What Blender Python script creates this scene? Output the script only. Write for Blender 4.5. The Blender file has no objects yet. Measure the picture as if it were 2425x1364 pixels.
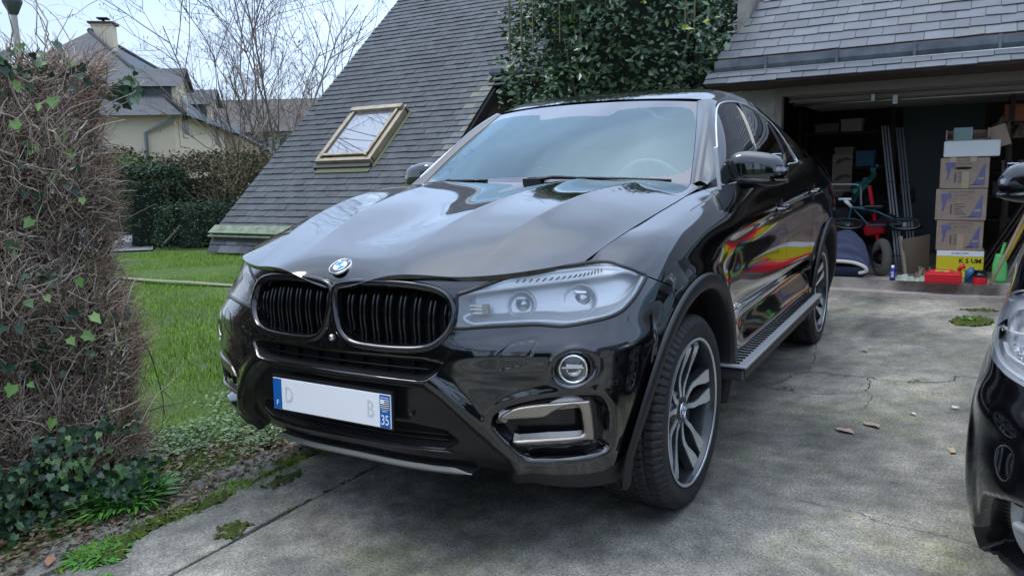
import bpy, bmesh, math, random
import numpy as np
from mathutils import Vector, Matrix
random.seed(7); rng = np.random.default_rng(7)
SC = bpy.context.scene; COL = SC.collection
R = math.radians

# ------------------------------------------------------------------ camera
cam_data = bpy.data.cameras.new('camera'); cam = bpy.data.objects.new('camera', cam_data); COL.objects.link(cam)
SC.camera = cam
cam_data.sensor_width = 36; cam_data.lens = 36*1824.1/2425; cam_data.clip_start = .05; cam_data.clip_end = 3000
cr = Vector((-.50167016, .86459456, -.02834263)); cu = Vector((-.14793071, -.0534616, .9875517)); cf = Vector((-.85231658, -.49961796, -.15472017))
cam.matrix_world = Matrix(((cr.x, cu.x, -cf.x, 2.7262), (cr.y, cu.y, -cf.y, 1.7829), (cr.z, cu.z, -cf.z, 1.2868), (0, 0, 0, 1)))

# ------------------------------------------------------------------ sky and sun (overcast winter day)
SUN_EL, SUN_AZ = R(62), R(300)
world = bpy.data.worlds.new('World'); SC.world = world; world.use_nodes = True
nt = world.node_tree; nt.nodes.clear(); N = nt.nodes.new; L = nt.links.new
wo = N('ShaderNodeOutputWorld'); bg = N('ShaderNodeBackground'); L(bg.outputs[0], wo.inputs[0])
sky = N('ShaderNodeTexSky'); sky.sky_type = 'NISHITA'; sky.sun_disc = False; sky.sun_elevation = SUN_EL; sky.sun_rotation = R(90)-SUN_AZ
sky.dust_density = 3; sky.air_density = 1.2
tc = N('ShaderNodeTexCoord'); sep = N('ShaderNodeSeparateXYZ'); L(tc.outputs['Generated'], sep.inputs[0])
el = N('ShaderNodeMapRange'); L(sep.outputs[2], el.inputs[0]); el.inputs[1].default_value = 0; el.inputs[2].default_value = 1
ramp = N('ShaderNodeValToRGB'); L(el.outputs[0], ramp.inputs[0])
e = ramp.color_ramp.elements; e[0].position = 0; e[0].color = (3.3, 4.1, 5.2, 1); e[1].position = 1; e[1].color = (12, 13.2, 15, 1)
for p_, c_ in ((.3, (2.75, 3.7, 5.3, 1)), (.5, (3.4, 4.4, 6.2, 1)), (.78, (4.2, 5.2, 7.0, 1))): m_ = ramp.color_ramp.elements.new(p_); m_.color = c_
mp = N('ShaderNodeMapping'); L(tc.outputs['Generated'], mp.inputs[0]); mp.inputs['Scale'].default_value = (1.3, 1.3, 3.2)
nz = N('ShaderNodeTexNoise'); L(mp.outputs[0], nz.inputs[0]); nz.inputs['Scale'].default_value = 2.6; nz.inputs['Detail'].default_value = 6; nz.inputs['Roughness'].default_value = .55
cl = N('ShaderNodeMapRange'); L(nz.outputs[0], cl.inputs[0]); cl.inputs[1].default_value = .35; cl.inputs[2].default_value = .7; cl.inputs[3].default_value = .9; cl.inputs[4].default_value = 1.12
mul = N('ShaderNodeVectorMath'); mul.operation = 'MULTIPLY'; L(ramp.outputs[0], mul.inputs[0]); L(cl.outputs[0], mul.inputs[1])
gd_ = N('ShaderNodeVectorMath'); gd_.operation = 'DOT_PRODUCT'; L(tc.outputs['Generated'], gd_.inputs[0]); gd_.inputs[1].default_value = (-.74, -.49, .46)   # glow added to the sky behind the house to brighten the bonnet's reflection
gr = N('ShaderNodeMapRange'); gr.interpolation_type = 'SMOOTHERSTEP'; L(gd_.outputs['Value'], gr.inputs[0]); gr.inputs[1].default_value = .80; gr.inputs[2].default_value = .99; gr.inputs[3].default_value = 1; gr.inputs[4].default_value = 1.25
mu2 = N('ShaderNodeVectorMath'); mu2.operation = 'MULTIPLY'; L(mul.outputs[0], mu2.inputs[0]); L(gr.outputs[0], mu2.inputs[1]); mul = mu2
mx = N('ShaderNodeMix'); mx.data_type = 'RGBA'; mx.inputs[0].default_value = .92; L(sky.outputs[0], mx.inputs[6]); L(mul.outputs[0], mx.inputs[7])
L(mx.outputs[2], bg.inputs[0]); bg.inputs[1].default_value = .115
sun_d = bpy.data.lights.new('sun', 'SUN'); sun = bpy.data.objects.new('sun', sun_d); COL.objects.link(sun)
sun_d.energy = .6; sun_d.angle = R(22); sun_d.color = (1, .995, .985)
sun.rotation_euler = Vector((math.cos(SUN_AZ)*math.cos(SUN_EL), math.sin(SUN_AZ)*math.cos(SUN_EL), math.sin(SUN_EL))).to_track_quat('Z', 'Y').to_euler()
SC.view_settings.view_transform = 'Standard'; SC.view_settings.look = 'None'; SC.view_settings.exposure = 1.1; SC.view_settings.gamma = 1

# ------------------------------------------------------------------ materials
MATS = {}
def mat(name, color=(.5, .5, .5), rough=.5, metal=0, coat=0, ior=1.5, **kw):
    if name in MATS: return MATS[name]
    m = bpy.data.materials.new(name); m.use_nodes = True; b = m.node_tree.nodes['Principled BSDF']
    b.inputs['Base Color'].default_value = (*color, 1); b.inputs['Roughness'].default_value = rough; b.inputs['Metallic'].default_value = metal
    b.inputs['IOR'].default_value = ior; b.inputs['Coat Weight'].default_value = coat; b.inputs['Coat Roughness'].default_value = .02
    for k, v in kw.items(): b.inputs[k.replace('_', ' ')].default_value = v
    MATS[name] = m; return m
class NT:
    """small helper to wire procedural nodes"""
    def __init__(s, m): s.t = m.node_tree; s.b = s.t.nodes['Principled BSDF']; s.out = s.t.nodes['Material Output']
    def n(s, ty, ins=None, **props):
        x = s.t.nodes.new('ShaderNode'+ty)
        for k, v in props.items(): setattr(x, k, v)
        for k, v in (ins or {}).items():
            if hasattr(v, 'links'): s.t.links.new(v, x.inputs[k])
            else: x.inputs[k].default_value = v
        return x
    def link(s, a, b): s.t.links.new(a, b)
    def noise(s, scale, detail=4, rough=.55, vec=None, dist=0):
        x = s.n('TexNoise', {'Scale': scale, 'Detail': detail, 'Roughness': rough, 'Distortion': dist})
        if vec is None: vec = s.coord()
        s.link(vec, x.inputs['Vector']); return x.outputs[0]
    def coord(s, kind='Object'):
        if not hasattr(s, '_c'): s._c = s.t.nodes.new('ShaderNodeTexCoord')
        return s._c.outputs[kind]
    def ramp(s, fac, stops, interp='LINEAR'):
        x = s.t.nodes.new('ShaderNodeValToRGB'); s.link(fac, x.inputs[0]); cr_ = x.color_ramp; cr_.interpolation = interp
        while len(cr_.elements) < len(stops): cr_.elements.new(.5)
        for el_, (p, c) in zip(cr_.elements, stops):
            el_.position = p; el_.color = (*c, 1) if len(c) == 3 else c
        return x.outputs[0]
    def mixc(s, f, a, b, mode='MIX'):
        x = s.t.nodes.new('ShaderNodeMix'); x.data_type = 'RGBA'; x.blend_type = mode
        for i, v in ((0, f), (6, a), (7, b)):
            if hasattr(v, 'links'): s.link(v, x.inputs[i])
            else: x.inputs[i].default_value = v if i == 0 else ((*v, 1) if len(v) == 3 else v)
        return x.outputs[2]
    def math(s, op, a, b=0, c=0, clamp=False):
        x = s.t.nodes.new('ShaderNodeMath'); x.operation = op; x.use_clamp = clamp
        for i, v in enumerate((a, b, c)):
            if hasattr(v, 'links'): s.link(v, x.inputs[i])
            else: x.inputs[i].default_value = v
        return x.outputs[0]
    def bump(s, h, strength=.5, dist=.01):
        x = s.n('Bump', {'Height': h, 'Strength': strength, 'Distance': dist}); s.link(x.outputs[0], s.b.inputs['Normal']); return x

PAINT = mat('black_gloss_paint', (.0035, .0036, .0045), .06, 0, 1, 1.5, Coat_IOR=1.62)
PLASTIC = mat('matte_black_plastic', (.010, .010, .012), .45)
SATIN = mat('satin_black_plastic', (.008, .008, .009), .22)
GLOSSK = mat('gloss_black_plastic', (.003, .003, .004), .04, 0, .8)
DARKIN = mat('dark_void', (.003, .003, .003), .9)
CHROME = mat('chrome', (.82, .83, .85), .08, 1)
ALU = mat('brushed_aluminium', (.66, .67, .68), .36, .6)
BRONZE = mat('satin_bronze_trim', (.36, .32, .285), .3, .85)
RIMFACE = mat('machined_wheel_face', (.70, .73, .77), .25, .7)
RIMDARK = mat('dark_wheel_paint', (.035, .037, .042), .3, .3, .6)
STEEL = mat('brake_steel', (.3, .29, .28), .35, 1)
WHITEP = mat('white_plate', (.93, .94, .95), .35)
BLUEP = mat('plate_blue', (.012, .12, .42), .35)
NAVYP = mat('plate_navy', (.02, .03, .12), .4)
BLACKINK = mat('black_ink', (.01, .01, .01), .5)
LED = mat('lamp_light_guide', (.93, .95, .97), .15)
LAMPIN = mat('lamp_housing_silver', (.76, .77, .78), .30, .35)
LAMPDK = mat('lamp_housing_dark', (.03, .032, .036), .3)
RUBBER = mat('tyre_rubber', (.016, .016, .017), .62)
nr = NT(RUBBER); nr.link(nr.ramp(nr.noise(9), [(.3, (.012, .012, .013)), (.7, (.026, .025, .025))]), nr.b.inputs['Base Color'])
pn = NT(PAINT)   # faint dust so that the paint is not perfectly even
dr = pn.ramp(pn.noise(3.2, 6), [(.35, (.02, .02, .02)), (.8, (.075, .075, .075))]); pn.link(dr, pn.b.inputs['Coat Roughness'])

def thin_glass(name, tint=(.5, .55, .55), ior=1.5, refl_tint=(1, 1, 1), base=0.0):
    """thin sheet of glass: fresnel reflection over a tinted see-through layer"""
    m = bpy.data.materials.new(name); m.use_nodes = True; t = m.node_tree; t.nodes.clear()
    o = t.nodes.new('ShaderNodeOutputMaterial'); mx_ = t.nodes.new('ShaderNodeMixShader'); tr = t.nodes.new('ShaderNodeBsdfTransparent')
    gl = t.nodes.new('ShaderNodeBsdfGlossy'); fr = t.nodes.new('ShaderNodeFresnel'); ad = t.nodes.new('ShaderNodeMath')
    tr.inputs[0].default_value = (*tint, 1); gl.inputs[0].default_value = (*refl_tint, 1); gl.inputs['Roughness'].default_value = .012
    fr.inputs[0].default_value = ior; ad.operation = 'ADD'; ad.use_clamp = True; ad.inputs[1].default_value = base
    t.links.new(fr.outputs[0], ad.inputs[0]); t.links.new(ad.outputs[0], mx_.inputs[0]); t.links.new(tr.outputs[0], mx_.inputs[1]); t.links.new(gl.outputs[0], mx_.inputs[2]); t.links.new(mx_.outputs[0], o.inputs[0])
    m.use_backface_culling = False
    return m
WSGLASS = thin_glass('windscreen_glass', (.55, .62, .64), 1.8, (.70, .90, .96), .07)
WSFRIT = mat('windscreen_frit', (.025, .022, .035), .03, 0, 1, 1.55, Coat_IOR=1.7)
SIDEGLASS = thin_glass('side_glass', (.16, .18, .18), 1.7, (1, 1, 1), .02)
LENS = thin_glass('lamp_lens', (.97, .98, .99), 1.5, (1, 1, 1), .03)

# ------------------------------------------------------------------ object helpers
def tag(o, label=None, cat=None, group=None, kind=None):
    for k, v in (('label', label), ('category', cat), ('group', group), ('kind', kind)):
        if v: o[k] = v
    return o
def empty(name, loc=(0, 0, 0), rz=0):
    o = bpy.data.objects.new(name, None); o.location = loc; o.rotation_euler.z = rz; o.empty_display_size = .2; COL.objects.link(o); return o
def link(name, me, mats, parent=None):
    o = bpy.data.objects.new(name, me); COL.objects.link(o)
    for m in (mats if isinstance(mats, (list, tuple)) else [mats]): me.materials.append(m)
    if parent: o.parent = parent
    return o
def copy_tree(o, parent=None):
    c = o.copy(); COL.objects.link(c); c.parent = parent
    for ch in [x for x in bpy.data.objects if x.parent == o]: copy_tree(ch, c)
    return c

class MB:
    """collects simple shapes into one mesh"""
    def __init__(s): s.v = []; s.f = []; s.m = []; s.s = []
    def add(s, vs, fs, mi=0, smooth=False):
        k = len(s.v); s.v += [tuple(map(float, p)) for p in vs]; s.f += [tuple(k+i for i in f) for f in fs]; s.m += [mi]*len(fs); s.s += [smooth]*len(fs); return s
    def box(s, c, d, rot=None, mi=0, top=None):
        """box centre c, size d; top=(sx,sy) scales the top face"""
        hx, hy, hz = d[0]/2, d[1]/2, d[2]/2; tx, ty = top or (1, 1)
        P = [(-hx, -hy, -hz), (hx, -hy, -hz), (hx, hy, -hz), (-hx, hy, -hz), (-hx*tx, -hy*ty, hz), (hx*tx, -hy*ty, hz), (hx*tx, hy*ty, hz), (-hx*tx, hy*ty, hz)]
        M = rot if rot is not None else Matrix()
        P = [Vector(c)+(M.to_3x3() @ Vector(p)) for p in P]
        return s.add(P, [(3, 2, 1, 0), (4, 5, 6, 7), (0, 1, 5, 4), (1, 2, 6, 5), (2, 3, 7, 6), (3, 0, 4, 7)], mi)
    def bbox(s, x0, x1, y0, y1, z0, z1, mi=0): return s.box(((x0+x1)/2, (y0+y1)/2, (z0+z1)/2), (x1-x0, y1-y0, z1-z0), mi=mi)
    def bar(s, a, b, w, h=None, mi=0, up=(0, 0, 1)):
        a, b = Vector(a), Vector(b); d = b-a; q = d.to_track_quat('Y', 'Z') if abs(d.normalized().z) < .99 else d.to_track_quat('Y', 'X')
        return s.box((a+b)/2, (w, d.length, h or w), q.to_matrix(), mi)
    def tube(s, pts, r, n=8, mi=0, closed=False, cap=True, flat=None):
        pts = [Vector(p) for p in pts]; m = len(pts); rr = r if isinstance(r, (list, tuple)) else [r]*m
        vs = []; ref = None
        for i, p in enumerate(pts):
            a = pts[(i-1) % m] if (closed or i) else p; b = pts[(i+1) % m] if (closed or i < m-1) else p
            t = (b-a).normalized() if (b-a).length > 1e-9 else Vector((0, 0, 1))
            if ref is None: ref = t.orthogonal().normalized()
            ref = (ref-t*ref.dot(t)); ref = ref.normalized() if ref.length > 1e-6 else t.orthogonal().normalized()
            bi = t.cross(ref)
            for k in range(n):
                an = 2*math.pi*k/n; vs.append(p+ref*math.cos(an)*rr[i]+bi*math.sin(an)*rr[i])
        fs = []
        for i in range(m if closed else m-1):
            j = (i+1) % m
            for k in range(n): fs.append((i*n+k, i*n+(k+1) % n, j*n+(k+1) % n, j*n+k))
        s.add(vs, fs, mi, True)
        if cap and not closed:
            k0 = len(s.v)-len(vs); s.f += [tuple(k0+i for i in range(n-1, -1, -1)), tuple(k0+(m-1)*n+i for i in range(n))]; s.m += [mi]*2; s.s += [False]*2
        return s
    def lathe(s, prof, c=(0, 0, 0), axis='z', n=32, mi=0, smooth=True, a0=0, a1=2*math.pi):
        """prof: list of (radius, height)"""
        vs = []; full = abs(a1-a0-2*math.pi) < 1e-6; nn = n if full else n+1
        for r_, h in prof:
            for k in range(nn):
                an = a0+(a1-a0)*k/n; x, y = r_*math.cos(an), r_*math.sin(an)
                p = {'z': (x, y, h), 'y': (x, h, y), 'x': (h, x, y)}[axis]; vs.append((c[0]+p[0], c[1]+p[1], c[2]+p[2]))
        fs = []
        for i in range(len(prof)-1):
            for k in range(n):
                k2 = (k+1) % nn; fs.append((i*nn+k, i*nn+k2, (i+1)*nn+k2, (i+1)*nn+k))
        return s.add(vs, fs, mi, smooth)
    def build(s, name, mats, parent=None, bevel=0, recalc=True, loc=None):
        me = bpy.data.meshes.new(name); vs = s.v
        if loc is not None: vs = [(x-loc[0], y-loc[1], z-loc[2]) for x, y, z in vs]
        me.from_pydata(vs, [], s.f); me.update()
        me.polygons.foreach_set('material_index', s.m); me.polygons.foreach_set('use_smooth', s.s)
        if recalc:
            bm = bmesh.new(); bm.from_mesh(me); bmesh.ops.recalc_face_normals(bm, faces=bm.faces); bm.to_mesh(me); bm.free()
        o = link(name, me, mats, parent)
        if loc is not None: o.location = loc
        if bevel:
            b = o.modifiers.new('bevel', 'BEVEL'); b.width = bevel; b.segments = 2; b.limit_method = 'ANGLE'; b.angle_limit = R(40)
        return o

def sdf(P, poly):
    """signed distance (negative inside) of points P[n,2] to a closed polygon"""
    P = np.asarray(P, float); V = np.asarray(poly, float); d = np.full(len(P), 1e9); ins = np.zeros(len(P), bool)
    for i in range(len(V)):
        a = V[i-1]; b = V[i]; e = b-a; w = P-a; t = np.clip((w@e)/(e@e+1e-12), 0, 1); q = w-t[:, None]*e; d = np.minimum(d, (q*q).sum(1))
        c = ((a[1] <= P[:, 1]) != (b[1] <= P[:, 1])); xx = a[0]+(P[:, 1]-a[1])*e[0]/(e[1] if abs(e[1]) > 1e-12 else 1e-12)
        ins ^= c & (P[:, 0] < xx)
    d = np.sqrt(d); return np.where(ins, -d, d)
def smooth_poly(pts, n=6, closed=True):
    """Catmull-Rom resampling"""
    P = np.array(pts, float); m = len(P); out = []
    for i in range(m if closed else m-1):
        p0, p1, p2, p3 = (P[(i-1) % m] if closed or i else P[0]), P[i], P[(i+1) % m], (P[(i+2) % m] if closed or i < m-2 else P[-1])
        for k in range(n):
            t = k/n; out.append(.5*((2*p1)+(-p0+p2)*t+(2*p0-5*p1+4*p2-p3)*t*t+(-p0+3*p1-3*p2+p3)*t**3))
    if not closed: out.append(P[-1])
    return np.array(out)
def sstep(x, a, b):
    t = np.clip((x-a)/(b-a), 0, 1); return t*t*(3-2*t)

class Tri:
    """triangle soup on a surface: parameters uv, positions p, normals n"""
    def __init__(s, uv, p, n, t): s.uv, s.p, s.n, s.t = uv, p, n, t
    def cut(s, f, keep=None):
        """splits along f=0 and returns the part with f>0 and the part with f<0"""
        return s._half(f), s._half(-f)
    def _half(s, f):
        f = np.where(np.abs(f) < 1e-7, 1e-7, f); pos = f > 0; cnt = pos[s.t].sum(1)
        tris = [s.t[cnt == 3]]; att = np.concatenate([s.uv, s.p, s.n], 1); new = []; key = {}; base = len(att)
        def mid(a, b):
            k = (a, b) if a < b else (b, a)
            if k not in key:
                w = f[k[0]]/(f[k[0]]-f[k[1]]); key[k] = base+len(new); new.append(att[k[0]]*(1-w)+att[k[1]]*w)
            return key[k]
        extra = []
        for t in s.t[(cnt == 1) | (cnt == 2)]:
            a, b, c = (int(x) for x in t); pa, pb, pc = bool(pos[a]), bool(pos[b]), bool(pos[c])
            if pa+pb+pc == 1:
                if pb: a, b, c = b, c, a
                elif pc: a, b, c = c, a, b
                extra.append((a, mid(a, b), mid(a, c)))
            else:
                if not pb: a, b, c = b, c, a
                elif not pc: a, b, c = c, a, b
                m1, m2 = mid(a, b), mid(a, c); extra += [(m1, b, c), (m1, c, m2)]
        if extra: tris.append(np.array(extra))
        T = np.concatenate(tris) if tris else np.zeros((0, 3), int); A = np.concatenate([att, np.array(new)]) if new else att
        used, inv = np.unique(T, return_inverse=True); A = A[used]
        return Tri(A[:, :2], A[:, 2:5], A[:, 5:8], inv.reshape(-1, 3))
    def inside(s, poly, gap=0): return s._half(-(sdf(s.uv, poly)+gap))
    def outside(s, poly, gap=0): return s._half(sdf(s.uv, poly)-gap)
    def mirrored(s): return Tri(s.uv*[1, 1], s.p*[1, -1, 1], s.n*[1, -1, 1], s.t[:, ::-1])
    def join(s, o): k = len(s.uv); return Tri(np.concatenate([s.uv, o.uv]), np.concatenate([s.p, o.p]), np.concatenate([s.n, o.n]), np.concatenate([s.t, o.t+k]))
    def renorm(s):
        fn = np.cross(s.p[s.t[:, 1]]-s.p[s.t[:, 0]], s.p[s.t[:, 2]]-s.p[s.t[:, 0]]); n = np.zeros_like(s.p)
        for k in range(3): np.add.at(n, s.t[:, k], fn)
        n *= np.sign((n*s.n).sum(1))[:, None]; n /= np.linalg.norm(n, axis=1)[:, None]+1e-12; return Tri(s.uv, s.p, n, s.t)
    def offset(s, d): return Tri(s.uv, s.p+s.n*d, s.n, s.t)
    def build(s, name, mats, parent, flange=.012, midplane=True):
        p, n, t = s.p, s.n/np.linalg.norm(s.n, axis=1)[:, None], s.t
        if flange and len(t):
            e = np.concatenate([t[:, [0, 1]], t[:, [1, 2]], t[:, [2, 0]]]); k = np.sort(e, 1); kk = k[:, 0].astype(np.int64)*len(p)+k[:, 1]
            u_, idx, c_ = np.unique(kk, return_index=True, return_counts=True); be = e[idx[c_ == 1]]
            if midplane: be = be[~((np.abs(p[be[:, 0], 1]) < 1e-3) & (np.abs(p[be[:, 1], 1]) < 1e-3))]
            a, b = be[:, 0], be[:, 1]; m = len(a); k0 = len(p)
            pin = np.concatenate([p[a], p[b], p[b]-n[b]*flange, p[a]-n[a]*flange]); tang = p[b]-p[a]; sn = np.cross(tang, n[a]); sn /= np.linalg.norm(sn, axis=1)[:, None]+1e-9
            i = np.arange(m)+k0; ft = np.concatenate([np.stack([i, i+3*m, i+2*m], 1), np.stack([i, i+2*m, i+m], 1)])
            p = np.concatenate([p, pin]); n = np.concatenate([n, sn, sn, sn, sn]); t = np.concatenate([t, ft])
        me = bpy.data.meshes.new(name); me.vertices.add(len(p)); me.vertices.foreach_set('co', p.astype(np.float32).ravel())
        me.loops.add(len(t)*3); me.loops.foreach_set('vertex_index', t.astype(np.int32).ravel()); me.polygons.add(len(t)); me.polygons.foreach_set('loop_start', np.arange(0, len(t)*3, 3, dtype=np.int32))
        me.update(calc_edges=True); me.polygons.foreach_set('use_smooth', np.ones(len(t), bool)); me.validate()
        if len(me.vertices) == len(n): me.normals_split_custom_set_from_vertices(n.tolist())
        return link(name, me, mats, parent)

def spline_matrix(xi, xs):
    """rows: weights of the knots for a natural cubic spline evaluated at xs"""
    xi = np.asarray(xi, float); xs = np.asarray(xs, float); n = len(xi); h = np.diff(xi)
    A = np.zeros((n, n)); B = np.zeros((n, n)); A[0, 0] = A[-1, -1] = 1
    for i in range(1, n-1):
        A[i, i-1] = h[i-1]; A[i, i] = 2*(h[i-1]+h[i]); A[i, i+1] = h[i]
        B[i, i-1] = 6/h[i-1]; B[i, i+1] = 6/h[i]; B[i, i] = -6/h[i-1]-6/h[i]
    M = np.linalg.solve(A, B)
    k = np.clip(np.searchsorted(xi, xs)-1, 0, n-2)
    t = xs-xi[k]; hk = h[k]; a = (hk-t)/hk; b = t/hk
    E = np.zeros((len(xs), n)); r = np.arange(len(xs))
    E[r, k] += a; E[r, k+1] += b
    E += ((a**3-a)*hk**2/6)[:, None]*M[k] + ((b**3-b)*hk**2/6)[:, None]*M[k+1]
    return E

class Surf:
    """bicubic surface through a grid of points G[row][col]; u runs over columns, v over rows"""
    def __init__(self, G, mirror=False):
        G = np.array(G, float)
        if mirror:
            m = G[:, 1:3][:, ::-1]*np.array([1, -1, 1]); G = np.concatenate([m, G], 1)
        self.G = G
        du = np.linalg.norm(np.diff(G, axis=1), axis=2).mean(0); dv = np.linalg.norm(np.diff(G, axis=0), axis=2).mean(1)
        self.u = np.concatenate([[0], np.cumsum(du)]); self.v = np.concatenate([[0], np.cumsum(dv)])
        if mirror: self.u -= self.u[2]
    def grid(self, us, vs):
        Eu = spline_matrix(self.u, us); Ev = spline_matrix(self.v, vs)
        return np.einsum('ia,abk,jb->ijk', Ev, self.G, Eu)      # [v][u][3]
    def at(self, uv):
        uv = np.atleast_2d(np.array(uv, float))
        Eu = spline_matrix(self.u, uv[:, 0]); Ev = spline_matrix(self.v, uv[:, 1])
        return np.einsum('ia,abk,ib->ik', Ev, self.G, Eu)

def col(x, ys, zs): return [(x, y, z) for y, z in zip(ys, zs)]
ZS = (.26, .36, .48, .60, .73)
BODY_COLS = [
 [(.775,0,.30),(.85,0,.37),(.885,0,.48),(.888,0,.60),(.878,0,.70),(.870,0,.80),(.860,0,.87),(.852,0,.91),(.84,0,.94)],
 [(.775,.2,.30),(.848,.2,.37),(.88,.2,.48),(.882,.2,.60),(.872,.2,.70),(.862,.2,.80),(.852,.2,.87),(.843,.2,.92),(.828,.2,.952)],
 [(.745,.41,.30),(.81,.42,.37),(.845,.425,.48),(.848,.43,.60),(.838,.43,.70),(.815,.43,.80),(.795,.43,.87),(.78,.43,.92),(.765,.42,.955)],
 [(.69,.59,.29),(.745,.61,.37),(.775,.62,.48),(.78,.625,.60),(.765,.63,.70),(.735,.63,.80),(.705,.625,.87),(.685,.62,.925),(.665,.61,.966)],
 [(.635,.745,.275),(.68,.775,.37),(.695,.785,.48),(.695,.785,.60),(.68,.785,.70),(.645,.775,.80),(.60,.765,.87),(.565,.765,.93),(.521,.759,.984)],
 [(.53,.84,.265),(.57,.865,.37),(.585,.875,.48),(.59,.89,.60),(.575,.89,.70),(.54,.88,.80),(.50,.865,.88),(.475,.83,.95),(.44,.768,1.006)],
 [(.40,.87,.26),(.43,.90,.37),(.46,.925,.48),(.47,.935,.60),(.455,.938,.70),(.43,.93,.80),(.40,.91,.89),(.365,.86,.98),(.33,.781,1.036)],
 [(.2,.91,.26),(.22,.945,.37),(.22,.96,.48),(.22,.968,.60),(.22,.972,.71),(.21,.968,.82),(.19,.95,.92),(.17,.89,1.03),(.15,.791,1.068)],
 [(0,.93,.26),(0,.965,.37),(0,.975,.48),(0,.982,.60),(0,.986,.72),(-.01,.983,.83),(-.01,.968,.94),(-.02,.905,1.055),(-.03,.80,1.098)],
 col(-.42,(.92,.955,.965,.97,.972,.972,.965,.92,.81),ZS+(.86,.98,1.10,1.155)),
 col(-.62,(.92,.955,.962,.966,.968,.970,.963,.93,.84),ZS+(.87,1.0,1.11,1.175)),
 col(-.9,(.92,.955,.960,.963,.965,.968,.966,.935,.885),ZS+(.88,1.01,1.13,1.19)),
 col(-1.5,(.92,.955,.960,.963,.965,.970,.970,.94,.895),ZS+(.89,1.03,1.15,1.225)),
 col(-2.2,(.92,.955,.962,.968,.975,.982,.982,.94,.89),ZS+(.90,1.05,1.19,1.275)),
 col(-2.93,(.93,.965,.98,.988,.995,.998,.99,.94,.875),ZS+(.90,1.06,1.20,1.30)),
 col(-3.4,(.90,.94,.965,.97,.975,.97,.955,.90,.84),ZS+(.90,1.06,1.20,1.29)),
 [(-3.7,.84,.30),(-3.78,.86,.38),(-3.84,.87,.48),(-3.86,.87,.60),(-3.84,.87,.74),(-3.83,.86,.89),(-3.80,.83,1.04),(-3.76,.79,1.16),(-3.70,.74,1.24)],
 [(-3.85,.45,.32),(-3.93,.45,.38),(-4.0,.45,.48),(-4.01,.45,.60),(-3.99,.45,.74),(-3.97,.45,.89),(-3.94,.45,1.04),(-3.9,.45,1.15),(-3.86,.45,1.22)],
 [(-3.88,0,.32),(-3.96,0,.38),(-4.02,0,.48),(-4.03,0,.60),(-4.01,0,.74),(-3.99,0,.89),(-3.96,0,1.04),(-3.92,0,1.15),(-3.88,0,1.22)],
]
BODY = Surf([[c[j] for c in BODY_COLS] for j in range(9)], mirror=True)
HOOD = Surf([
 [(.858,0,.906),(.852,.22,.955),(.787,.42,.955),(.69,.618,.966),(.521,.759,.986)],
 [(.81,0,.973),(.79,.2,.992),(.70,.42,.998),(.60,.60,1.003),(.45,.768,1.006)],
 [(.60,0,1.05),(.58,.2,1.068),(.52,.42,1.072),(.43,.62,1.062),(.30,.783,1.043)],
 [(.25,0,1.132),(.24,.2,1.150),(.2,.42,1.156),(.13,.62,1.143),(.02,.798,1.093)],
 [(-.12,0,1.185),(-.13,.2,1.20),(-.17,.42,1.206),(-.22,.62,1.19),(-.30,.806,1.142)],
 [(-.43,0,1.215),(-.44,.2,1.22),(-.48,.42,1.222),(-.54,.62,1.21),(-.62,.80,1.183)],
], mirror=True)
WS = Surf([
 [(-.44,0,1.205),(-.46,.25,1.202),(-.53,.52,1.195),(-.64,.765,1.185)],
 [(-.80,0,1.430),(-.815,.24,1.427),(-.86,.49,1.415),(-.94,.69,1.395)],
 [(-1.16,0,1.613),(-1.17,.22,1.611),(-1.205,.43,1.603),(-1.25,.60,1.590)],
], mirror=True)

def _green():
    B = [(-.56,.80,1.17),(-.85,.875,1.187),(-1.3,.893,1.212),(-1.8,.893,1.245),(-2.3,.888,1.28),(-2.8,.875,1.285),(-3.25,.845,1.275)]
    T = [(-.66,.785,1.20),(-.97,.725,1.425),(-1.30,.672,1.588),(-1.8,.66,1.642),(-2.35,.66,1.592),(-2.85,.675,1.49),(-3.35,.70,1.34)]
    B = np.array(B); T = np.array(T); rows = []
    for f, bu in ((0, 0), (.33, .022), (.67, .024), (1, 0)):
        r = B*(1-f)+T*f; r[:, 1] += bu; rows.append(r)
    return np.array(rows)
GREEN = Surf(_green())
ROOF = Surf([
 [(-1.175,0,1.622),(-1.185,.22,1.620),(-1.22,.43,1.612),(-1.265,.60,1.60),(-1.30,.672,1.588)],
 [(-1.35,0,1.670),(-1.36,.25,1.667),(-1.38,.46,1.657),(-1.42,.60,1.637),(-1.5,.667,1.615)],
 [(-1.8,0,1.708),(-1.8,.25,1.705),(-1.8,.46,1.692),(-1.8,.60,1.670),(-1.8,.66,1.642)],
 [(-2.35,0,1.698),(-2.35,.25,1.694),(-2.35,.46,1.668),(-2.35,.60,1.628),(-2.35,.66,1.592)],
 [(-2.85,0,1.638),(-2.85,.25,1.632),(-2.85,.46,1.595),(-2.85,.60,1.54),(-2.85,.675,1.49)],
 [(-3.35,0,1.52),(-3.35,.25,1.512),(-3.35,.46,1.46),(-3.35,.62,1.40),(-3.35,.70,1.34)],
 [(-3.86,0,1.235),(-3.86,.25,1.23),(-3.84,.46,1.225),(-3.75,.66,1.24),(-3.68,.75,1.25)],
], mirror=True)

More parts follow.
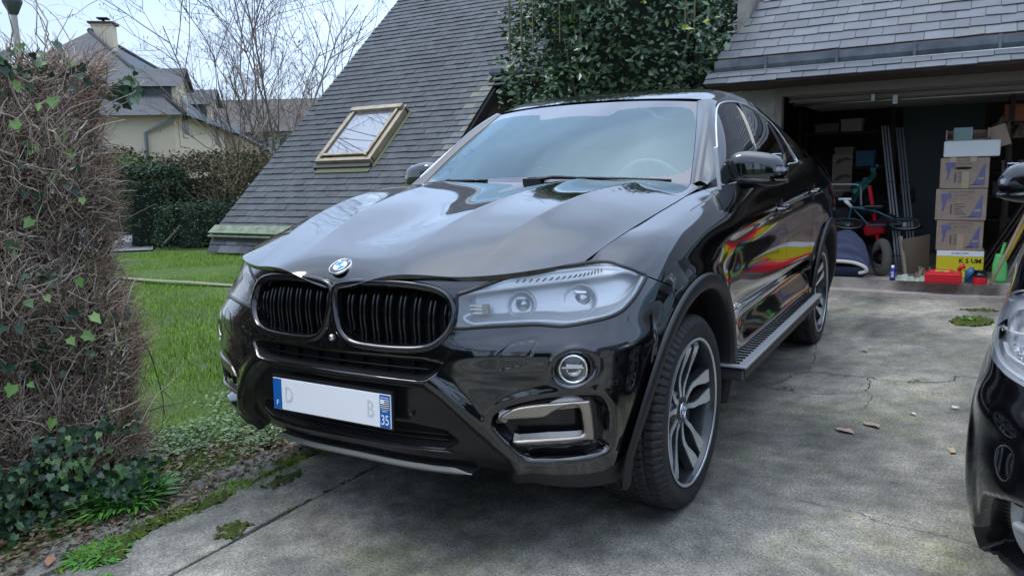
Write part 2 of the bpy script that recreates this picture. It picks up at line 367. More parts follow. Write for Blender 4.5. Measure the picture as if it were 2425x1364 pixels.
def tri_grid(S, us, vs, disp=None, flip=False):
    g = S.grid(us, vs); U, V = np.meshgrid(us, vs)
    uv = np.stack([U, V], -1)
    def nrm(q):
        n = np.cross(np.gradient(q, axis=1), np.gradient(q, axis=0)); n /= np.linalg.norm(n, axis=2)[..., None]+1e-12; return -n if flip else n
    if disp is not None: g = disp(g, uv, nrm(g))
    n = nrm(g); h, w = U.shape; i = np.arange(h*w).reshape(h, w)
    a, b, c, d = i[:-1, :-1].ravel(), i[:-1, 1:].ravel(), i[1:, 1:].ravel(), i[1:, :-1].ravel()
    t = np.concatenate([np.stack([a, b, c], 1), np.stack([a, c, d], 1)])
    if flip: t = t[:, ::-1]
    return Tri(uv.reshape(-1, 2), g.reshape(-1, 3), n.reshape(-1, 3), t)
def ribbon(curve, nrm, side, w, d, name, m, parent, closed=False, prof=None):
    """sweeps a rounded strip along a curve lying on a surface (normal nrm), width w, depth d"""
    c = np.asarray(curve); k = len(c); T = np.roll(c, -1, 0)-np.roll(c, 1, 0)
    if not closed: T[0] = c[1]-c[0]; T[-1] = c[-1]-c[-2]
    T /= np.linalg.norm(T, axis=1)[:, None]; B = np.cross(T, nrm); B /= np.linalg.norm(B, axis=1)[:, None]
    prof = prof or [(-.5, -1), (-.5, .0), (-.42, .6), (-.22, .92), (0, 1), (.22, .92), (.42, .6), (.5, 0), (.5, -1)]
    b = MB(); q = len(prof); vs = []
    for i in range(k):
        ww = w[i] if hasattr(w, '__len__') else w
        for x, y in prof: vs.append(c[i]+B[i]*x*ww+nrm[i]*y*d)
    fs = [(i*q+j, i*q+j+1, ((i+1) % k)*q+j+1, ((i+1) % k)*q+j) for i in range(k if closed else k-1) for j in range(q-1)]
    b.add(vs, fs, 0, True); return b.build(name, m, parent)
def surf_frame(S, uv, flip=False):
    uv = np.asarray(uv, float); p = S.at(uv); a = S.at(uv+[1e-3, 0])-p; b = S.at(uv+[0, 1e-3])-p; n = np.cross(a, b); n /= np.linalg.norm(n, axis=1)[:, None]
    return p, (-n if flip else n)
def text(s, size, M, name, m, parent=None, extrude=.0004, align='CENTER', sx=1, weight=0):
    c = bpy.data.curves.new(name, 'FONT'); c.body = s; c.size = size; c.extrude = extrude; c.align_x = align; c.align_y = 'CENTER'; c.offset = weight
    o = bpy.data.objects.new(name, c); COL.objects.link(o); bpy.context.view_layer.update()
    me = bpy.data.meshes.new_from_object(o.evaluated_get(bpy.context.evaluated_depsgraph_get())); bpy.data.objects.remove(o); me.name = name
    me.transform(M @ Matrix.Diagonal((sx, 1, 1, 1))); return link(name, me, m, parent)

# ================================================================== the large black car
car = empty('suv', (0, 0, 0))
tag(car, 'large glossy black SUV with a white number plate, parked in the middle of the driveway', 'car', 'cars parked on the driveway')

KID = smooth_poly([(0.0101,0.7892),(0.0332,0.8312),(0.0816,0.8454),(0.1474,0.8427),(0.2087,0.835),(0.265,0.8269),(0.3182,0.8155),(0.37,0.7939),(0.4043,0.7613),(0.4246,0.7204),(0.4361,0.6721),(0.4378,0.6251),(0.4288,0.5825),(0.4103,0.5478),(0.3812,0.5215),(0.3361,0.5079),(0.2797,0.5031),(0.22,0.5017),(0.1572,0.5032),(0.1015,0.5081),(0.0645,0.5226),(0.0407,0.5475),(0.027,0.5779),(0.0174,0.6258),(0.0099,0.691)], 4)
LAMP = smooth_poly([(0.4446,0.7567),(0.4733,0.7811),(0.5586,0.8366),(0.6378,0.8779),(0.7166,0.8849),(0.8207,0.8792),(0.9188,0.8586),(0.9765,0.8352),(1.0092,0.8062),(1.0769,0.7569),(1.1085,0.7353),(1.0644,0.7074),(1.0096,0.6709),(0.9672,0.6376),(0.9245,0.618),(0.8719,0.6058),(0.8152,0.5969),(0.7791,0.5948),(0.7405,0.6006),(0.6946,0.6062),(0.6209,0.6039),(0.539,0.5987),(0.4487,0.5909),(0.4485,0.6219),(0.4476,0.689)], 4)
DUCT = smooth_poly([(0.5873,0.2622),(0.6178,0.2932),(0.6692,0.3129),(0.7415,0.328),(0.8107,0.3342),(0.877,0.3299),(0.905,0.321),(0.9275,0.2934),(0.9405,0.2547),(0.9478,0.2134),(0.9463,0.1717),(0.9371,0.1481),(0.9104,0.1412),(0.8625,0.139),(0.8077,0.1365),(0.7349,0.1327),(0.6904,0.1303),(0.6637,0.1504),(0.6368,0.1845),(0.6065,0.2222)], 4)
DTRIM = smooth_poly([(0.5973,0.2636),(0.6435,0.2993),(0.6874,0.3112),(0.7414,0.3178),(0.8106,0.3209),(0.8639,0.3207),(0.8793,0.3144),(0.891,0.2518),(0.8956,0.1901),(0.8772,0.1907),(0.8548,0.1927),(0.7541,0.1934),(0.6604,0.1826),(0.6429,0.1932),(0.7509,0.2062),(0.8365,0.2094),(0.8585,0.2125),(0.8628,0.2255),(0.8582,0.2564),(0.8527,0.2867),(0.8408,0.3045),(0.8206,0.3087),(0.7898,0.2994),(0.765,0.2877),(0.7398,0.2735),(0.6683,0.2679)], 2)
FOG = (0.8252,0.437)
WASH = [(0.6264,0.5322),(0.7046,0.5497),(0.7114,0.542),(0.6928,0.5057),(0.682,0.4668),(0.6708,0.4591),(0.5972,0.4426),(0.5937,0.4911)]
VU = [(-0.0103,0.3724),(0.1344,0.3756),(0.2651,0.3745),(0.3519,0.372),(0.4115,0.3322),(0.4807,0.2737),(0.5577,0.1994),(0.6231,0.1189),(0.6311,0.0702)]
BEAM = [(-VU[1][0], VU[0][1])] + [(0, VU[0][1])] + list(VU) + [(VU[-1][0]-.02, .0), (VU[-1][0]-.02, -.05), (-.2, -.05)]
BEAM = [(-x, y) for x, y in VU[::-1]] + [(0, VU[0][1])] + list(VU) + [(VU[-1][0]-.03, -.1), (-VU[-1][0]+.03, -.1)]
INTAKE = [(0.0659,0.4588),(0.2002,0.4616),(0.3541,0.4625),(0.4162,0.4489),(0.3974,0.4192),(0.3664,0.3932),(0.3403,0.3864),(0.2015,0.3881),(0.0269,0.39)]
INTAKE = [(-x, y) for x, y in INTAKE if x > .03][::-1]; INTAKE = [(-.0, .47)] if False else INTAKE
_it = [(0.0659,0.4588),(0.2002,0.4616),(0.3541,0.4625),(0.4162,0.4489),(0.3974,0.4192),(0.3664,0.3932),(0.3403,0.3864),(0.2015,0.3881),(0.0269,0.39)]
_it = [p for p in _it if p[0] > .02]
INTAKE = smooth_poly([(0, _it[0][1])]+_it+[(0, _it[-1][1])]+[(-x, y) for x, y in _it[::-1]], 1)
LOWER = [(-.40, .125), (.40, .125), (.46, .165), (.42, .205), (.30, .222), (-.30, .222), (-.42, .205), (-.46, .165)]
SEAMB = [(1.1083,0.7349),(1.1745,0.7029),(1.2426,0.6688)]
DCUT1 = [(1.8573,0.2475),(1.893,0.3464),(1.9121,0.4154),(1.9213,0.574),(1.9562,0.7261),(1.9496,0.7863),(2.0522,0.8519)]
DCUT2 = [(3.1339,0.3144),(3.1235,0.4364),(3.1483,0.5591),(3.0817,0.7301),(3.0469,0.8078)]
DCUT3 = [(3.8096,0.4841),(3.941,0.7342),(3.8217,0.8047),(3.7159,0.8596)]

def disp_body(g, uv, n):
    sh = uv.shape[:2]; P = uv.reshape(-1, 2); d = np.zeros(len(P)); inb = P[:, 0] < 1.45; Q = P[inb]; dd = np.zeros(len(Q))
    # front sculpting: push back inside the recesses, rounded lips
    dd -= .028*sstep(-sdf(Q, BEAM), -.012, .03)
    sb = sdf(Q, BEAM); dd += .011*np.exp(-((sb-.022)/.026)**2)*sstep(np.abs(Q[:, 0]), .28, .42)
    dd -= .060*sstep(-sdf(Q, INTAKE), -.006, .02)
    dd -= .045*sstep(-sdf(Q, LOWER), -.004, .015)
    dd -= .050*sstep(-sdf(Q, DUCT), -.010, .014)
    dd += .003*np.exp(-((sdf(Q, DUCT)-.022)/.014)**2)
    rf = np.hypot(Q[:, 0]-FOG[0], Q[:, 1]-FOG[1])
    dd -= .022*sstep(-rf, -.066, -.044); dd += .003*np.exp(-((rf-.07)/.01)**2)
    # the crown of the bumper between lamp and duct
    dd += .010*np.exp(-((Q[:, 1]-.50)/.05)**2)*sstep(Q[:, 0], .35, .6)*sstep(-Q[:, 0], -1.25, -1.0)
    w = np.abs(sdf(Q, WASH)); dd -= .0022*np.exp(-(w/.0026)**2)
    d[inb] = dd
    X, Y, Z = g.reshape(-1, 3).T
    side = (P[:, 0] > 1.3) & (P[:, 0] < 5.0)
    fade = sstep(-X, .15, .6)*sstep(X, -3.6, -3.0)
    zs = 1.0-.045*(X+.5)                       # swage line rising to the tail
    t = Z-zs
    d += np.where(side, fade*(.016*np.exp(-((t-.0)/.03)**2)*(t < 0)+.016*np.exp(-((t)/.05)**2)*(t >= 0)-.012*np.exp(-((t+.10)/.055)**2)), 0)
    f2 = sstep(-X, .45, .8)*sstep(X, -2.6, -2.25)
    d += np.where(side, f2*(-.030*np.exp(-((Z-.60)/.06)**2)+.012*np.exp(-((Z-.47)/.04)**2)), 0)
    # flared arches
    for x0 in (0, -2.933):
        rr = np.hypot(X-x0, Z-.366); d += np.where((P[:, 0] > 1.12) & (P[:, 0] < 5.0), .014*np.exp(-((rr-.50)/.05)**2), 0)
    return g+n*d.reshape(sh)[..., None]

us = np.unique(np.concatenate([np.arange(-.018, 1.35, .006), np.arange(1.35, 2.2, .011), np.arange(2.2, 5.0, .02), np.arange(5.0, BODY.u[-1], .05)]))
vs = np.arange(0, BODY.v[-1]+.001, .0065)
body = tri_grid(BODY, us, vs, disp_body)
_p, _n = body.p, body.n
def bdisp(uv, off=0):
    """nearest displaced body point for parameters uv"""
    uv = np.asarray(uv, float); out = []; nn = []
    for q in uv:
        j = np.argmin(((ALLUV-[abs(q[0]), q[1]])**2).sum(1)); s_ = np.array([1, -1 if q[0] < 0 else 1, 1]); out.append(ALLP[j]*s_+ALLN[j]*s_*off); nn.append(ALLN[j]*s_)
    return np.array(out), np.array(nn)
ALLUV, ALLP, ALLN = body.uv.copy(), body.p.copy(), body.n.copy()
body = body._half(body.uv[:, 0]+1e-5)
r1 = np.hypot(body.p[:, 0], body.p[:, 2]-.366); body = body._half(np.where(np.abs(body.p[:, 1]) > .6, r1-.500, 1))
r2 = np.hypot(body.p[:, 0]+2.933, body.p[:, 2]-.366); body = body._half(np.where(np.abs(body.p[:, 1]) > .6, r2-.500, 1))
body = body.outside(KID); body = body.outside(LAMP, .002)
insert = body.inside(BEAM); body = body.outside(BEAM)
ductin = body.inside(DUCT, .004); body = body.outside(DUCT, -.004)
intk = body.inside(INTAKE); body = body.outside(INTAKE)
# lower sill cladding: everything below the body colour line
low = .155+0*body.uv[:, 0]
bot = np.where(body.uv[:, 0] < 1.4, body.uv[:, 1]-.062-.05*sstep(body.uv[:, 0], .9, 1.1), body.uv[:, 1]-.165)
clad, body = body._half(-bot), body._half(bot)
FEND = [(.80, 1.3), (.80, .70)] + list(SEAMB) + [(1.27, .5), (1.27, -.3), (DCUT1[0][0], -.3)] + list(DCUT1) + [(DCUT1[-1][0]-.02, 1.3)]
FD = [(DCUT1[0][0], -.3)] + list(DCUT1) + [(DCUT1[-1][0]-.02, 1.3), (DCUT2[-1][0]-.01, 1.3)] + list(DCUT2[::-1]) + [(DCUT2[0][0], -.3)]
RD = [(DCUT2[0][0], -.3)] + list(DCUT2) + [(DCUT2[-1][0]-.01, 1.3), (DCUT3[-1][0]-.02, 1.3)] + list(DCUT3[::-1]) + [(DCUT3[0][0]+.02, .30), (DCUT3[0][0]-.1, -.3)]
g_ = .0022
parts = {}
bump_ = body.outside(FEND, g_); bump_ = bump_._half(1.4-bump_.uv[:, 0])
fender = body.inside(FEND, g_); fd = body.inside(FD, g_); rd = body.inside(RD, g_)
rest = body.outside(FEND, g_).outside(FD, g_).outside(RD, g_); rest = rest._half(rest.uv[:, 0]-1.4)
quarter, tail = rest._half(5.0-rest.uv[:, 0]), rest._half(rest.uv[:, 0]-5.0)
def both(t):
    m = t.mirrored(); n = len(t.p); seam = np.abs(t.p[:, 1]) < 2e-4; idx = np.where(seam, np.arange(n), np.arange(n)+n); j = t.join(m); j.t[len(t.t):] = idx[m.t]
    used, inv = np.unique(j.t, return_inverse=True); return Tri(j.uv[used], j.p[used], j.n[used], inv.reshape(-1, 3))
both(bump_).build('front_bumper', PAINT, car)
both(tail).build('rear_bumper', PAINT, car)
both(insert._half(-sdf(insert.uv, LOWER))).build('bumper_opening', DARKIN, car, 0)
both(insert._half(sdf(insert.uv, LOWER))).build('lower_bumper_panel', SATIN, car)
both(intk).build('upper_air_intake', DARKIN, car)
_ap = clad._half(1.4-clad.uv[:, 0]); _ap.build('front_apron', PLASTIC, car); _ap.mirrored().build('front_apron', PLASTIC, car)
both(clad._half(clad.uv[:, 0]-4.9)).build('rear_apron', PLASTIC, car)
for q in (0, 1):
    f = (lambda t: t) if q == 0 else (lambda t: t.mirrored())
    f(fender).build('fender', PAINT, car); f(fd).build('front_door', PAINT, car); f(rd).build('rear_door', PAINT, car)
    f(quarter).build('rear_quarter_panel', PAINT, car); f(ductin).build('air_duct', SATIN, car, 0)
    f(clad._half(clad.uv[:, 0]-1.4)._half(4.9-clad._half(clad.uv[:, 0]-1.4).uv[:, 0])).build('sill_cladding', PLASTIC, car)

# ---------- bonnet
def disp_hood(g, uv, n):
    x, y = g[..., 0], np.abs(g[..., 1]); along = sstep(-x, -.80, -.35)
    yc1 = .20+(.84-x)*.13; yc2 = .47+(.70-x)*.135        # two raised creases a side
    d = .010*along*(1-sstep(y, yc1-.012, yc1+.05))*0+.012*along*np.exp(-np.maximum(y-yc1, 0)/.05)*np.exp(-np.maximum(yc1-y, 0)/.13)
    d += .014*along*np.exp(-np.maximum(y-yc2, 0)/.06)*np.exp(-np.maximum(yc2-y, 0)/.12)*sstep(-y, -.80, -.70)
    d *= sstep(x, -.44, -.30)
    return g+n*d[..., None]
hu = np.arange(-.021, HOOD.u[-1]+.003, .007); hv = np.linspace(0, HOOD.v[-1], 210)
hood = tri_grid(HOOD, hu, hv, disp_hood)._half
hood = Tri.__call__ if False else tri_grid(HOOD, hu, hv, disp_hood)
hood = hood._half(hood.uv[:, 0]+1e-5)
# scalloped leading edge above each kidney
fr = hood.uv[:, 1]-(.003+.004*np.exp(-((hood.uv[:, 0]-.24)/.17)**4))
hood = hood._half(fr)
both(hood).build('bonnet', PAINT, car, .018)

# ---------- windscreen, roof, pillars, side glass
WSM = .0
wu = np.arange(-.012, WS.u[-1]-.02, .006); wv = np.arange(.0, WS.v[-1]+.001, .006)
wsf = tri_grid(WS, wu, wv); wsf = wsf._half(wsf.uv[:, 0]+1e-5)
CLEAR = [(-0.0207,0.0576),(0.4708,0.0524),(0.6262,0.0816),(0.6739,0.126),(0.6892,0.2431),(0.6861,0.4389),(0.6761,0.6125),(0.6436,0.7035),(0.5566,0.726),(0.3623,0.7112),(0.2425,0.6856),(0.1998,0.6214),(0.0509,0.6365)]
CLEAR = smooth_poly([(0, CLEAR[0][1])]+[c for c in CLEAR if c[0] > .03]+[(0, CLEAR[-1][1])]+[(-c[0], c[1]) for c in CLEAR[::-1] if c[0] > .03], 3)
glass = wsf.inside(CLEAR); frit = wsf.outside(CLEAR)
both(glass).build('windscreen', WSGLASS, car, 0); 
fo = both(frit).build('windscreen_border', WSFRIT, car, .006)
ru = np.arange(-.03, ROOF.u[-1]+.001, .02); rv = np.linspace(.012, ROOF.v[-1], 150)
roof = tri_grid(ROOF, ru, rv); roof = roof._half(roof.uv[:, 0]+1e-5)
rearg = [(-.58, 1.95), (.58, 1.95), (.66, 2.75), (-.66, 2.75)]
sunr = [(-.46, .20), (.46, .20), (.47, 1.0), (-.47, 1.0)]
rg = roof.inside(rearg); roof = roof.outside(rearg, .003); sr = roof.inside(sunr, .002); roof = roof.outside(sunr, .002)
both(roof).build('roof', PAINT, car, .02); both(rg).build('rear_window', SIDEGLASS, car, 0); both(sr).build('sunroof', GLOSSK, car, .004)
gu = np.arange(0, GREEN.u[-1], .012); gv = np.linspace(0, GREEN.v[-1], 60)
green = tri_grid(GREEN, gu, gv)
DLO = [(0.2047,0.0047),(0.173,0.1502),(0.3464,0.2528),(0.5524,0.2922),(0.6674,0.3018),(0.7605,0.301),(0.8939,0.2916),(1.0708,0.2814),(1.4123,0.256),(1.6024,0.2008),(1.6717,0.114),(1.7374,0.0413),(1.7661,-0.0102),(1.5185,-0.0036),(1.4074,-0.0038),(0.7405,-0.0001),(0.3472,-0.0022)]
BP = [(1.0797,0.2814),(1.1236,0.2731),(0.9562,0.0886),(0.7954,0.0011),(0.708,0.0005),(0.8637,0.0911)]
CP = [(1.5323,0.2042),(1.6457,0.2028),(1.6408,0.0474),(1.5424,-0.0052),(1.4074,-0.0038),(1.4869,0.0419)]
DLO = smooth_poly(DLO, 2)
win = green.inside(DLO); pill = green.outside(DLO, .001)
w0 = win; bp = w0.inside(BP); w0 = w0.outside(BP); cp = w0.inside(CP); w0 = w0.outside(CP)
xb = np.mean([b[0] for b in BP]); xc = np.mean([b[0] for b in CP])
wf = w0._half(xb-w0.uv[:, 0]); wr = w0._half(w0.uv[:, 0]-xb); wq = wr._half(wr.uv[:, 0]-xc); wr = wr._half(xc-wr.uv[:, 0])
gp, gn = surf_frame(GREEN, DLO)
for q in (0, 1):
    f = (lambda t: t) if q == 0 else (lambda t: t.mirrored())
    f(pill).build('window_frame', PAINT, car, .01); f(bp).offset(.003).build('door_pillar', GLOSSK, car, .01); f(cp).offset(.003).build('door_pillar', GLOSSK, car, .01)
    for t in (wf, wr, wq): f(t).offset(-.004).build('side_window', SIDEGLASS, car, 0)
    s_ = np.array([1, 1-2*q, 1]); ribbon((gp*s_)[::(1-2*q)], (gn*s_)[::(1-2*q)], 1, .010, .005, 'window_trim', CHROME if False else ALU, car, closed=True)
    # A pillar between windscreen and side glass
    k = 24; tt = np.linspace(0, 1, k); a = WS.at([(WS.u[-1]-.022, t*WS.v[-1]) for t in tt]); b = GREEN.at([(GREEN.u[0]+.0, 0)]*1)
    gl = GREEN.at([(0, t*GREEN.v[-1]*0) for t in tt])
# pillar: ruled curved strip from the windscreen edge to the front edge of the side surface / rail
k = 30; a = WS.at([(WS.u[-1]-.020, t*WS.v[-1]) for t in np.linspace(-.02, 1, k)])
rail = []
for t in np.linspace(0, 1, k):
    vtop = GREEN.v[-1]; rail.append(GREEN.at([(t*(GREEN.u[2]), vtop)])[0])
rail = np.array(rail)
def pillar(sgn):
    vs = []; m = 9; nn = []
    for i in range(k):
        p0, p1 = a[i]+[0, 0, .002], rail[i]; d = p1-p0; up = np.array([.30, .35, .9])*.016
        for j in range(m):
            t = j/(m-1); vs.append((p0+d*t+up*4*t*(1-t)*.8)*[1, sgn, 1])
    b = MB(); fs = [(i*m+j, i*m+j+1, (i+1)*m+j+1, (i+1)*m+j) for i in range(k-1) for j in range(m-1)]; b.add(vs, fs, 0, True); b.build('windscreen_pillar', PAINT, car)
pillar(1); pillar(-1)

# ---------- kidney grilles
SLAT = mat('grille_black', (.006, .006, .007), .14, 0, .3, 1.5)
for q in (1, -1):
    p, n = surf_frame(BODY, KID); p, n = p*[1, q, 1], n*[1, q, 1]; cen = p.mean(0)
    n = np.tile(np.array([.97, .14*q, .2]), (len(p), 1)); n /= np.linalg.norm(n, axis=1)[:, None]
    g = empty('kidney_grille'); g.parent = car
    ringprof = [(-.5, -2.2), (-.5, 0), (-.40, .55), (-.15, .80), (.10, .62), (.30, .15), (.42, -.5), (.5, -2.2)]
    if q < 0: ringprof = ringprof
    ribbon(p[::q] if q > 0 else p[::-1], n, 1, .030, .014, 'grille_surround', GLOSSK, g, closed=True, prof=ringprof)
    b = MB(); b.add([tuple(x-np.array([.075, 0, 0])) for x in p], [tuple(range(len(p)))]); b.build('grille_backing', DARKIN, g)
    b = MB(); k = len(p); b.add([tuple(x) for x in p]+[tuple(x-np.array([.08, 0, 0])) for x in p], [(i, (i+1) % k, k+(i+1) % k, k+i) for i in range(k)], 0, True); b.build('grille_shroud', SATIN, g)
    Y = np.abs(p[:, 1]); y0, y1 = Y.min(), Y.max()
    for i in range(8):
        yy = y0+(y1-y0)*(i+.75)/8.4
        idx = np.argsort(np.abs(Y-yy)); top = [j for j in idx if p[j, 2] > cen[2]][0]; bt = [j for j in idx if p[j, 2] < cen[2]][0]
        zt, zb = p[top, 2]-.004, p[bt, 2]+.004; xt, xbm = p[top, 0], p[bt, 0]
        for dy in (-.0085, .0085):
            b = MB(); vs = []; m = 22
            for j in range(m):
                t = j/(m-1); z = zt+(zb-zt)*t; x = xt+(xbm-xt)*t-.046+.018*math.sin(math.pi*min(1, t*1.1))
                if t < .24: x -= .034*(1-t/.24)**2
                y = (yy+dy)*q
                vs += [(x-.03, y-.0034, z), (x-.001, y-.0034, z), (x+.002, y, z), (x-.001, y+.0034, z), (x-.03, y+.0034, z)]
            b.add(vs, [(j*5+a_, j*5+a_+1, j*5+5+a_+1, j*5+5+a_) for j in range(m-1) for a_ in range(4)], 0, True); b.build('grille_slat', SLAT, g)

# ---------- head lamps
def lampset(q):
    S3 = np.array([1, q, 1]); hl = empty('headlight'); hl.parent = car
    us_ = np.arange(.38, 1.16, .008); vs_ = np.arange(.52, BODY.v[-1]+.03, .008)
    t = tri_grid(BODY, us_, vs_).inside(LAMP); t = t if q > 0 else t.mirrored()
    t.build('headlight_lens', LENS, hl, .02)
    p, n = surf_frame(BODY, LAMP); ribbon((p*S3)[::q], (n*S3)[::q], 1, .013, .003, 'headlight_seal', SATIN, hl, closed=True)
    d = tri_grid(BODY, us_, vs_); d = d.inside(LAMP, .001)
    dep = .075*sstep(-sdf(d.uv, LAMP), .0, .035); d = Tri(d.uv, d.p-np.stack([dep, .25*dep, 0*dep], 1), d.n, d.t).renorm(); d = d if q > 0 else d.mirrored()
    d.build('headlight_housing', LAMPIN, hl, 0)
    def on(uv, off=-.02): p, n = surf_frame(BODY, uv); return p*S3+n*S3*off, n*S3
    # bright guide along the lower edge and the brow line
    low = smooth_poly([(1.0939,0.7379),(1.0504,0.7138),(0.9988,0.6727),(0.9569,0.6464),(0.9183,0.63),(0.866,0.6203),(0.8143,0.612),(0.7778,0.615),(0.7389,0.6214),(0.6779,0.6245),(0.6194,0.6209),(0.5509,0.6164),(0.5031,0.6112),(0.4716,0.6382),(0.4915,0.6588)], 4, False)
    p, n = on(low, -.006); ribbon(p[::q] , n[::q], 1, .010, .005, 'light_guide', LED, hl)
    brow = smooth_poly([(0.4518,0.7649),(0.5177,0.784),(0.6379,0.8049),(0.7404,0.819),(0.8714,0.8167),(0.9543,0.7998),(1.0211,0.7846),(1.0711,0.7566)], 4, False)
    p, n = on(brow, -.008); ribbon(p, n, 1, .009, .005, 'light_guide', LED, hl)
    b2 = smooth_poly([(0.5411,0.8215),(0.6126,0.8507),(0.6843,0.8674),(0.7869,0.8661),(0.8783,0.8522),(0.9718,0.8209),(1.018,0.7872)], 4, False)
    p, n = on(b2, -.008); ribbon(p, n, 1, .007, .004, 'light_guide', LED, hl)
    # bright brow panel between the two upper guides, with dark ribs across it
    t = tri_grid(BODY, us_, np.arange(.52, BODY.v[-1], .006)).inside(np.concatenate([brow, b2[::-1]])).offset(-.014); (t if q > 0 else t.mirrored()).build('brow_panel', LED, hl, 0)
    # ribbed brow
    rb = MB()
    for i in range(17):
        f_ = i/16; u0 = np.array((0.6275,0.8348))*(1-f_)+np.array((0.9249,0.8288))*f_
        (pa,), (na,) = on([u0+np.array([-.004, -.005])], -.012); (pb_,), _ = on([u0+np.array([.005, .010])], -.010)
        rb.bar(pa, pb_, .004, .003)
    rb.build('brow_ribs', LAMPDK, hl)
    # two projector units with open ring guides
    for (cu_, cv_), rad in (((0.6442,0.7135), .043), ((0.8424,0.7264), .050)):
        (c,), (n_,) = on([(cu_, cv_)], -.052); ax = Vector((.93, .33*q, .12)).normalized(); M = ax.to_track_quat('Z', 'Y').to_matrix()
        b = MB(); b.lathe([(rad*1.04, -.03), (rad*1.0, .000), (rad*.97, .002), (rad*.95, -.002), (rad*.78, -.014), (rad*.62, -.024), (rad*.55, -.030)], n=40, mi=0); b.v = [tuple(M @ Vector(v)+Vector(c)) for v in b.v]; b.build('projector_bezel', LAMPIN, hl)
        b = MB(); b.lathe([(rad*.58, -.034), (rad*.56, -.018), (rad*.40, -.008), (0.0001, -.003)], n=32); b.v = [tuple(M @ Vector(v)+Vector(c)) for v in b.v]; b.build('projector', mat('projector_glass', (.42, .44, .47), .12, .9, 1, 1.6), hl)
        b = MB(); pts = [M @ Vector((rad*1.0*math.cos(a_), rad*1.0*math.sin(a_), .006))+Vector(c) for a_ in np.linspace(R(-60), R(240), 30)]; pts.append(M @ Vector((rad*.45, -rad*.92, .018))+Vector(c)) if False else None
        b.tube(pts, .0020, 6, closed=True); b.build('ring_light', LED, hl)
        b = MB(); b.box(tuple(Vector(c)+M @ Vector((0, rad*.50, -.006))), (rad*.7, .006, .008), M, 0); b.build('shutter', CHROME, hl)
    # indicator reflector
    (c,), (n_,) = on([(0.5109,0.6886)], -.035); b = MB()
    for k_ in range(3): b.box((c[0], c[1], c[2]+.012-.012*k_), (.012, .060, .004), Matrix.Rotation(R(25)*q, 3, 'Z'))
    b.build('indicator_reflector', CHROME, hl)
    b = MB(); b.box((c[0]-.004, c[1]+.022*q, c[2]), (.018, .022, .03)); b.build('indicator_bulb', mat('bulb', (.55, .47, .36), .3), hl, .003)
lampset(1); lampset(-1)

# ---------- fog lamps, ducts, trims, plate, sensors
for q in (1, -1):
    S3 = np.array([1, q, 1]); c, n = bdisp([(FOG[0]*q, FOG[1])]); c, n = c[0], n[0]; ax = Vector((.90, .40*q, .02)).normalized(); M = ax.to_track_quat('Z', 'Y').to_matrix(); c = Vector(c)+ax*.012
    fl = empty('fog_lamp'); fl.parent = car
    def L3(prof, name, m, n_=48):
        b = MB(); b.lathe(prof, n=n_); b.v = [tuple(M @ Vector(v)+c) for v in b.v]; return b.build(name, m, fl)
    L3([(.062, -.02), (.058, -.004), (.052, -.010), (.046, -.02)], 'fog_lamp_surround', GLOSSK)
    L3([(.046, -.02), (.046, .004), (.042, .009), (.038, .006), (.036, -.006)], 'fog_lamp_ring', CHROME)
    L3([(.038, .002), (.030, .006), (.015, .0085), (.0001, .0095)], 'fog_lamp_lens', LENS)
    L3([(.037, -.004), (.033, -.018), (.02, -.026), (.0001, -.028)], 'fog_lamp_reflector', LAMPIN)
    b = MB(); b.box((0, .004, -.006), (.068, .005, .016)); b.box((.004, .010, -.010), (.05, .006, .010)); b.lathe([(.030, -.014), (.020, -.006), (.012, -.014)], n=20, a0=R(190), a1=R(350)); b.v = [tuple(M @ Vector(v)+c) for v in b.v]; b.build('fog_lamp_shutter', CHROME, fl)
    t = tri_grid(BODY, np.arange(.5, 1.05, .003), np.arange(.10, .45, .003)).inside(DTRIM); w = np.clip(-sdf(t.uv, DTRIM)/.006, 0, 1)
    t = Tri(t.uv, t.p+t.n*.002, t.n, t.t); t = Tri(t.uv, t.p-t.n*(.008*((1-w)**1.5)[:, None]), t.n, t.t).renorm(); t = t if q > 0 else t.mirrored(); t.build('air_duct_trim', BRONZE, car, .03)
# skid plate strip
uvs = [(s_, .0+.030+.010*math.cos(s_*3.2)) for s_ in np.linspace(-.47, .47, 61)]; p, n = bdisp(uvs); p2, n2 = surf_frame(BODY, np.abs(np.array(uvs))*[1, 0]+[0, .012]); 
b = MB(); vs = []
for i, (s_, v_) in enumerate(uvs):
    top = p[i]+np.array([.010, 0, .006]); ed = 1-sstep(abs(s_), .40, .47); q_ = BODY.at([(abs(s_), 0)])[0]*[1, 1 if s_ >= 0 else -1, 1]
    a_ = (top*.42+q_*.58+np.array([.002, 0, .002]))*ed+(q_+np.array([.002, 0, .004]))*(1-ed); m_a = a_*.5+q_*.5+np.array([.008*ed, 0, -.002]); e_ = q_+np.array([.003, 0, -.004*ed])
    vs += [a_, m_a, e_, q_-np.array([.05, 0, -.004])]
b.add(vs, [(i*4+j, i*4+j+1, i*4+5+j, i*4+4+j) for i in range(len(uvs)-1) for j in range(3)], 0, True); b.build('skid_plate', mat('satin_skid', (.52, .52, .53), .32, .8), car)
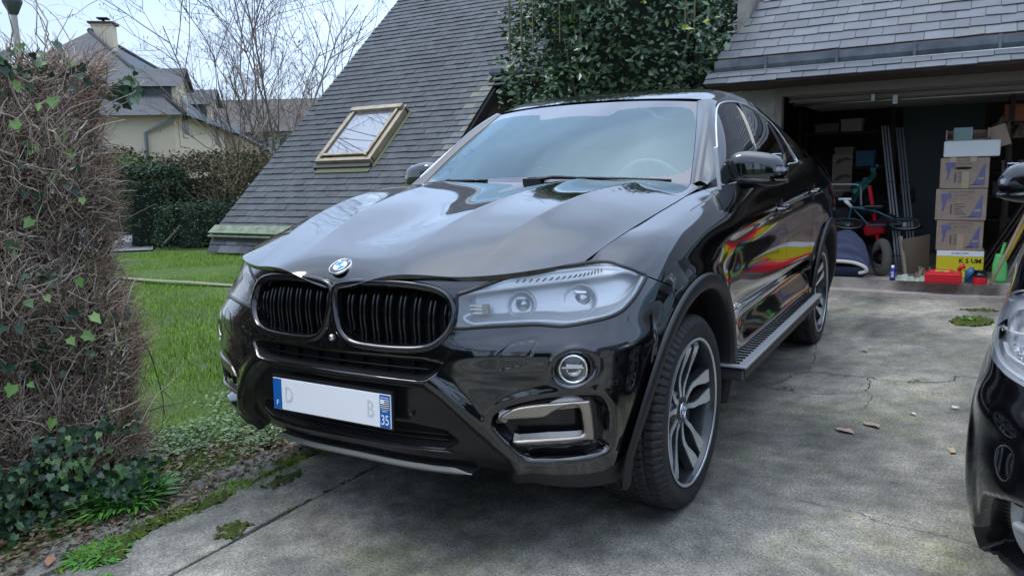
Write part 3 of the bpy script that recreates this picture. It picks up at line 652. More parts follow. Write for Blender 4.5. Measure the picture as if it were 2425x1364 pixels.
# number plate on its holder
PLM = Matrix(((0, 0, 1, 0), (1, 0, 0, 0), (0, 1, 0, 0), (0, 0, 0, 1)))
pc = Vector((.905, 0, .535)); TILT = Matrix.Translation(pc) @ Matrix.Rotation(R(-2), 4, 'Y')
def onpl(y, z, d=0): return TILT @ Vector((d, y, z))
pl = MB(); pl.box((0, 0, .0), (.014, .528, .125)); pl.box((.004, 0, .062), (.020, .53, .008)); pl.v = [tuple(TILT @ Vector((v[0]-.012, v[1], v[2]))) for v in pl.v]; plh = pl.build('plate_holder', SATIN, car, .003)
npl = empty('number_plate'); npl.parent = car
def slab(y0, y1, z0, z1, d0, d1, name, m, r_=.0): b = MB(); b.bbox(d0, d1, y0, y1, z0, z1); b.v = [tuple(TILT @ Vector(v)) for v in b.v]; return b.build(name, m, npl, r_)
slab(-.26, .26, -.055, .055, -.004, .002, 'plate_blank', WHITEP, .0015)
slab(-.2585, -.219, -.0535, .0535, .002, .0028, 'plate_band', BLUEP); slab(.217, .2585, -.0535, .0535, .002, .0028, 'plate_band', BLUEP)
def pltext(s, size, y, z, name, m, d=.003, **k): return text(s, size, TILT @ Matrix.Translation((d, y, z)) @ PLM, name, m, npl, **k)
PALE = mat('faded_letter', (.70, .71, .72), .4)
pltext('D', .078, -.185, 0, 'plate_letter', PALE, sx=.7); pltext('B', .078, .178, 0, 'plate_letter', PALE, sx=.7)
pltext('F', .026, -.239, -.032, 'country_letter', WHITEP); pltext('35', .046, .2375, -.030, 'department_number', WHITEP, sx=.72)
for i in range(12):
    a_ = i*math.pi/6; slab(-.239+.012*math.cos(a_)-.0014, -.239+.012*math.cos(a_)+.0014, .022+.012*math.sin(a_)-.0014, .022+.012*math.sin(a_)+.0014, .0028, .0031, 'plate_star', mat('plate_star', (.02, .2, .5), .4))
slab(.220, .255, .006, .038, .0028, .0031, 'flag_field', WHITEP)
for i in range(5): slab(.220 if i > 1 else .236, .255, .0075+.0062*(4-i), .0075+.0062*(4-i)+.0033, .0031, .0034, 'flag_stripe', BLACKINK)
pltext('BRETAGNE', .0062, .2375, .044, 'region_name', WHITEP)
pltext('BREIZH', .0062, .2375, .000, 'region_name', WHITEP)
for s_ in ((0.299,0.2659),):
    for q in (1, -1):
        p, n = bdisp([(s_[0]*q, s_[1])]); b = MB(); M = Vector(n[0]).to_track_quat('Z', 'Y').to_matrix(); b.lathe([(.016, -.004), (.0155, .001), (.0145, .0015), (.014, .0005), (.0001, .0005)], n=28); b.v = [tuple(M @ Vector(v)+Vector(p[0])) for v in b.v]; b.build('parking_sensor', SATIN, car)
p, n = bdisp([(0.0078,0.5186)]); b = MB(); b.lathe([(.011, -.004), (.011, .004), (.007, .007), (.0001, .008)], c=(0, 0, 0), axis='x', n=20); b.v = [(v[0]+p[0][0]+.002, v[1], v[2]+p[0][2]) for v in b.v]; b.build('front_camera', CHROME, car)
# thin bar across the upper intake with uprights, and the lip of the lower opening
vb = (_it[0][1]+_it[-1][1])/2
def barstrip(s0, s1, v, name, m, w, inset): 
    uu = [(x, v) for x in np.linspace(s0, s1, 30)]; p = BODY.at(np.abs(np.array(uu))); p[:, 1] *= np.sign(np.array(uu)[:, 0]+1e-9); b = MB()
    b.tube([tuple(x-np.array([inset, 0, 0])) for x in p], w, 6); b.build(name, m, car)
barstrip(-.36, .36, vb-.004, 'intake_bar', SATIN, .004, .030)
for x in (-.30, -.2, -.1, 0.0, .1, .2, .30):
    p = BODY.at([(abs(x), vb)])[0]; p[1] *= np.sign(x+1e-9); b = MB(); b.box((p[0]-.055, p[1], p[2]), (.04, .005, .06)); b.build('intake_fin', SATIN, car)
barstrip(-.42, .42, .130, 'lower_lip', GLOSSK, .004, .030)
for j in range(3): barstrip(-.40, .40, .148+.02*j, 'lower_grille_bar', PLASTIC, .003, .06)

# ---------- roundel
def roundel(c, ax, up, r, parent, name='badge'):
    g = empty(name); g.parent = parent; ax = Vector(ax).normalized(); up = Vector(up); up = (up-ax*up.dot(ax)).normalized(); rt = up.cross(ax); M = Matrix((rt, up, ax)).transposed()
    T = Matrix.Translation(c) @ M.to_4x4()
    def lat(prof, nm, m, a0=0, a1=2*math.pi, n_=48): b = MB(); b.lathe(prof, n=n_, a0=a0, a1=a1); b.v = [tuple(T @ Vector(v)) for v in b.v]; return b.build(nm, m, g)
    lat([(r, -.004), (r, .0025), (r*.97, .0035), (r*.93, .0030), (r*.925, .002)], 'badge_rim', CHROME)
    lat([(r*.925, .002), (r*.60, .003)], 'badge_ring', GLOSSK)
    lat([(r*.63, .003), (r*.62, .004), (r*.58, .004), (r*.575, .003)], 'badge_inner_rim', CHROME)
    for i in range(4): lat([(r*.58, .0032), (.0001, .0036)], 'badge_quarter', mat('badge_blue', (.02, .24, .66), .3) if i % 2 == 1 else mat('badge_white', (.8, .82, .84), .3), i*math.pi/2, (i+1)*math.pi/2, 10)
    for ch, a_ in (('B', 38), ('M', 0), ('W', -38)):
        if r > .035: text(ch, r*.34, T @ Matrix.Rotation(R(a_), 4, 'Z') @ Matrix.Translation((0, r*.77, .0028)), 'badge_letter', mat('badge_white', (.8, .82, .84), .3), g, .0003)
hp = HOOD.at([(0, 0.075)])[0]
roundel((.812, 0, .9765), (.50, 0, .86), (-.8, 0, .45), .041, car)

# ---------- arch trims, running boards, door handles
ARCHP = BODY.grid(np.arange(.9, 5.1, .01), np.arange(0, BODY.v[-1], .01)).reshape(-1, 3)
for q in (1, -1):
    for x0 in (0, -2.933):
        aa = np.radians(np.linspace(-14 if x0 == 0 else -12, 192, 70)); vs = []; prof = [(.522, .000), (.520, .010), (.512, .014), (.480, .014), (.466, .010), (.462, -.004), (.462, -.09)]
        ybs = np.array([ARCHP[np.argmin((ARCHP[:, 0]-(x0+.50*math.cos(a_)))**2+(ARCHP[:, 2]-max(.366+.50*math.sin(a_), .27))**2), 1] for a_ in aa]); ker = np.ones(9)/9; ybs = np.convolve(np.pad(ybs, 4, 'edge'), ker, 'valid')+.013
        for a_, yb in zip(aa, ybs):
            for r_, h in prof: vs.append((x0+r_*math.cos(a_), (yb+h)*q, .366+r_*math.sin(a_)))
        m = len(prof); b = MB(); b.add(vs, [(i*m+j, i*m+j+1, i*m+m+j+1, i*m+m+j) for i in range(len(aa)-1) for j in range(m-1)], 0, True); b.build('wheel_arch_trim', PLASTIC, car)
        # dark liner
        b = MB(); b.lathe([(.47, q*.93), (.47, q*.55), (.0001, q*.55)], c=(x0, 0, .366), axis='y', n=40, a0=R(8), a1=R(172)); b.build('wheel_arch_liner', DARKIN, car)
    rbx0, rbx1 = -.42, -2.42
    b = MB(); b.box(((rbx0+rbx1)/2, q*.965, .405), (rbx0-rbx1, .15, .05), top=(.97, .9)); b.build('running_board', PLASTIC, car, .01)
    b = MB(); b.box(((rbx0+rbx1)/2, q*.975, .437), (rbx0-rbx1-.03, .14, .012)); b.build('running_board_tread', ALU, car, .004)
    b = MB()
    for i in range(40):
        x = rbx0-.05-i*(rbx0-rbx1-.1)/39; b.box((x, q*.962, .4455), (.012, .095, .008)); b.box((x-.008, q*.905, .462), (.022, .014, .036), Matrix.Rotation(R(-35)*q, 3, 'X'))
    b.build('running_board_grips', PLASTIC, car); 
    b = MB(); b.box(((rbx0+rbx1)/2, q*.900, .462), (rbx0-rbx1-.02, .008, .05), Matrix.Rotation(R(-28)*q, 3, 'X')); b.build('running_board_backing', ALU, car, .002)
    for hx, hz in ((-1.40, 1.035), (-2.30, 1.085)):
        h = empty('door_handle'); h.parent = car; j = np.argmin((ALLP[:, 0]-hx)**2+(ALLP[:, 2]-hz)**2+100*(ALLUV[:, 0] > 5)); yb = ALLP[j, 1]
        b = MB(); pts = [(hx+.115, (yb+.002)*q, hz), (hx+.10, (yb+.026)*q, hz+.002), (hx, (yb+.036)*q, hz+.004), (hx-.09, (yb+.028)*q, hz+.006), (hx-.11, (yb+.002)*q, hz+.006)]
        b.tube(smooth_poly(pts, 5, False), .0135, 10); b.build('handle_grip', PAINT, h)
        b = MB(); b.lathe([(.0001, .0), (.055, .001)], c=(hx+.02, yb*q, hz), axis='y', n=24); b.v = [(v[0], (yb+.0025)*q, v[2]) for v in b.v]; b.build('handle_cup', SATIN, h)
text('xDrive', .052, Matrix.Translation((-.56, .972, .665)) @ Matrix(((-1, 0, 0, 0), (0, 0, 1, 0), (0, 1, 0, 0), (0, 0, 0, 1))), 'door_script', CHROME, car, .002)

# ---------- wing mirrors
def superell(c, r, e, name, m, parent, nu=40, nv=24, rot=None, warp=None):
    b = MB(); vs = []
    f = lambda w, p: math.copysign(abs(w)**p, w)
    for i in range(nv+1):
        v = -math.pi/2+math.pi*i/nv
        for j in range(nu):
            u = 2*math.pi*j/nu; p = Vector((r[0]*f(math.cos(v), e[0])*f(math.cos(u), e[1]), r[1]*f(math.cos(v), e[0])*f(math.sin(u), e[1]), r[2]*f(math.sin(v), e[0])))
            if warp: p = Vector(warp(p))
            if rot is not None: p = rot @ p
            vs.append(Vector(c)+p)
    b.add(vs, [(i*nu+j, i*nu+(j+1) % nu, (i+1)*nu+(j+1) % nu, (i+1)*nu+j) for i in range(nv) for j in range(nu)], 0, True)
    return b.build(name, m, parent)
def wing_mirror(q, parent, c=(-.95, .958, 1.252), S=1.0):
    wm = empty('wing_mirror'); wm.parent = parent; c = Vector((c[0], c[1]*q, c[2]))
    def warp(p):
        x, y, z = p; yo = y*q; k = (yo+.125)/.25          # 0 inboard .. 1 outboard
        z2 = z*(1.0-.10*k)-.030*max(0, k)**2*(1 if z > 0 else 0)+.006*k
        if x < 0: x *= .35
        x -= .045*k*k
        return (x*S, y*S, z2*S)
    superell(c+Vector((0, 0, -.008)), (.078, .128, .090), (.60, .52), 'mirror_housing', PAINT, wm, 48, 28, warp=warp)
    superell(c+Vector((-.002, 0, -.058*S)), (.081, .1295, .040), (.8, .52), 'mirror_base_cap', SATIN, wm, 48, 16, warp=warp)
    b = MB(); b.box(c+Vector((.058, .01*q, -.022)), (.012, .20, .007)); 
    b2 = MB(); b2.tube([c+Vector((-.01, -.11*q, -.065)), c+Vector((.0, -.16*q, -.075)), c+Vector((.015, -.21*q, -.085))], [.034*S, .028*S, .036*S], 12); b2.build('mirror_stalk', PAINT, wm)
    b3 = MB(); b3.box(c+Vector((-.030*S, 0, .002)), (.006, .20*S, .12*S)); b3.build('mirror_glass', mat('mirror_silver', (.8, .82, .85), .03, 1), wm, .002)
    return wm
wing_mirror(1, car); wing_mirror(-1, car)
for q in (1,):
    b = MB(); b.box((-.645, q*.858, 1.255), (.022, .016, .19), Matrix.Rotation(R(6)*q, 3, 'X')); b.build('mirror_sail', ALU, car, .006)

# ---------- wheels
def make_wheel(name='wheel', r=.366, w=.285, rim=.273, style='double'):
    g = empty(name)          # local: outer face towards +y, axle at origin, y=0 on the outer sidewall plane
    NP = 46; NA = 288; prof = []
    for i in range(NP):
        t = i/(NP-1)
        if t < .16: k = t/.16; prof.append((rim+.004+(r-.030-rim)*k, -.004-.006*(1-k)-.0*k+.006*math.sin(k*3)))          # outer sidewall
        elif t > .84: k = (1-t)/.16; prof.append((rim+.004+(r-.030-rim)*k, -w+.004+.006*(1-k)))
        else:
            k = (t-.16)/.68; y = -.004-(w-.008)*k; e_ = abs(2*k-1); prof.append((r-.030*max(0, (e_-.80)/.20)**2.2-.004*e_**2, y))
    P = np.array(prof); ang = np.linspace(0, 2*math.pi, NA, endpoint=False); vs = np.zeros((NP, NA, 3))
    for i in range(NP):
        rr = np.full(NA, P[i, 0]); yc = (-P[i, 1])/w; tread = P[i, 0] > r-.028
        if tread:
            for gy in (.22, .41, .60, .79):
                if abs(yc-gy) < .018: rr -= .008
            if yc < .2 or yc > .81 or .25 < yc < .38 or .63 < yc < .76:
                ph = (np.arange(NA)+ (1 if .25 < yc < .38 else 0)*2) % 4; rr -= np.where(ph == 0, .009, 0)
        vs[i, :, 0] = rr*np.cos(ang); vs[i, :, 1] = P[i, 1]; vs[i, :, 2] = rr*np.sin(ang)
    idx = np.arange(NP*NA).reshape(NP, NA); f = [(int(idx[i, j]), int(idx[i, (j+1) % NA]), int(idx[i+1, (j+1) % NA]), int(idx[i+1, j])) for i in range(NP-1) for j in range(NA)]
    b = MB(); b.add(vs.reshape(-1, 3), f, 0, False); t = b.build('tyre', RUBBER, g)
    for p_ in t.data.polygons:
        p_.use_smooth = bool(P[p_.vertices[0]//NA, 0] <= r-.028)
    # rim barrel and lip
    b = MB(); b.lathe([(rim+.006, -.010), (rim+.004, -.003), (rim-.004, -.004), (rim-.010, -.012), (rim-.016, -.05), (rim-.03, -.16), (rim-.03, -w+.01)], axis='y', n=72); b.build('rim_barrel', RIMDARK, g)
    b = MB(); b.lathe([(rim+.005, -.0035), (rim+.001, -.0015), (rim-.0055, -.0045), (rim-.007, -.012)], axis='y', n=72); b.build('rim_lip', RIMFACE, g)
    if style == 'double':
        for i in range(5):
            base = math.pi/2+R(8)+i*2*math.pi/5; 
            b = MB()
            for s_ in (-1, 1):
                secs = []
                for j in range(9):
                    t = j/8; rad = .050+(rim-.006-.050)*t; off = (.015+.032*sstep(t, .0, .45)-.006*t)*s_ if True else 0
                    wd = .013+.002*t+.014*sstep(t, .45, .80); 
                    yd = -.052+.034*sstep(t, .1, .95)+ (-.006*math.sin(t*math.pi)); yd -= .012*sstep(t, .88, 1.0)
                    secs.append((rad, off, wd, yd))
                vs = []
                for rad, off, wd, yd in secs:
                    tv = np.array([-math.sin(base), 0, math.cos(base)]); rv_ = np.array([math.cos(base), 0, math.sin(base)])
                    for a_, dy in ((-wd-.004, -.035), (-wd, -.003), (-wd+.003, 0), (wd-.003, 0), (wd, -.003), (wd+.004, -.035)): vs.append(rv_*rad+tv*(off+a_)+np.array([0, yd+dy, 0]))
                n_ = len(secs)
                for j in range(5): b.add(vs, [(i_*6+j, i_*6+j+1, i_*6+7+j, i_*6+6+j) for i_ in range(n_-1)], 0 if j == 2 else 1, False)
            b.build('spoke', [RIMFACE, RIMDARK], g)
        b = MB(); b.lathe([(.085, -.09), (.082, -.062), (.066, -.056), (.040, -.052), (.036, -.056), (.034, -.05), (.0001, -.048)], axis='y', n=40); b.build('wheel_hub', RIMDARK, g)
        for i in range(5):
            a_ = i*2*math.pi/5+R(44); b = MB(); b.lathe([(.009, -.052), (.009, -.062), (.0001, -.062)], c=(.054*math.cos(a_), 0, .054*math.sin(a_)), axis='y', n=6); b.build('wheel_bolt', STEEL, g)
        rb_ = roundel((0, -.0475, 0), (0, 1, 0), (0, 0, 1), .031, g, 'centre_cap')
        for ch in [x for x in bpy.data.objects if x.parent and x.parent.name.startswith('centre_cap') and x.parent.parent == g]: pass
    b = MB(); b.lathe([(.185, -.10), (.185, -.125), (.09, -.125), (.09, -.10), (.185, -.10)], axis='y', n=48); b.build('brake_disc', STEEL, g)
    b = MB(); b.lathe([(.20, -.085), (.20, -.14), (.12, -.14), (.12, -.085), (.20, -.085)], axis='y', n=14, a0=R(150), a1=R(215)); b.build('brake_caliper', RIMDARK, g)
    return g
whl = make_wheel(); whl.parent = car; whl.location = (0, .962, .366); whl.rotation_euler = (R(0), R(0), R(-1.5))
for (x, y, rz, ry) in ((-2.933, .968, 0, 25), (0, -.962, 180, 40), (-2.933, -.968, 180, 10)):
    w_ = copy_tree(whl, car); w_.location = (x, y, .366); w_.rotation_euler = (0, R(ry), R(rz))

# ---------- underbody and cabin
b = MB(); b.bbox(-3.7, .60, -.70, .70, .31, .60); b.bbox(-3.7, .45, -.84, .84, .50, .56); b.build('underbody', DARKIN, car)
b = MB(); b.bbox(-2.4, -.5, -.90, .90, .30, .5); b.build('floor_pan', DARKIN, car)
SEAT = mat('dark_leather', (.022, .022, .024), .5)
b = MB(); vs = []; 
for i in range(21):
    y = -.80+1.6*i/20; k_ = .05*math.exp(-((y-.36)/.2)**2)
    vs += [(-.50, y, 1.12), (-.62, y, 1.165), (-.80, y, 1.165+k_), (-1.02, y, 1.13+k_*.6), (-1.10, y, .95)]
b.add(vs, [(i*5+j, i*5+j+1, i*5+6+j, i*5+5+j) for i in range(20) for j in range(4)], 0, True); b.build('dashboard', mat('dash_vinyl', (.06, .06, .065), .55), car)
sw = MB(); M = Matrix.Translation((-1.16, .37, 1.13)) @ Matrix.Rotation(R(-66), 4, 'Y'); sw.tube([tuple(M @ Vector((.185*math.cos(a_), .185*math.sin(a_), 0))) for a_ in np.linspace(0, 2*math.pi, 40, endpoint=False)], .015, 8, closed=True)
for a_ in (R(0), R(90), R(180+0), R(270)): sw.bar(tuple(M @ Vector((0, 0, -.02))), tuple(M @ Vector((.18*math.cos(a_), .18*math.sin(a_), 0))), .03, .012)
sw.build('steering_wheel', mat('wheel_leather', (.30, .31, .33), .4), car)
for x, ys in ((-1.62, (.37, -.37)), (-2.45, (.40, -.40))):
    for y in ys:
        s_ = empty('seat'); s_.parent = car
        superell((x+.12, y, .82), (.27, .26, .10), (.4, .4), 'seat_cushion', SEAT, s_, 24, 12)
        superell((x-.17, y, 1.12), (.07, .25, .33), (.45, .4), 'backrest', SEAT, s_, 24, 16, rot=Matrix.Rotation(R(-14), 3, 'Y'))
        superell((x-.27, y, 1.49), (.045, .13, .085), (.6, .6), 'headrest', SEAT, s_, 20, 12)
b = MB(); b.box((-1.12, 0, 1.52), (.05, .24, .07)); b.build('interior_mirror', SATIN, car, .015)
# sensor block behind the top of the windscreen
blk = MB(); pts = [(-0.05,0.7684),(-0.05,0.6682),(-0.05,0.5443),(-0.0146,0.5052),(0.0747,0.4963),(0.0946,0.5758),(0.1039,0.6253),(0.2185,0.6353),(0.2449,0.6854),(0.0591,0.7376)]
P3 = WS.at(np.array(pts)); blk.add([tuple(p-np.array([.006, 0, .008])) for p in P3], [tuple(range(len(P3)))]); blk.build('windscreen_sensor_block', mat('sensor_shade', (.03, .024, .03), .4), car)
# wipers
def wiper(pts, hub, name='wiper'):
    g = empty(name); g.parent = car; b = MB(); b.tube(pts, [.007]*len(pts), 6); b.build('wiper_blade', SATIN, g)
    b = MB(); b.box(hub, (.05, .09, .022)); b.tube([hub, tuple(Vector(hub)*.6+Vector(pts[len(pts)//2])*.4+Vector((0, 0, .012))), pts[len(pts)//2]], [.012, .009, .006], 6); b.build('wiper_arm', PLASTIC, g, .004)
def wsl(pts, off=.012): p, n = surf_frame(WS, np.abs(np.array(pts))); p[:, 1] *= np.sign(np.array(pts)[:, 0]); return [tuple(a_+np.array([.006, 0, off])) for a_ in p]
wiper(wsl([(.62, .012), (.45, .022), (.28, .028), (.12, .030), (.02, .024)]), (-.455, .05, 1.222))
wiper(wsl([(-.62, .02), (-.50, .030), (-.40, .030), (-.30, .026), (-.20, .02)]), (-.53, -.52, 1.212))
b = MB(); b.bbox(-.70, -.42, -.76, .76, 1.12, 1.17); b.build('cowl', DARKIN, car)
# stickers on the far corner of the windscreen
for (u_, v_, r_, c_) in ((-.66, .10, .030, (.35, .55, .2)), (-.69, .045, .024, (.2, .5, .65))):
    p, n = surf_frame(WS, [(abs(u_), v_)]); p = Vector(p[0]*[1, -1, 1]); n = Vector(n[0]*[1, -1, 1]); M = Matrix.Translation(p-n*.003) @ n.to_track_quat('Z', 'Y').to_matrix().to_4x4()
    b = MB(); b.lathe([(r_, 0), (.0001, .0003)], n=28); b.v = [tuple(M @ Vector(v)) for v in b.v]; b.build('windscreen_sticker', mat('sticker%d' % int(r_*1000), c_, .4), car)

# ================================================================== setting: ground, driveway, lawn
def tilesheet(): pass
CONC = mat('weathered_concrete', (.3, .29, .27), .85); c = NT(CONC); V = c.coord()
base = c.ramp(c.noise(1.1, 7, .62, V), [(.32, (.12, .121, .116)), (.45, (.235, .228, .21)), (.57, (.36, .345, .312)), (.72, (.56, .53, .475))])
fine = c.ramp(c.noise(125, 3, .8, V), [(.33, (.42, .42, .41)), (.52, (1.03, 1.0, .94)), (.68, (1.6, 1.54, 1.42))])
mid = c.ramp(c.noise(9, 6, .65, V), [(.3, (.62, .62, .62)), (.7, (1.25, 1.25, 1.24))])
c1 = c.mixc(1, base, fine, 'MULTIPLY'); c1 = c.mixc(1, c1, mid, 'MULTIPLY')
alg = c.ramp(c.noise(1.7, 6, .7, c.n('Mapping', {0: V, 1: (3.3, 1.2, 0)}).outputs[0]), [(.50, (0, 0, 0)), (.70, (.75, .75, .75))])
c1 = c.mixc(alg, c1, c.mixc(1, c1, (.85, .92, .55), 'MULTIPLY'))
st = c.ramp(c.noise(.55, 5, .6, c.n('Mapping', {0: V, 1: (9, 4, 0)}).outputs[0]), [(.42, (0, 0, 0)), (.60, (.75, .75, .75))])
c1 = c.mixc(st, c1, c.mixc(1, c1, (.52, .55, .56), 'MULTIPLY'))
spk = c.ramp(c.n('TexVoronoi', {'Vector': V, 'Scale': 34, 'Randomness': 1}).outputs[0], [(.05, (1, 1, 1)), (.10, (0, 0, 0))])
c1 = c.mixc(c.math('MULTIPLY', spk, c.ramp(c.noise(16, 2, .5, V), [(.5, (0, 0, 0)), (.62, (1, 1, 1))])), c1, (.62, .60, .56))
c.link(c1, c.b.inputs['Base Color']); c.bump(c.math('ADD', c.noise(70, 5, .7, V), c.math('MULTIPLY', c.noise(6, 5, .6, V), 2.0)), .55, .006)
c.link(c.ramp(c.noise(2.2, 4, .6, V), [(.35, (.62, .62, .62)), (.6, (.9, .9, .9))]), c.b.inputs['Roughness'])

MUD = mat('lawn_soil', (.06, .07, .02), .95); c = NT(MUD)
k1 = c.ramp(c.noise(1.2, 6, .6), [(.3, (.050, .085, .012)), (.6, (.085, .15, .018)), (.8, (.12, .17, .03))]); k2 = c.ramp(c.noise(40, 4, .7), [(.3, (.4, .4, .4)), (.7, (1.3, 1.3, 1.2))])
c.link(c.mixc(1, k1, k2, 'MULTIPLY'), c.b.inputs['Base Color']); c.bump(c.noise(50, 4, .7), .8, .02)
b = MB(); n_ = 60
def gz(x, y): return -.012+(.03*math.sin(x*1.7+y)*math.cos(y*1.3) if y < -1.2 and x > -5 else 0)
b.add([(-400, -400, -.03), (400, -400, -.03), (400, 400, -.03), (-400, 400, -.03)], [(0, 1, 2, 3)]); tag(b.build('ground', mat('far_ground', (.06, .085, .03), .95)), kind='structure')
b = MB(); xs = np.linspace(-14, 9, 93); ys = np.linspace(-24, -.9, 93); b.add([(x, y, gz(x, y)*min(1, max(0, (-.9-y)/.4))-.004) for y in ys for x in xs], [(j*93+i, j*93+i+1, j*93+94+i, j*93+93+i) for j in range(92) for i in range(92)], 0, True); tag(b.build('lawn', MUD), kind='structure')
# driveway: slabs cast side by side with open joints
b = MB()
def slab_(x0, x1, ya, yb, seed, wob=.006, z=.004):
    r_ = random.Random(seed); nx = 90; e0 = []; e1 = []; f0 = r_.random()*9
    for i in range(nx+1):
        x = x0+(x1-x0)*i/nx; w = wob*(math.sin(x*5.3+f0)+.6*math.sin(x*13.1+f0*2)+.4*math.sin(x*37+f0*5)); e0.append((x, ya+w)); w = wob*(math.sin(x*4.7+f0*3)+.6*math.sin(x*11.7+f0)+.4*math.sin(x*31+f0)); e1.append((x, yb+w))
    k = len(b.v); vs = []
    for (xa, a_), (xb_, c_) in zip(e0, e1): vs += [(xa, a_, -.06), (xa, a_, z-.004), (xa, a_+.006, z), (xb_, c_-.006, z), (xb_, c_, z-.004), (xb_, c_, -.06)]
    b.add(vs, [(i*6+j, i*6+6+j, i*6+7+j, i*6+1+j) for i in range(nx) for j in range(5)])
slab_(-5.05, 9, -.385, 12, 1, .004, .006); slab_(-5.05, 9, -.745, -.405, 2, .008, .003); slab_(-5.05, 9, -1.0, -.775, 5, .022, .0)
drv = b.build('driveway', CONC); tag(drv, kind='structure')
b = MB(); b.bbox(-5.05, 9, -1.02, -.3, -.09, -.035); tag(b.build('joint_soil', mat('joint_soil', (.03, .028, .02), .95)), kind='structure')
b = MB(); b.bbox(-5.22, -5.05, -.6, 6, -.05, .055); b.bbox(-5.36, -5.19, -.2, 6, -.05, .155); STEPM = mat('step_concrete', (.42, .38, .34), .9); c = NT(STEPM)
c.link(c.ramp(c.noise(5, 6, .7), [(.3, (.17, .15, .13)), (.5, (.38, .33, .29)), (.75, (.52, .46, .42))]), c.b.inputs['Base Color']); c.bump(c.noise(30, 4), .5, .01)
tag(b.build('step', STEPM, bevel=.006), kind='structure')
ASPH = mat('pale_asphalt', (.22, .22, .23), .9)
b = MB(); b.add([(-8.2, -13.9, .012), (-5.9, -10.7, .012), (-5.3, -11.5, .012), (-5.8, -24, .012), (-12, -24, .012), (-9.4, -15.9, .012)], [(0, 5, 4, 3, 2, 1)]); tag(b.build('road', ASPH), kind='structure')
STONE = mat('path_stone', (.22, .20, .13), .9)
b = MB(); pth = [(-3.6, -9.6), (-3.35, -8.6), (-3.24, -7.18), (-3.3, -6.3), (-3.31, -5.47), (-3.4, -4.4), (-3.45, -3.0), (-3.3, -1.1)]; sp = smooth_poly(pth, 8, False)
b.add([(x+dx, y, .022) for x, y in sp for dx in (-.055, .055)], [(2*i, 2*i+1, 2*i+3, 2*i+2) for i in range(len(sp)-1)]); tag(b.build('path', STONE), kind='structure')

# cracks in the concrete: thin dark ribbons
def rough_line(pts, amp, seed, n=10):
    r_ = random.Random(seed); s_ = smooth_poly(pts, n, False); return [(x+r_.gauss(0, amp), y+r_.gauss(0, amp)) for x, y in s_]
b = MB()
CW_ = .42
for i, (pts, w, a_) in enumerate([([(-1.683, .84), (-1.8, .927), (-1.996, .962), (-2.093, 1.038), (-2.115, 1.135), (-2.097, 1.255), (-2.108, 1.368), (-2.07, 1.461), (-2.167, 1.736), (-2.273, 1.797), (-2.35, 1.861), (-2.4, 2.4)], .008, .006), ([(-1.683, .84), (-1.624, 1.03), (-1.667, 1.199), (-1.775, 1.358), (-1.941, 1.384), (-2.10, 1.36)], .007, .006), ([(-2.093, 1.038), (-2.289, 1.011), (-2.6, 1.0), (-3.0, .93), (-3.3, 1.0)], .005, .006), ([(-1.85, 1.36), (-1.7, 1.42), (-1.5, 1.40)], .004, .005), ([(-.197, 1.288), (-.181, 1.411), (-.181, 1.512), (-.135, 1.586), (-.124, 1.719), (-.1, 1.857), (-.06, 2.2)], .005, .004), ([(-1.9, 1.12), (-2.0, 1.15), (-2.11, 1.16)], .003, .004), ([(-3.2, 1.25), (-3.5, 1.3), (-3.6, 1.5)], .003, .01)]):
    L_ = rough_line(pts, a_, i); r_ = random.Random(i); vs = []
    for j, (x, y) in enumerate(L_):
        a0 = L_[max(0, j-1)]; a1 = L_[min(len(L_)-1, j+1)]; d = Vector((a1[0]-a0[0], a1[1]-a0[1])).normalized(); ww = w*CW_*r_.uniform(.25, 1)*(.3 if j in (0, len(L_)-1) else 1)
        vs += [(x-d.y*ww, y+d.x*ww, .0105), (x+d.y*ww, y-d.x*ww, .0105)]
    b.add(vs, [(2*j, 2*j+1, 2*j+3, 2*j+2) for j in range(len(L_)-1)])
tag(b.build('crack', mat('crack_dark', (.02, .019, .016), .95)), kind='structure')

# ---- leaf and blade meshes built straight from arrays
def face_mesh(name, V4, m, per=4, rand=None, parent=None, smooth=False, uv=False):
    """V4: array [n, per, 3], one face each; stores a random value per face as attribute 'rnd'"""
    V4 = np.asarray(V4, np.float32); n = len(V4); me = bpy.data.meshes.new(name); me.vertices.add(n*per); me.vertices.foreach_set('co', V4.ravel())
    me.loops.add(n*per); me.loops.foreach_set('vertex_index', np.arange(n*per, dtype=np.int32)); me.polygons.add(n); me.polygons.foreach_set('loop_start', np.arange(0, n*per, per, dtype=np.int32)); me.update(calc_edges=True)
    a = me.attributes.new('rnd', 'FLOAT', 'FACE'); a.data.foreach_set('value', (rng.random(n) if rand is None else rand).astype(np.float32))
    return link(name, me, m, parent)
def rnd_mat(name, stops, rough=.6, spec=.5, trans=0, bump=0, coat=0):
    m = mat(name, (.1, .1, .1), rough, coat=coat); c = NT(m); a = c.n('Attribute'); a.attribute_name = 'rnd'
    c.link(c.ramp(a.outputs['Fac'], stops), c.b.inputs['Base Color']); c.b.inputs['Specular IOR Level'].default_value = spec
    return m
def blades(n, fx, h, w, name, m, seed=0, lean=.5):
    r = np.random.default_rng(seed); p = fx(r, n); n = len(p); a = r.random(n)*2*np.pi; hh = h*(.4+.9*r.random(n)); ww = w*(.6+.8*r.random(n))
    d = np.stack([np.cos(a), np.sin(a), np.zeros(n)], 1); l = r.random(n)*2*np.pi; le = np.stack([np.cos(l), np.sin(l), np.zeros(n)], 1)*(hh*lean*(.3+r.random(n)))[:, None]
    top = p+le+np.stack([np.zeros(n), np.zeros(n), hh], 1); v = np.stack([p-d*ww[:, None], p+d*ww[:, None], top], 1)
    return face_mesh(name, v, m, 3)
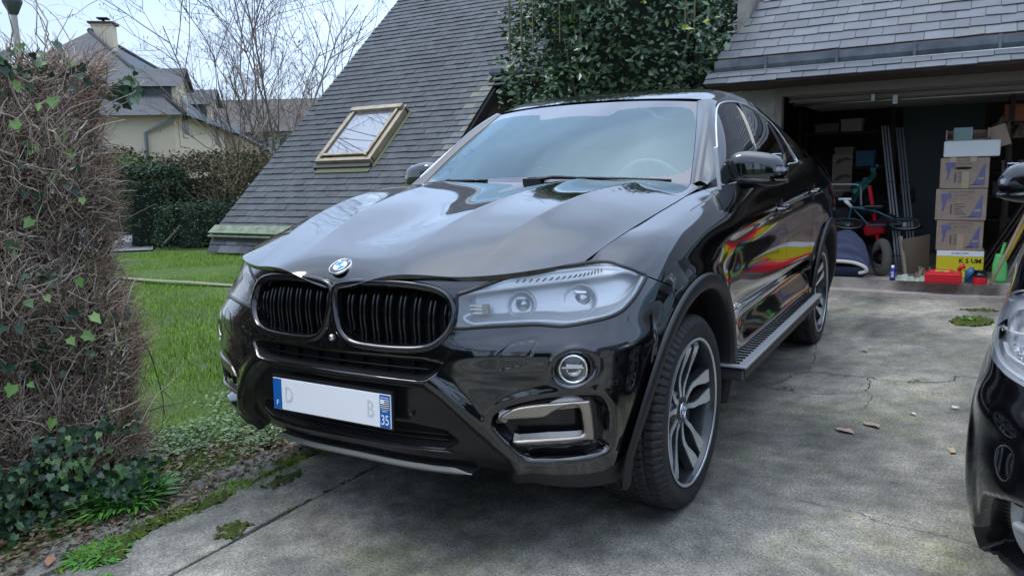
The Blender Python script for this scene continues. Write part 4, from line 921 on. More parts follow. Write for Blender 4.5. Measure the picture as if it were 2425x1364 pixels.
GRASS = rnd_mat('grass_blades', [(0, (.07, .14, .012)), (.35, (.14, .28, .015)), (.7, (.22, .40, .025)), (.93, (.30, .42, .06)), (1, (.38, .36, .14))], .55, .35)
def lawn_pts(r, n):
    # denser near the camera; keeps off the driveway and the stone path
    t = r.random(n)**1.6; y = -1.0-9.5*t; x = r.uniform(-5.9, 1.9, n); x = np.where(y > -2.2, r.uniform(-5, 1.2, n), x); edge = -1.0-.10*np.sin(x*3)-.06*np.sin(x*9+1)
    k = (y < edge) & ~((np.abs(x-np.interp(y, [-9.6, -8.6, -7.18, -6.3, -5.47, -4.4, -3, -1.1], [-3.6, -3.35, -3.24, -3.3, -3.31, -3.4, -3.45, -3.3])) < .085) & (r.random(n) < .8))
    bare = (y > -1.5-.3*np.sin(x*5)) & (r.random(n) < .40) & (x > -.4); k &= ~bare
    x, y = x[k], y[k]; return np.stack([x, y, -.02+0*x], 1)
g1 = blades(190000, lawn_pts, .045, .0032, 'grass', GRASS, 1); tag(g1, kind='stuff')
WEEDM = rnd_mat('lawn_weed_leaves', [(0, (.035, .085, .015)), (.5, (.075, .15, .03)), (.85, (.13, .21, .06)), (1, (.22, .26, .12))], .45, .5)
def leaf_patch(n, centre_fn, size, m, name, seed, up=.5):
    r = np.random.default_rng(seed); p = centre_fn(r, n); n = len(p); a = r.random(n)*2*np.pi; tl = (r.random(n)-.2)*up; s = size*(.5+r.random(n))
    d = np.stack([np.cos(a)*np.cos(tl), np.sin(a)*np.cos(tl), np.sin(tl)], 1); w = np.stack([-np.sin(a), np.cos(a), (r.random(n)-.5)*.8], 1)
    v = np.stack([p, p+d*(s*.5)[:, None]+w*(s*.28)[:, None], p+d*s[:, None], p+d*(s*.5)[:, None]-w*(s*.28)[:, None]], 1)
    return face_mesh(name, v, m, 4)
def weedpts(r, n):
    x = r.uniform(-.6, 1.35, n); y = -1.02-.9*r.random(n)**1.3; k = (np.sin(x*7+y*5)+np.sin(y*11-x*3)+r.random(n)*1.6) > .2; return np.stack([x[k], y[k], r.random(k.sum())*.03+.002], 1)
tag(leaf_patch(9000, weedpts, .024, WEEDM, 'ground_cover', 3, .6), kind='stuff')
def jointpts(r, n): x = r.uniform(.15, 1.45, n); y = -.775+.035*r.standard_normal(n); k = (np.sin(x*21)+np.sin(x*47+y*30)+r.random(n)) > .1; return np.stack([x[k], y[k], .004+0*x[k]], 1)
tag(blades(2400, jointpts, .020, .0024, 'joint_grass', GRASS, 12, .9), kind='stuff')
DEBRIS = rnd_mat('dry_litter', [(0, (.05, .035, .022)), (.5, (.13, .095, .06)), (1, (.30, .24, .16))], .8, .2)
def debpts(r, n): x = r.uniform(.0, 1.7, n); y = -.80-.55*r.random(n)+.05*np.sin(x*8); return np.stack([x, y, .004+r.random(n)*.016], 1)
tag(leaf_patch(2500, debpts, .028, DEBRIS, 'leaf_litter', 5, .35), kind='stuff')
MOSS = mat('moss', (.07, .09, .012), .95); c = NT(MOSS); c.link(c.ramp(c.noise(30, 5, .7), [(.3, (.022, .030, .006)), (.55, (.075, .10, .012)), (.8, (.15, .155, .03))]), c.b.inputs['Base Color']); c.bump(c.noise(160, 3), .9, .01)
def mosspatch(poly, seed, h=.016, name='moss'):
    r = np.random.default_rng(seed); P = smooth_poly(poly, 5); x0, y0 = P.min(0)-.02; x1, y1 = P.max(0)+.02; s_ = .008; xs = np.arange(x0, x1, s_); ys = np.arange(y0, y1, s_); X, Y = np.meshgrid(xs, ys); q = np.stack([X.ravel(), Y.ravel()], 1)
    d = sdf(q, P)+.016*np.sin(q[:, 0]*61+seed)*np.sin(q[:, 1]*57)+.010*np.sin(q[:, 0]*131)*np.sin(q[:, 1]*147+seed)+.008*r.standard_normal(len(q)); z = .002+h*np.clip(-d/.03, 0, 1)**.6*(.55+.45*np.sin(q[:, 0]*90)*np.sin(q[:, 1]*83))+.003*r.standard_normal(len(q))*(d < 0)
    w = len(xs); F = []; ok = (d < 0).reshape(X.shape)
    for j in range(len(ys)-1):
        for i in range(w-1):
            if ok[j, i] and ok[j, i+1] and ok[j+1, i] and ok[j+1, i+1]: F.append((j*w+i, j*w+i+1, j*w+w+i+1, j*w+w+i))
    b = MB(); b.add([(x, y, zz) for (x, y), zz in zip(q, z)], F, 0, True); o = b.build(name, MOSS, recalc=False); tag(o, kind='stuff'); return o
mosspatch([(1.053, -.407), (.981, -.404), (.889, -.432), (.906, -.515), (.959, -.544), (1.009, -.494)], 1)
mosspatch([(1.193, -.70), (1.035, -.735), (.936, -.71), (.80, -.70), (.70, -.735), (.74, -.79), (.85, -.785), (.924, -.82), (1.087, -.81), (1.22, -.80), (1.33, -.70), (1.28, -.62)], 2)
mosspatch([(.1, -.742), (.3, -.745), (.56, -.735), (.60, -.77), (.3, -.775), (.1, -.772)], 3, .006); mosspatch([(.50, -.60), (.42, -.66), (.55, -.70), (.66, -.66), (.62, -.60)], 13, .010); mosspatch([(.36, -.383), (.60, -.385), (.78, -.387), (.78, -.408), (.55, -.41), (.3, -.405)], 9, .004)
mosspatch([(-4.0, 1.74), (-4.22, 1.80), (-4.3, 1.95), (-4.1, 2.05), (-3.92, 1.96), (-3.88, 1.82)], 4, .03); mosspatch([(-1.66, .92), (-1.72, 1.0), (-1.66, 1.06), (-1.63, .99)], 5, .006); mosspatch([(-2.08, 1.22), (-2.11, 1.30), (-2.07, 1.30)], 6, .006); mosspatch([(-2.10, 1.55), (-2.16, 1.62), (-2.10, 1.66)], 7, .008); mosspatch([(-4.62, 1.8), (-4.7, 2.0), (-4.6, 2.1), (-4.56, 1.9)], 8, .02)
# rosette weed on the slab edge and a leafy clump at the hedge foot
def clump(c, n, L_, wd, name, m, label, cat, seed, up=1.0, spread=.10):
    r = np.random.default_rng(seed); vs = []
    for i in range(n):
        a = r.random()*2*math.pi; rr = spread*r.random()**.7; p = np.array([c[0]+rr*math.cos(a), c[1]+rr*math.sin(a), c[2]+.003]); a += r.normal()*.5; l = L_*(.5+.7*r.random()); e_ = up*(.3+.9*r.random())
        d = np.array([math.cos(a)*math.cos(e_), math.sin(a)*math.cos(e_), math.sin(e_)]); w = np.array([-math.sin(a), math.cos(a), 0])*wd*(.6+.7*r.random()); m1 = p+d*l*.5; m2 = p+d*l+np.array([0, 0, -l*.25])
        vs += [[p-w*.3, p+w*.3, m1+w, m1-w], [m1-w, m1+w, m2+w*.15, m2-w*.15]]
    o = face_mesh(name, np.array(vs), m, 4); tag(o, label, cat); return o
GREENW = rnd_mat('fresh_weed', [(0, (.03, .10, .015)), (.5, (.07, .22, .03)), (1, (.15, .36, .06))], .45, .5)
clump((1.31, -.74, 0), 300, .045, .007, 'weed', GREENW, 'bright green rosette weed growing at the edge of the concrete slab', 'weed', 2, .5, .085)
clump((1.0, -1.06, 0), 420, .15, .009, 'leafy_plant', GREENW, 'dark green narrow leaved plant at the foot of the dry hedge', 'plant', 4, .9, .12)
clump((1.42, -.55, 0), 60, .03, .006, 'weed', GREENW, 'tiny green weed rooted in the moss between the slabs', 'weed', 6, .5, .04)
clump((-4.05, 1.88, .02), 40, .05, .006, 'weed', GREENW, 'small weed tuft on the moss patch by the garage step', 'weed', 8, .8, .05)
# fallen leaves
def dryleaf(x, y, rz, s_, colr, label, seed):
    r = random.Random(seed); b = MB(); n = 14; vs = [(0, 0, .008)]
    for i in range(n):
        a = 2*math.pi*i/n; rr = s_*(1+.18*math.cos(4*a+seed)+.1*r.random()); vs.append((rr*math.cos(a), rr*.45*math.sin(a), .006+.012*abs(math.sin(a))*r.random()))
    b.add(vs, [(0, i+1, (i+1) % n+1) for i in range(n)]); o = b.build('fallen_leaf', mat('dry_leaf%d' % seed, colr, .7)); o.location = (x, y, .009); o.rotation_euler.z = rz; tag(o, label, 'leaf', 'fallen leaves on the concrete'); 
dryleaf(-1.067, 1.359, 1.2, .045, (.36, .25, .2), 'curled pinkish brown dead leaf on the concrete, nearer the black SUV of a pair', 1); dryleaf(-1.207, 1.461, 1.0, .045, (.38, .27, .2), 'pale brown dead leaf on the concrete, nearer the right-hand car of a pair', 2)
dryleaf(-.991, 1.80, .2, .03, (.45, .36, .24), 'small tan leaf scrap on the concrete close to the right-hand car', 3); dryleaf(-1.473, 1.622, .7, .022, (.6, .57, .5), 'tiny whitish leaf scrap alone in the middle of the concrete', 4)
dryleaf(-1.66, 1.80, 1.5, .022, (.6, .57, .5), 'whitish thin leaf scrap beside the right-hand car headlight', 5); dryleaf(-2.768, 1.274, .5, .03, (.45, .38, .28), 'small dry leaf behind the crack, towards the garage', 6); dryleaf(1.42, -.83, .9, .035, (.42, .22, .14), 'reddish brown dead leaf lying below the hedge', 7)

# ================================================================== buildings
SLATE = mat('roof_slate', (.06, .065, .07), .5); c = NT(SLATE); a = c.n('Attribute'); a.attribute_name = 'rnd'
sc_ = c.ramp(a.outputs['Fac'], [(0, (.014, .019, .024)), (.4, (.023, .030, .036)), (.75, (.038, .047, .054)), (.90, (.088, .096, .104)), (1, (.125, .125, .092))])
sc_ = c.mixc(1, sc_, c.ramp(c.noise(6, 6, .7), [(.3, (.7, .72, .74)), (.7, (1.25, 1.22, 1.2))]), 'MULTIPLY')
streak = c.ramp(c.noise(1.0, 5, .65, c.n('Mapping', {0: c.coord(), 3: (1.2, 7, 1.2)}).outputs[0]), [(.5, (0, 0, 0)), (.72, (.55, .55, .55))]); sc_ = c.mixc(streak, sc_, (.062, .070, .072))
c.link(sc_, c.b.inputs['Base Color']); c.link(c.ramp(c.noise(11, 4, .6), [(.3, (.38, .38, .38)), (.7, (.62, .62, .62))]), c.b.inputs['Roughness']); c.bump(c.noise(45, 5, .65), .35, .004)
SLATEL = mat('grey_garage_slate', (.1, .1, .11), .42); c = NT(SLATEL); a = c.n('Attribute'); a.attribute_name = 'rnd'
sc_ = c.ramp(a.outputs['Fac'], [(0, (.070, .078, .092)), (.5, (.088, .097, .112)), (.9, (.112, .122, .137)), (1, (.105, .112, .105))])
sc_ = c.mixc(1, sc_, c.ramp(c.noise(5, 6, .7), [(.3, (.75, .77, .80)), (.7, (1.2, 1.2, 1.18))]), 'MULTIPLY'); c.link(sc_, c.b.inputs['Base Color']); c.bump(c.noise(40, 5, .65), .3, .004)
ZINC = mat('zinc_gutter', (.20, .225, .25), .5, .35); c = NT(ZINC); c.link(c.ramp(c.noise(7, 5, .6), [(.3, (.08, .095, .11)), (.7, (.16, .18, .20))]), c.b.inputs['Base Color'])
GREENB = mat('mossy_board', (.16, .19, .13), .8); c = NT(GREENB); c.link(c.ramp(c.noise(8, 6, .7), [(.3, (.08, .10, .06)), (.6, (.20, .24, .16)), (.8, (.30, .32, .22))]), c.b.inputs['Base Color'])
DKWOOD = mat('dark_brown_wood', (.045, .03, .024), .7); c = NT(DKWOOD); c.link(c.ramp(c.noise(5, 6, .7, c.n('Mapping', {0: c.coord(), 3: (6, 1, 6)}).outputs[0]), [(.3, (.022, .015, .012)), (.7, (.075, .05, .038))]), c.b.inputs['Base Color'])
RENDER = mat('rough_render', (.42, .38, .32), .95); c = NT(RENDER); c.link(c.ramp(c.noise(3, 7, .7), [(.3, (.20, .185, .16)), (.55, (.36, .335, .29)), (.8, (.50, .47, .41))]), c.b.inputs['Base Color']); c.bump(c.noise(80, 4, .7), .7, .01)
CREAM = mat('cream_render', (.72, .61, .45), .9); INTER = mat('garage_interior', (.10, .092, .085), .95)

def slates(name, m, parent, origin, udir, vdir, ulen, vlen, w, ex, keep=None, seed=0, th=.010, tone=None):
    """courses of overlapping slates; u along the eave, v up the slope; keep(u, v) says where roof exists"""
    O = np.array(origin, float); U = np.array(udir, float); U /= np.linalg.norm(U); Vv = np.array(vdir, float); Vv /= np.linalg.norm(Vv); Nn = np.cross(U, Vv)
    if Nn[2] < 0: Nn = -Nn
    r = np.random.default_rng(seed); F = []; rn = []
    for j in range(int(vlen/ex)):
        v0 = j*ex; off = (w/2 if j % 2 else 0)-w
        for i in range(int(ulen/w)+2):
            u0 = off+i*w; u1 = u0+w; 
            if keep:
                if not (keep(u0+.01, v0+ex*.5) or keep(u1-.01, v0+ex*.5)): continue
                while not keep(u0+.01, v0+ex*.5) and u0 < u1-.02: u0 += .02
                while not keep(u1-.01, v0+ex*.5) and u1 > u0+.02: u1 -= .02
            else: u0, u1 = max(u0, 0), min(u1, ulen)
            if u1-u0 < .03: continue
            g = .0022; t = th*(.8+.8*r.random()); sk = r.normal()*.003; dv = r.normal()*.0035; l = ex+.012
            A = O+U*(u0+g)+Vv*(v0+dv+sk)+Nn*(t+.004); B_ = O+U*(u1-g)+Vv*(v0+dv-sk)+Nn*(t+.004+r.normal()*.001); C_ = O+U*(u1-g)+Vv*(v0+l)+Nn*.001; D_ = O+U*(u0+g)+Vv*(v0+l)+Nn*.001
            lo = -Nn*(t+.004); F += [[A, B_, C_, D_], [A+lo, B_+lo, B_, A], [A+lo, A, D_, D_+0*lo], [B_, B_+lo, C_, C_]]
            x = r.random() if tone is None else np.clip(tone(u0, v0)+.55*(r.random()-.5), 0, 1); rn += [x]*4
    return face_mesh(name, np.array(F), m, 4, np.array(rn), parent)

house = empty('house', (-6.0, -9.1, 0)); tag(house, 'dark slate roofed house whose steep roof comes down to the lawn, with one skylight', 'house')
def hp_(b, name, m, bevel=0, parent=None):
    o = b.build(name, m, parent or house, bevel); o.matrix_parent_inverse = Matrix.Translation((6.0, 9.1, 0)); return o
def pinv(o, par): o.matrix_parent_inverse = Matrix.Translation(-par.location); return o
SL = .86; vn = Vector((-1, 0, SL)).normalized(); PI_ = Matrix.Translation((6.0, 9.1, 0))
vl = lambda x: (-6.0-x)*math.sqrt(1+SL*SL)
V1 = vl(-8.80); SKU0, SKU1, SKV0, SKV1 = -7.76+9.1, -6.62+9.1, vl(-7.18), vl(-8.19)
def keepA(u, v):
    if v > V1: return 0 <= u
    if SKU0+.03 < u < SKU1-.03 and SKV0+.03 < v < SKV1-.03: return False
    return 0 <= u <= 4.0
def toneA(u, v): 
    t = .38+.16*math.sin(u*2.1)*math.sin(v*1.3+u)
    if 3.55 < u < 4.0 and v < V1: t += .45
    return t
o = slates('roof_slates', SLATE, house, (-6.0, -9.1, .40), (0, 1, 0), vn, 12.6, 12.2, .235, .15, keepA, 1, tone=toneA); pinv(o, house)
# roof deck below the slates
def deck(y0, y1, x0, x1, dz=-.02): z = lambda x: .40+SL*(-6.0-x)+dz; return [(x0, y0, z(x0)), (x0, y1, z(x0)), (x1, y1, z(x1)), (x1, y0, z(x1))]
b = MB(); 
for q in (deck(-9.08, -5.12, -6.02, -7.15), deck(-9.08, -7.72, -7.15, -8.22), deck(-6.66, -5.12, -7.15, -8.22), deck(-9.08, -5.12, -8.22, -8.82), deck(-9.08, 3.4, -8.82, -15.2)):
    b.add(q+[(x, y, z-.10) for x, y, z in q], [(0, 1, 2, 3), (7, 6, 5, 4), (0, 4, 5, 1), (1, 5, 6, 2), (2, 6, 7, 3), (3, 7, 4, 0)])
hp_(b, 'roof_deck', DKWOOD)
# back slope and gable wall so that the house is a volume
b = MB(); zr = .40+SL*9.2; b.add([(-15.2, -9.08, zr), (-15.2, 3.4, zr), (-24, 3.4, .3), (-24, -9.08, .3), (-15.2, -9.08, zr-.1), (-15.2, 3.4, zr-.1), (-24, 3.4, .2), (-24, -9.08, .2)], [(0, 1, 2, 3), (4, 5, 6, 7), (0, 1, 5, 4), (0, 3, 7, 4), (1, 2, 6, 5)]); hp_(b, 'back_roof', mat('back_slate', (.07, .075, .08), .6))
b = MB(); b.add([(-6.1, -8.95, 0), (-23.8, -8.95, 0), (-15.2, -8.95, zr-.25), (-6.1, -8.95, .3), (-6.1, -8.85, 0), (-23.8, -8.85, 0), (-15.2, -8.85, zr-.25), (-6.1, -8.85, .3)], [(0, 3, 2, 1), (4, 5, 6, 7), (0, 4, 7, 3)]); hp_(b, 'gable_wall', CREAM)
# low skirt with two weathered boards under the main slope
o = slates('skirt_slates', SLATE, house, (-5.84, -9.16, .02), (0, 1, 0), (-.14, 0, .26), 4.1, .30, .26, .145, None, 5, tone=lambda u, v: .62); pinv(o, house)
b = MB(); b.bbox(-6.3, -5.93, -9.08, -5.12, 0, .28); hp_(b, 'skirt_core', DKWOOD)
b = MB(); b.box((-5.95, -7.1, .315), (.16, 4.14, .022), Matrix.Rotation(R(25), 3, 'Y')); hp_(b, 'eave_board', GREENB)
b = MB(); b.box((-5.97, -7.1, .40), (.20, 4.12, .02), Matrix.Rotation(R(35), 3, 'Y')); hp_(b, 'eave_board', GREENB); b = MB(); b.bbox(-6.1, -5.99, -9.1, -5.1, .335, .385); hp_(b, 'eave_gap', DARKIN)
# rake trim on the right of the low roof, wall and recess beside it
b = MB(); 
b.add([(-6.0, -5.11, .36), (-8.8, -5.11, 2.77), (-8.8, -5.11, 2.55), (-6.0, -5.11, .10), (-6.0, -5.06, .36), (-8.8, -5.06, 2.77), (-8.8, -5.06, 2.55), (-6.0, -5.06, .10)], [(0, 1, 2, 3), (7, 6, 5, 4), (0, 4, 5, 1), (2, 6, 7, 3), (0, 3, 7, 4), (1, 5, 6, 2)]); hp_(b, 'verge_board', DARKIN); b = MB(); b.add([(-6.2, -5.30, 0), (-9.5, -5.30, 0), (-9.5, -5.30, 3.3), (-6.2, -5.30, .42), (-6.2, -5.18, 0), (-9.5, -5.18, 0), (-9.5, -5.18, 3.3), (-6.2, -5.18, .42)], [(0, 1, 2, 3), (7, 6, 5, 4), (0, 3, 7, 4), (1, 5, 6, 2)]); hp_(b, 'side_wall', mat('brown_render', (.16, .12, .10), .9))
b = MB(); b.bbox(-9.6, -9.5, -5.1, 3.4, 0, 3.35); hp_(b, 'recessed_wall', mat('brown_render', (.16, .12, .10), .9)); b = MB(); b.bbox(-9.45, -9.3, -4.75, -4.60, 0, 3.0); hp_(b, 'porch_post', mat('taupe_wood', (.17, .13, .11), .8)); 
b = MB(); b.bbox(-9.5, -8.82, -5.1, 3.4, 2.66, 2.72); hp_(b, 'porch_soffit', DKWOOD)
def gutter(b, x, y0, y1, z, w=.13, h=.10):
    prof = [(0, 0), (-.0, -h*.2), (.0+w*.0, -h), (w*.9, -h), (w, -h*.6), (w, 0), (w-.012, 0), (w-.012, -h*.6), (w*.85, -h+.012), (.012, -h+.012), (.012, 0)]
    n = len(prof); vs = [(x+px, y, z+pz) for y in (y0, y1) for px, pz in prof]; b.add(vs, [(i, (i+1) % n, n+(i+1) % n, n+i) for i in range(n)]+[tuple(range(n)), tuple(range(2*n-1, n-1, -1))])
b = MB(); gutter(b, -8.84, -5.25, 3.3, 2.93, .14, .11); hp_(b, 'gutter', ZINC); b = MB(); b.box((-8.73, -1.0, 2.765), (.16, 8.5, .03), Matrix.Rotation(R(20), 3, 'Y')); hp_(b, 'eave_flashing', GREENB)
o = slates('porch_slates', SLATE, house, (-8.60, -5.2, 2.64), (0, 1, 0), (-.16, 0, .10), 8.5, .19, .235, .10, None, 6, tone=lambda u, v: .7); pinv(o, house)
# skylight
sk = empty('skylight', (0, 0, 0)); sk.parent = house; sk.matrix_parent_inverse = PI_
slope_a = math.atan(SL); cxs, cys = (-7.13-8.24)/2, (-7.76-6.62)/2; czs = .40+SL*(-6.0-cxs); SM = Matrix.Translation((cxs, cys, czs)) @ Matrix((vn, (0, 1, 0), Vector((vn.z, 0, -vn.x)))).transposed().to_4x4()
SM = Matrix.Translation((cxs, cys, czs)) @ Matrix((tuple(vn), (0, 1, 0), (SL/math.sqrt(1+SL*SL), 0, 1/math.sqrt(1+SL*SL)))).transposed().to_4x4()
hl_, hw_ = (vl(-8.19)-vl(-7.18))/2-.01, .565; TAN = mat('weathered_tan_frame', (.34, .27, .18), .45, .25); c = NT(TAN); c.link(c.ramp(c.noise(6, 6, .7), [(.3, (.20, .16, .11)), (.7, (.42, .35, .25))]), c.b.inputs['Base Color'])
def skp(name, m, lst, bev=.006):
    b = MB(); 
    for (cx_, cy_, cz_), d in lst: b.box((cx_, cy_, cz_), d)
    b.v = [tuple(SM @ Vector(v)) for v in b.v]; return b.build(name, m, sk, bev)
skp('skylight_frame', TAN, [((0, -hw_, .05), (2*hl_, .09, .14)), ((0, hw_, .05), (2*hl_, .09, .14)), ((hl_, 0, .05), (.10, 2*hw_+.09, .14)), ((-hl_, 0, .05), (.08, 2*hw_+.09, .13))])
skp('skylight_cladding', TAN, [((0, hw_-.075, .145), (2*hl_-.06, .05, .03)), ((0, -hw_+.075, .145), (2*hl_-.06, .05, .03)), ((-hl_+.08, 0, .145), (.05, 2*hw_-.10, .03)), ((hl_-.03, 0, .15), (.10, 2*hw_+.02, .07))])
skp('skylight_apron', mat('lead_apron', (.03, .033, .03), .6), [((-hl_-.09, 0, .03), (.10, 2*hw_+.10, .05))]); skp('skylight_pane', mat('sky_pane', (.12, .13, .14), .02, 0, 1, 2.3, Coat_IOR=2.6), [((0, 0, .115), (2*hl_-.16, 2*hw_-.12, .02))], 0); skp('skylight_blind', mat('blind_white', (.55, .58, .6), .7), [((.1, .1, .06), (1.0, .7, .01))], 0)
skp('skylight_flashing', mat('lichen_flashing', (.10, .105, .05), .8), [((-.05, hw_+.10, .012), (2*hl_+.1, .07, .012)), ((-hl_-.19, .05, .018), (.10, 2*hw_+.05, .012))])

# ---- garage
gar = empty('garage', (-5.19, 0, 0)); tag(gar, 'open garage with a pale slate roof, zinc gutter and raised panel door', 'garage'); GI = Matrix.Translation((5.19, 0, 0))
def gp(b, name, m, bev=0, parent=None): o = b.build(name, m, parent or gar, bev); o.matrix_parent_inverse = GI if parent is None else Matrix(); return o
GS = .80; gvn = Vector((-1, 0, GS)).normalized(); gsl = math.sqrt(1+GS*GS)
def keepG(u, v): return u >= .36*min(v/gsl/1.15, 3)*1.0
o = slates('roof_slates', SLATEL, gar, (-5.02, -.38, 2.26), (0, 1, 0), gvn, 9, 6.0, .225, .145, keepG, 11, th=.0055); pinv(o, gar)
o = slates('eave_slates', SLATEL, gar, (-4.74, -.42, 2.005), (0, 1, 0), (-.16, 0, .115), 9, .20, .225, .10, None, 12, th=.0055); pinv(o, gar)
b = MB(); z0 = 2.24; b.add([(-5.0, -.36, z0), (-5.0, 8.6, z0), (-9.6, 8.6, z0+4.6*GS), (-9.6, .95, z0+4.6*GS), (-5.0, -.36, z0-.08), (-5.0, 8.6, z0-.08), (-9.6, 8.6, z0+4.6*GS-.08), (-9.6, .95, z0+4.6*GS-.08)], [(0, 1, 2, 3), (4, 5, 6, 7), (0, 4, 5, 1), (0, 3, 7, 4), (1, 5, 6, 2)]); gp(b, 'roof_deck', DKWOOD)
b = MB(); b.add([(-9.6, .95, z0+4.6*GS), (-9.6, 8.6, z0+4.6*GS), (-14, 8.6, 2.2), (-14, .95, 2.2)], [(0, 1, 2, 3)]); gp(b, 'back_roof', MATS['back_slate'])
b = MB(); gutter(b, -5.05, -.36, 8.6, 2.235, .13, .105); gp(b, 'gutter', ZINC)
for i in range(5): y = .12+i*.62; b = MB(); b.bbox(-5.06, -4.91, y-.012, y+.012, 2.12, 2.245); gp(b, 'gutter_bracket', ZINC); b = MB(); b.tube([(-4.895, -.40, 2.115), (-4.895, 8.6, 2.115)], .013, 8); b.box((-4.93, 4.1, 2.118), (.09, 9, .008)); gp(b, 'eave_flashing', mat('pale_zinc', (.42, .48, .5), .4, .5))
b = MB(); b.add([(-4.76, -.40, 1.99), (-4.76, 8.6, 1.99), (-5.2, 8.6, 1.965), (-5.2, -.40, 1.965), (-4.76, -.40, 2.01), (-4.76, 8.6, 2.01), (-5.2, 8.6, 2.12), (-5.2, -.40, 2.12)], [(3, 2, 1, 0), (0, 1, 5, 4), (0, 4, 7, 3), (1, 2, 6, 5)]); gp(b, 'soffit', DKWOOD)
b = MB(); b.bbox(-5.45, -5.19, -.045, .17, 0, 1.965); gp(b, 'corner_pier', RENDER, .01); b = MB(); b.bbox(-5.6, -5.30, -.32, -.045, 0, 1.97); b.bbox(-10.2, -5.6, -.32, -.2, 0, 3.1); gp(b, 'side_wall', RENDER)
b = MB(); b.bbox(-5.5, -5.19, 4.6, 8.6, 0, 1.965); b.bbox(-10.2, -5.5, 8.5, 8.6, 0, 3); gp(b, 'side_wall', RENDER)
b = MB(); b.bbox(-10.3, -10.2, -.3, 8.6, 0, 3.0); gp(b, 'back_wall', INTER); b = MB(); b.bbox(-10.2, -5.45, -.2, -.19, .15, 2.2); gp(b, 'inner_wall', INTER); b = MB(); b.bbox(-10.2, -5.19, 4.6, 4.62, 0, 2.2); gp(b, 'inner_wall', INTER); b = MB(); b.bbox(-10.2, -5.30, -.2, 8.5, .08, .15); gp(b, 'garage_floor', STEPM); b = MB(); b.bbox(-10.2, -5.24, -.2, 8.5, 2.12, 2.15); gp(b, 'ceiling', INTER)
b = MB(); b.bbox(-5.28, -5.17, .17, 4.6, 1.885, 1.965); b.bbox(-5.28, -5.17, .17, .225, .15, 1.885); gp(b, 'door_frame', mat('taupe_frame', (.20, .17, .145), .7))
gd = empty('garage_door'); gd.parent = gar; gd.matrix_parent_inverse = GI
PANEL = mat('ribbed_door_panel', (.24, .22, .20), .6); b = MB(); b.box((-6.35, 2.4, 1.865), (2.0, 4.3, .02), Matrix.Rotation(R(-1), 3, 'Y')); b.build('door_panel', PANEL, gd)
b = MB()
for i in range(8): b.box((-5.42-i*.26, 2.4, 1.848), (.035, 4.3, .028))
b.build('door_ribs', PANEL, gd); b = MB(); b.bbox(-5.42, -5.30, 1.0, 1.03, 1.80, 1.86); b.tube([(-5.34, .3, 1.80), (-5.34, 4.4, 1.80)], .012, 8); b.bbox(-5.37, -5.31, 1.18, 1.22, 1.76, 1.84); b.build('door_bar', STEEL, gd)

# ---- neighbour's long white house and the big slate house beyond the hedges
lb = empty('long_house', (0, 0, 0)); tag(lb, 'long low white house with a brown roof behind the bare trees', 'house')
d1 = Vector((-.600, -.800)); d2 = Vector((-.735, -.678)); A = Vector((2.73, 1.78))+d1*46; B_ = Vector((2.73, 1.78))+d2*44; u_ = (B_-A).normalized(); n_ = Vector((-u_.y, u_.x)); n_ = n_ if n_.dot(Vector((2.73, 1.78))-A) > 0 else -n_
def q3(a, z): return (a.x, a.y, z)
b = MB(); b.add([q3(A, 0), q3(B_, 0), q3(B_, 3.65), q3(A, 3.65), q3(A-n_*7, 0), q3(B_-n_*7, 0), q3(B_-n_*7, 3.65), q3(A-n_*7, 3.65)], [(0, 1, 2, 3), (4, 0, 3, 7), (1, 5, 6, 2), (5, 4, 7, 6)]); b.build('wall', mat('white_render', (.62, .62, .60), .9), lb)
b = MB(); Rf = mat('brown_slate', (.10, .085, .08), .8); b.add([q3(A+n_*.4-u_*.3, 3.55), q3(B_+n_*.4, 3.55), q3(B_-n_*3.5, 5.6), q3(A-n_*3.5-u_*.3, 5.6), q3(A-n_*7.4-u_*.3, 3.55), q3(B_-n_*7.4, 3.55)], [(0, 1, 2, 3), (3, 2, 5, 4), (0, 3, 4)]); b.build('roof', Rf, lb)
for t in (.25, .5, .72): b = MB(); p = A+(B_-A)*t+n_*.03; b.box((p.x, p.y, 2.9), (1.1, 1.1, 1.2), Matrix.Rotation(math.atan2(u_.y, u_.x), 3, 'Z')); b.build('window', mat('window_dark', (.06, .065, .07), .2), lb)

fh = empty('slate_house', (0, 0, 0)); tag(fh, 'cream house with steep dark slate roof, two dormers and a cream chimney', 'house')
e_ = Vector((-.7356, -.6774)).normalized(); f_ = Vector((-e_.y, e_.x)); f_ = f_ if f_.dot(Vector((16, 25))) > 0 else -f_       # e_ ridge direction, f_ faces the camera side
O_ = Vector((-13.3, -23.58)); FR = lambda a, s, z: (O_.x+e_.x*a+f_.x*s, O_.y+e_.y*a+f_.y*s, z); DS = mat('far_slate', (.075, .085, .10), .6); c = NT(DS); c.link(c.ramp(c.noise(3, 6, .7), [(.3, (.03, .035, .043)), (.7, (.065, .072, .083))]), c.b.inputs['Base Color'])
b = MB(); b.add([FR(-4.0, -3.1, 0), FR(-4.0, 3.1, 0), FR(12.4, 3.1, 0), FR(12.4, -3.1, 0), FR(-4.0, -3.1, 3.2), FR(-4.0, 3.1, 3.2), FR(12.4, 3.1, 3.2), FR(12.4, -3.1, 3.2)], [(0, 1, 5, 4), (1, 2, 6, 5), (2, 3, 7, 6), (3, 0, 4, 7)]); b.build('wall', CREAM, fh)
b = MB(); b.add([FR(-4.4, -3.5, 3.08), FR(-4.4, 3.5, 3.08), FR(12.6, 3.5, 3.08), FR(12.6, -3.5, 3.08), FR(0, 0, 6.13), FR(12.6, 0, 6.13)], [(0, 1, 4), (1, 2, 5, 4), (2, 3, 5), (3, 0, 4, 5)]); b.build('roof', DS, fh)
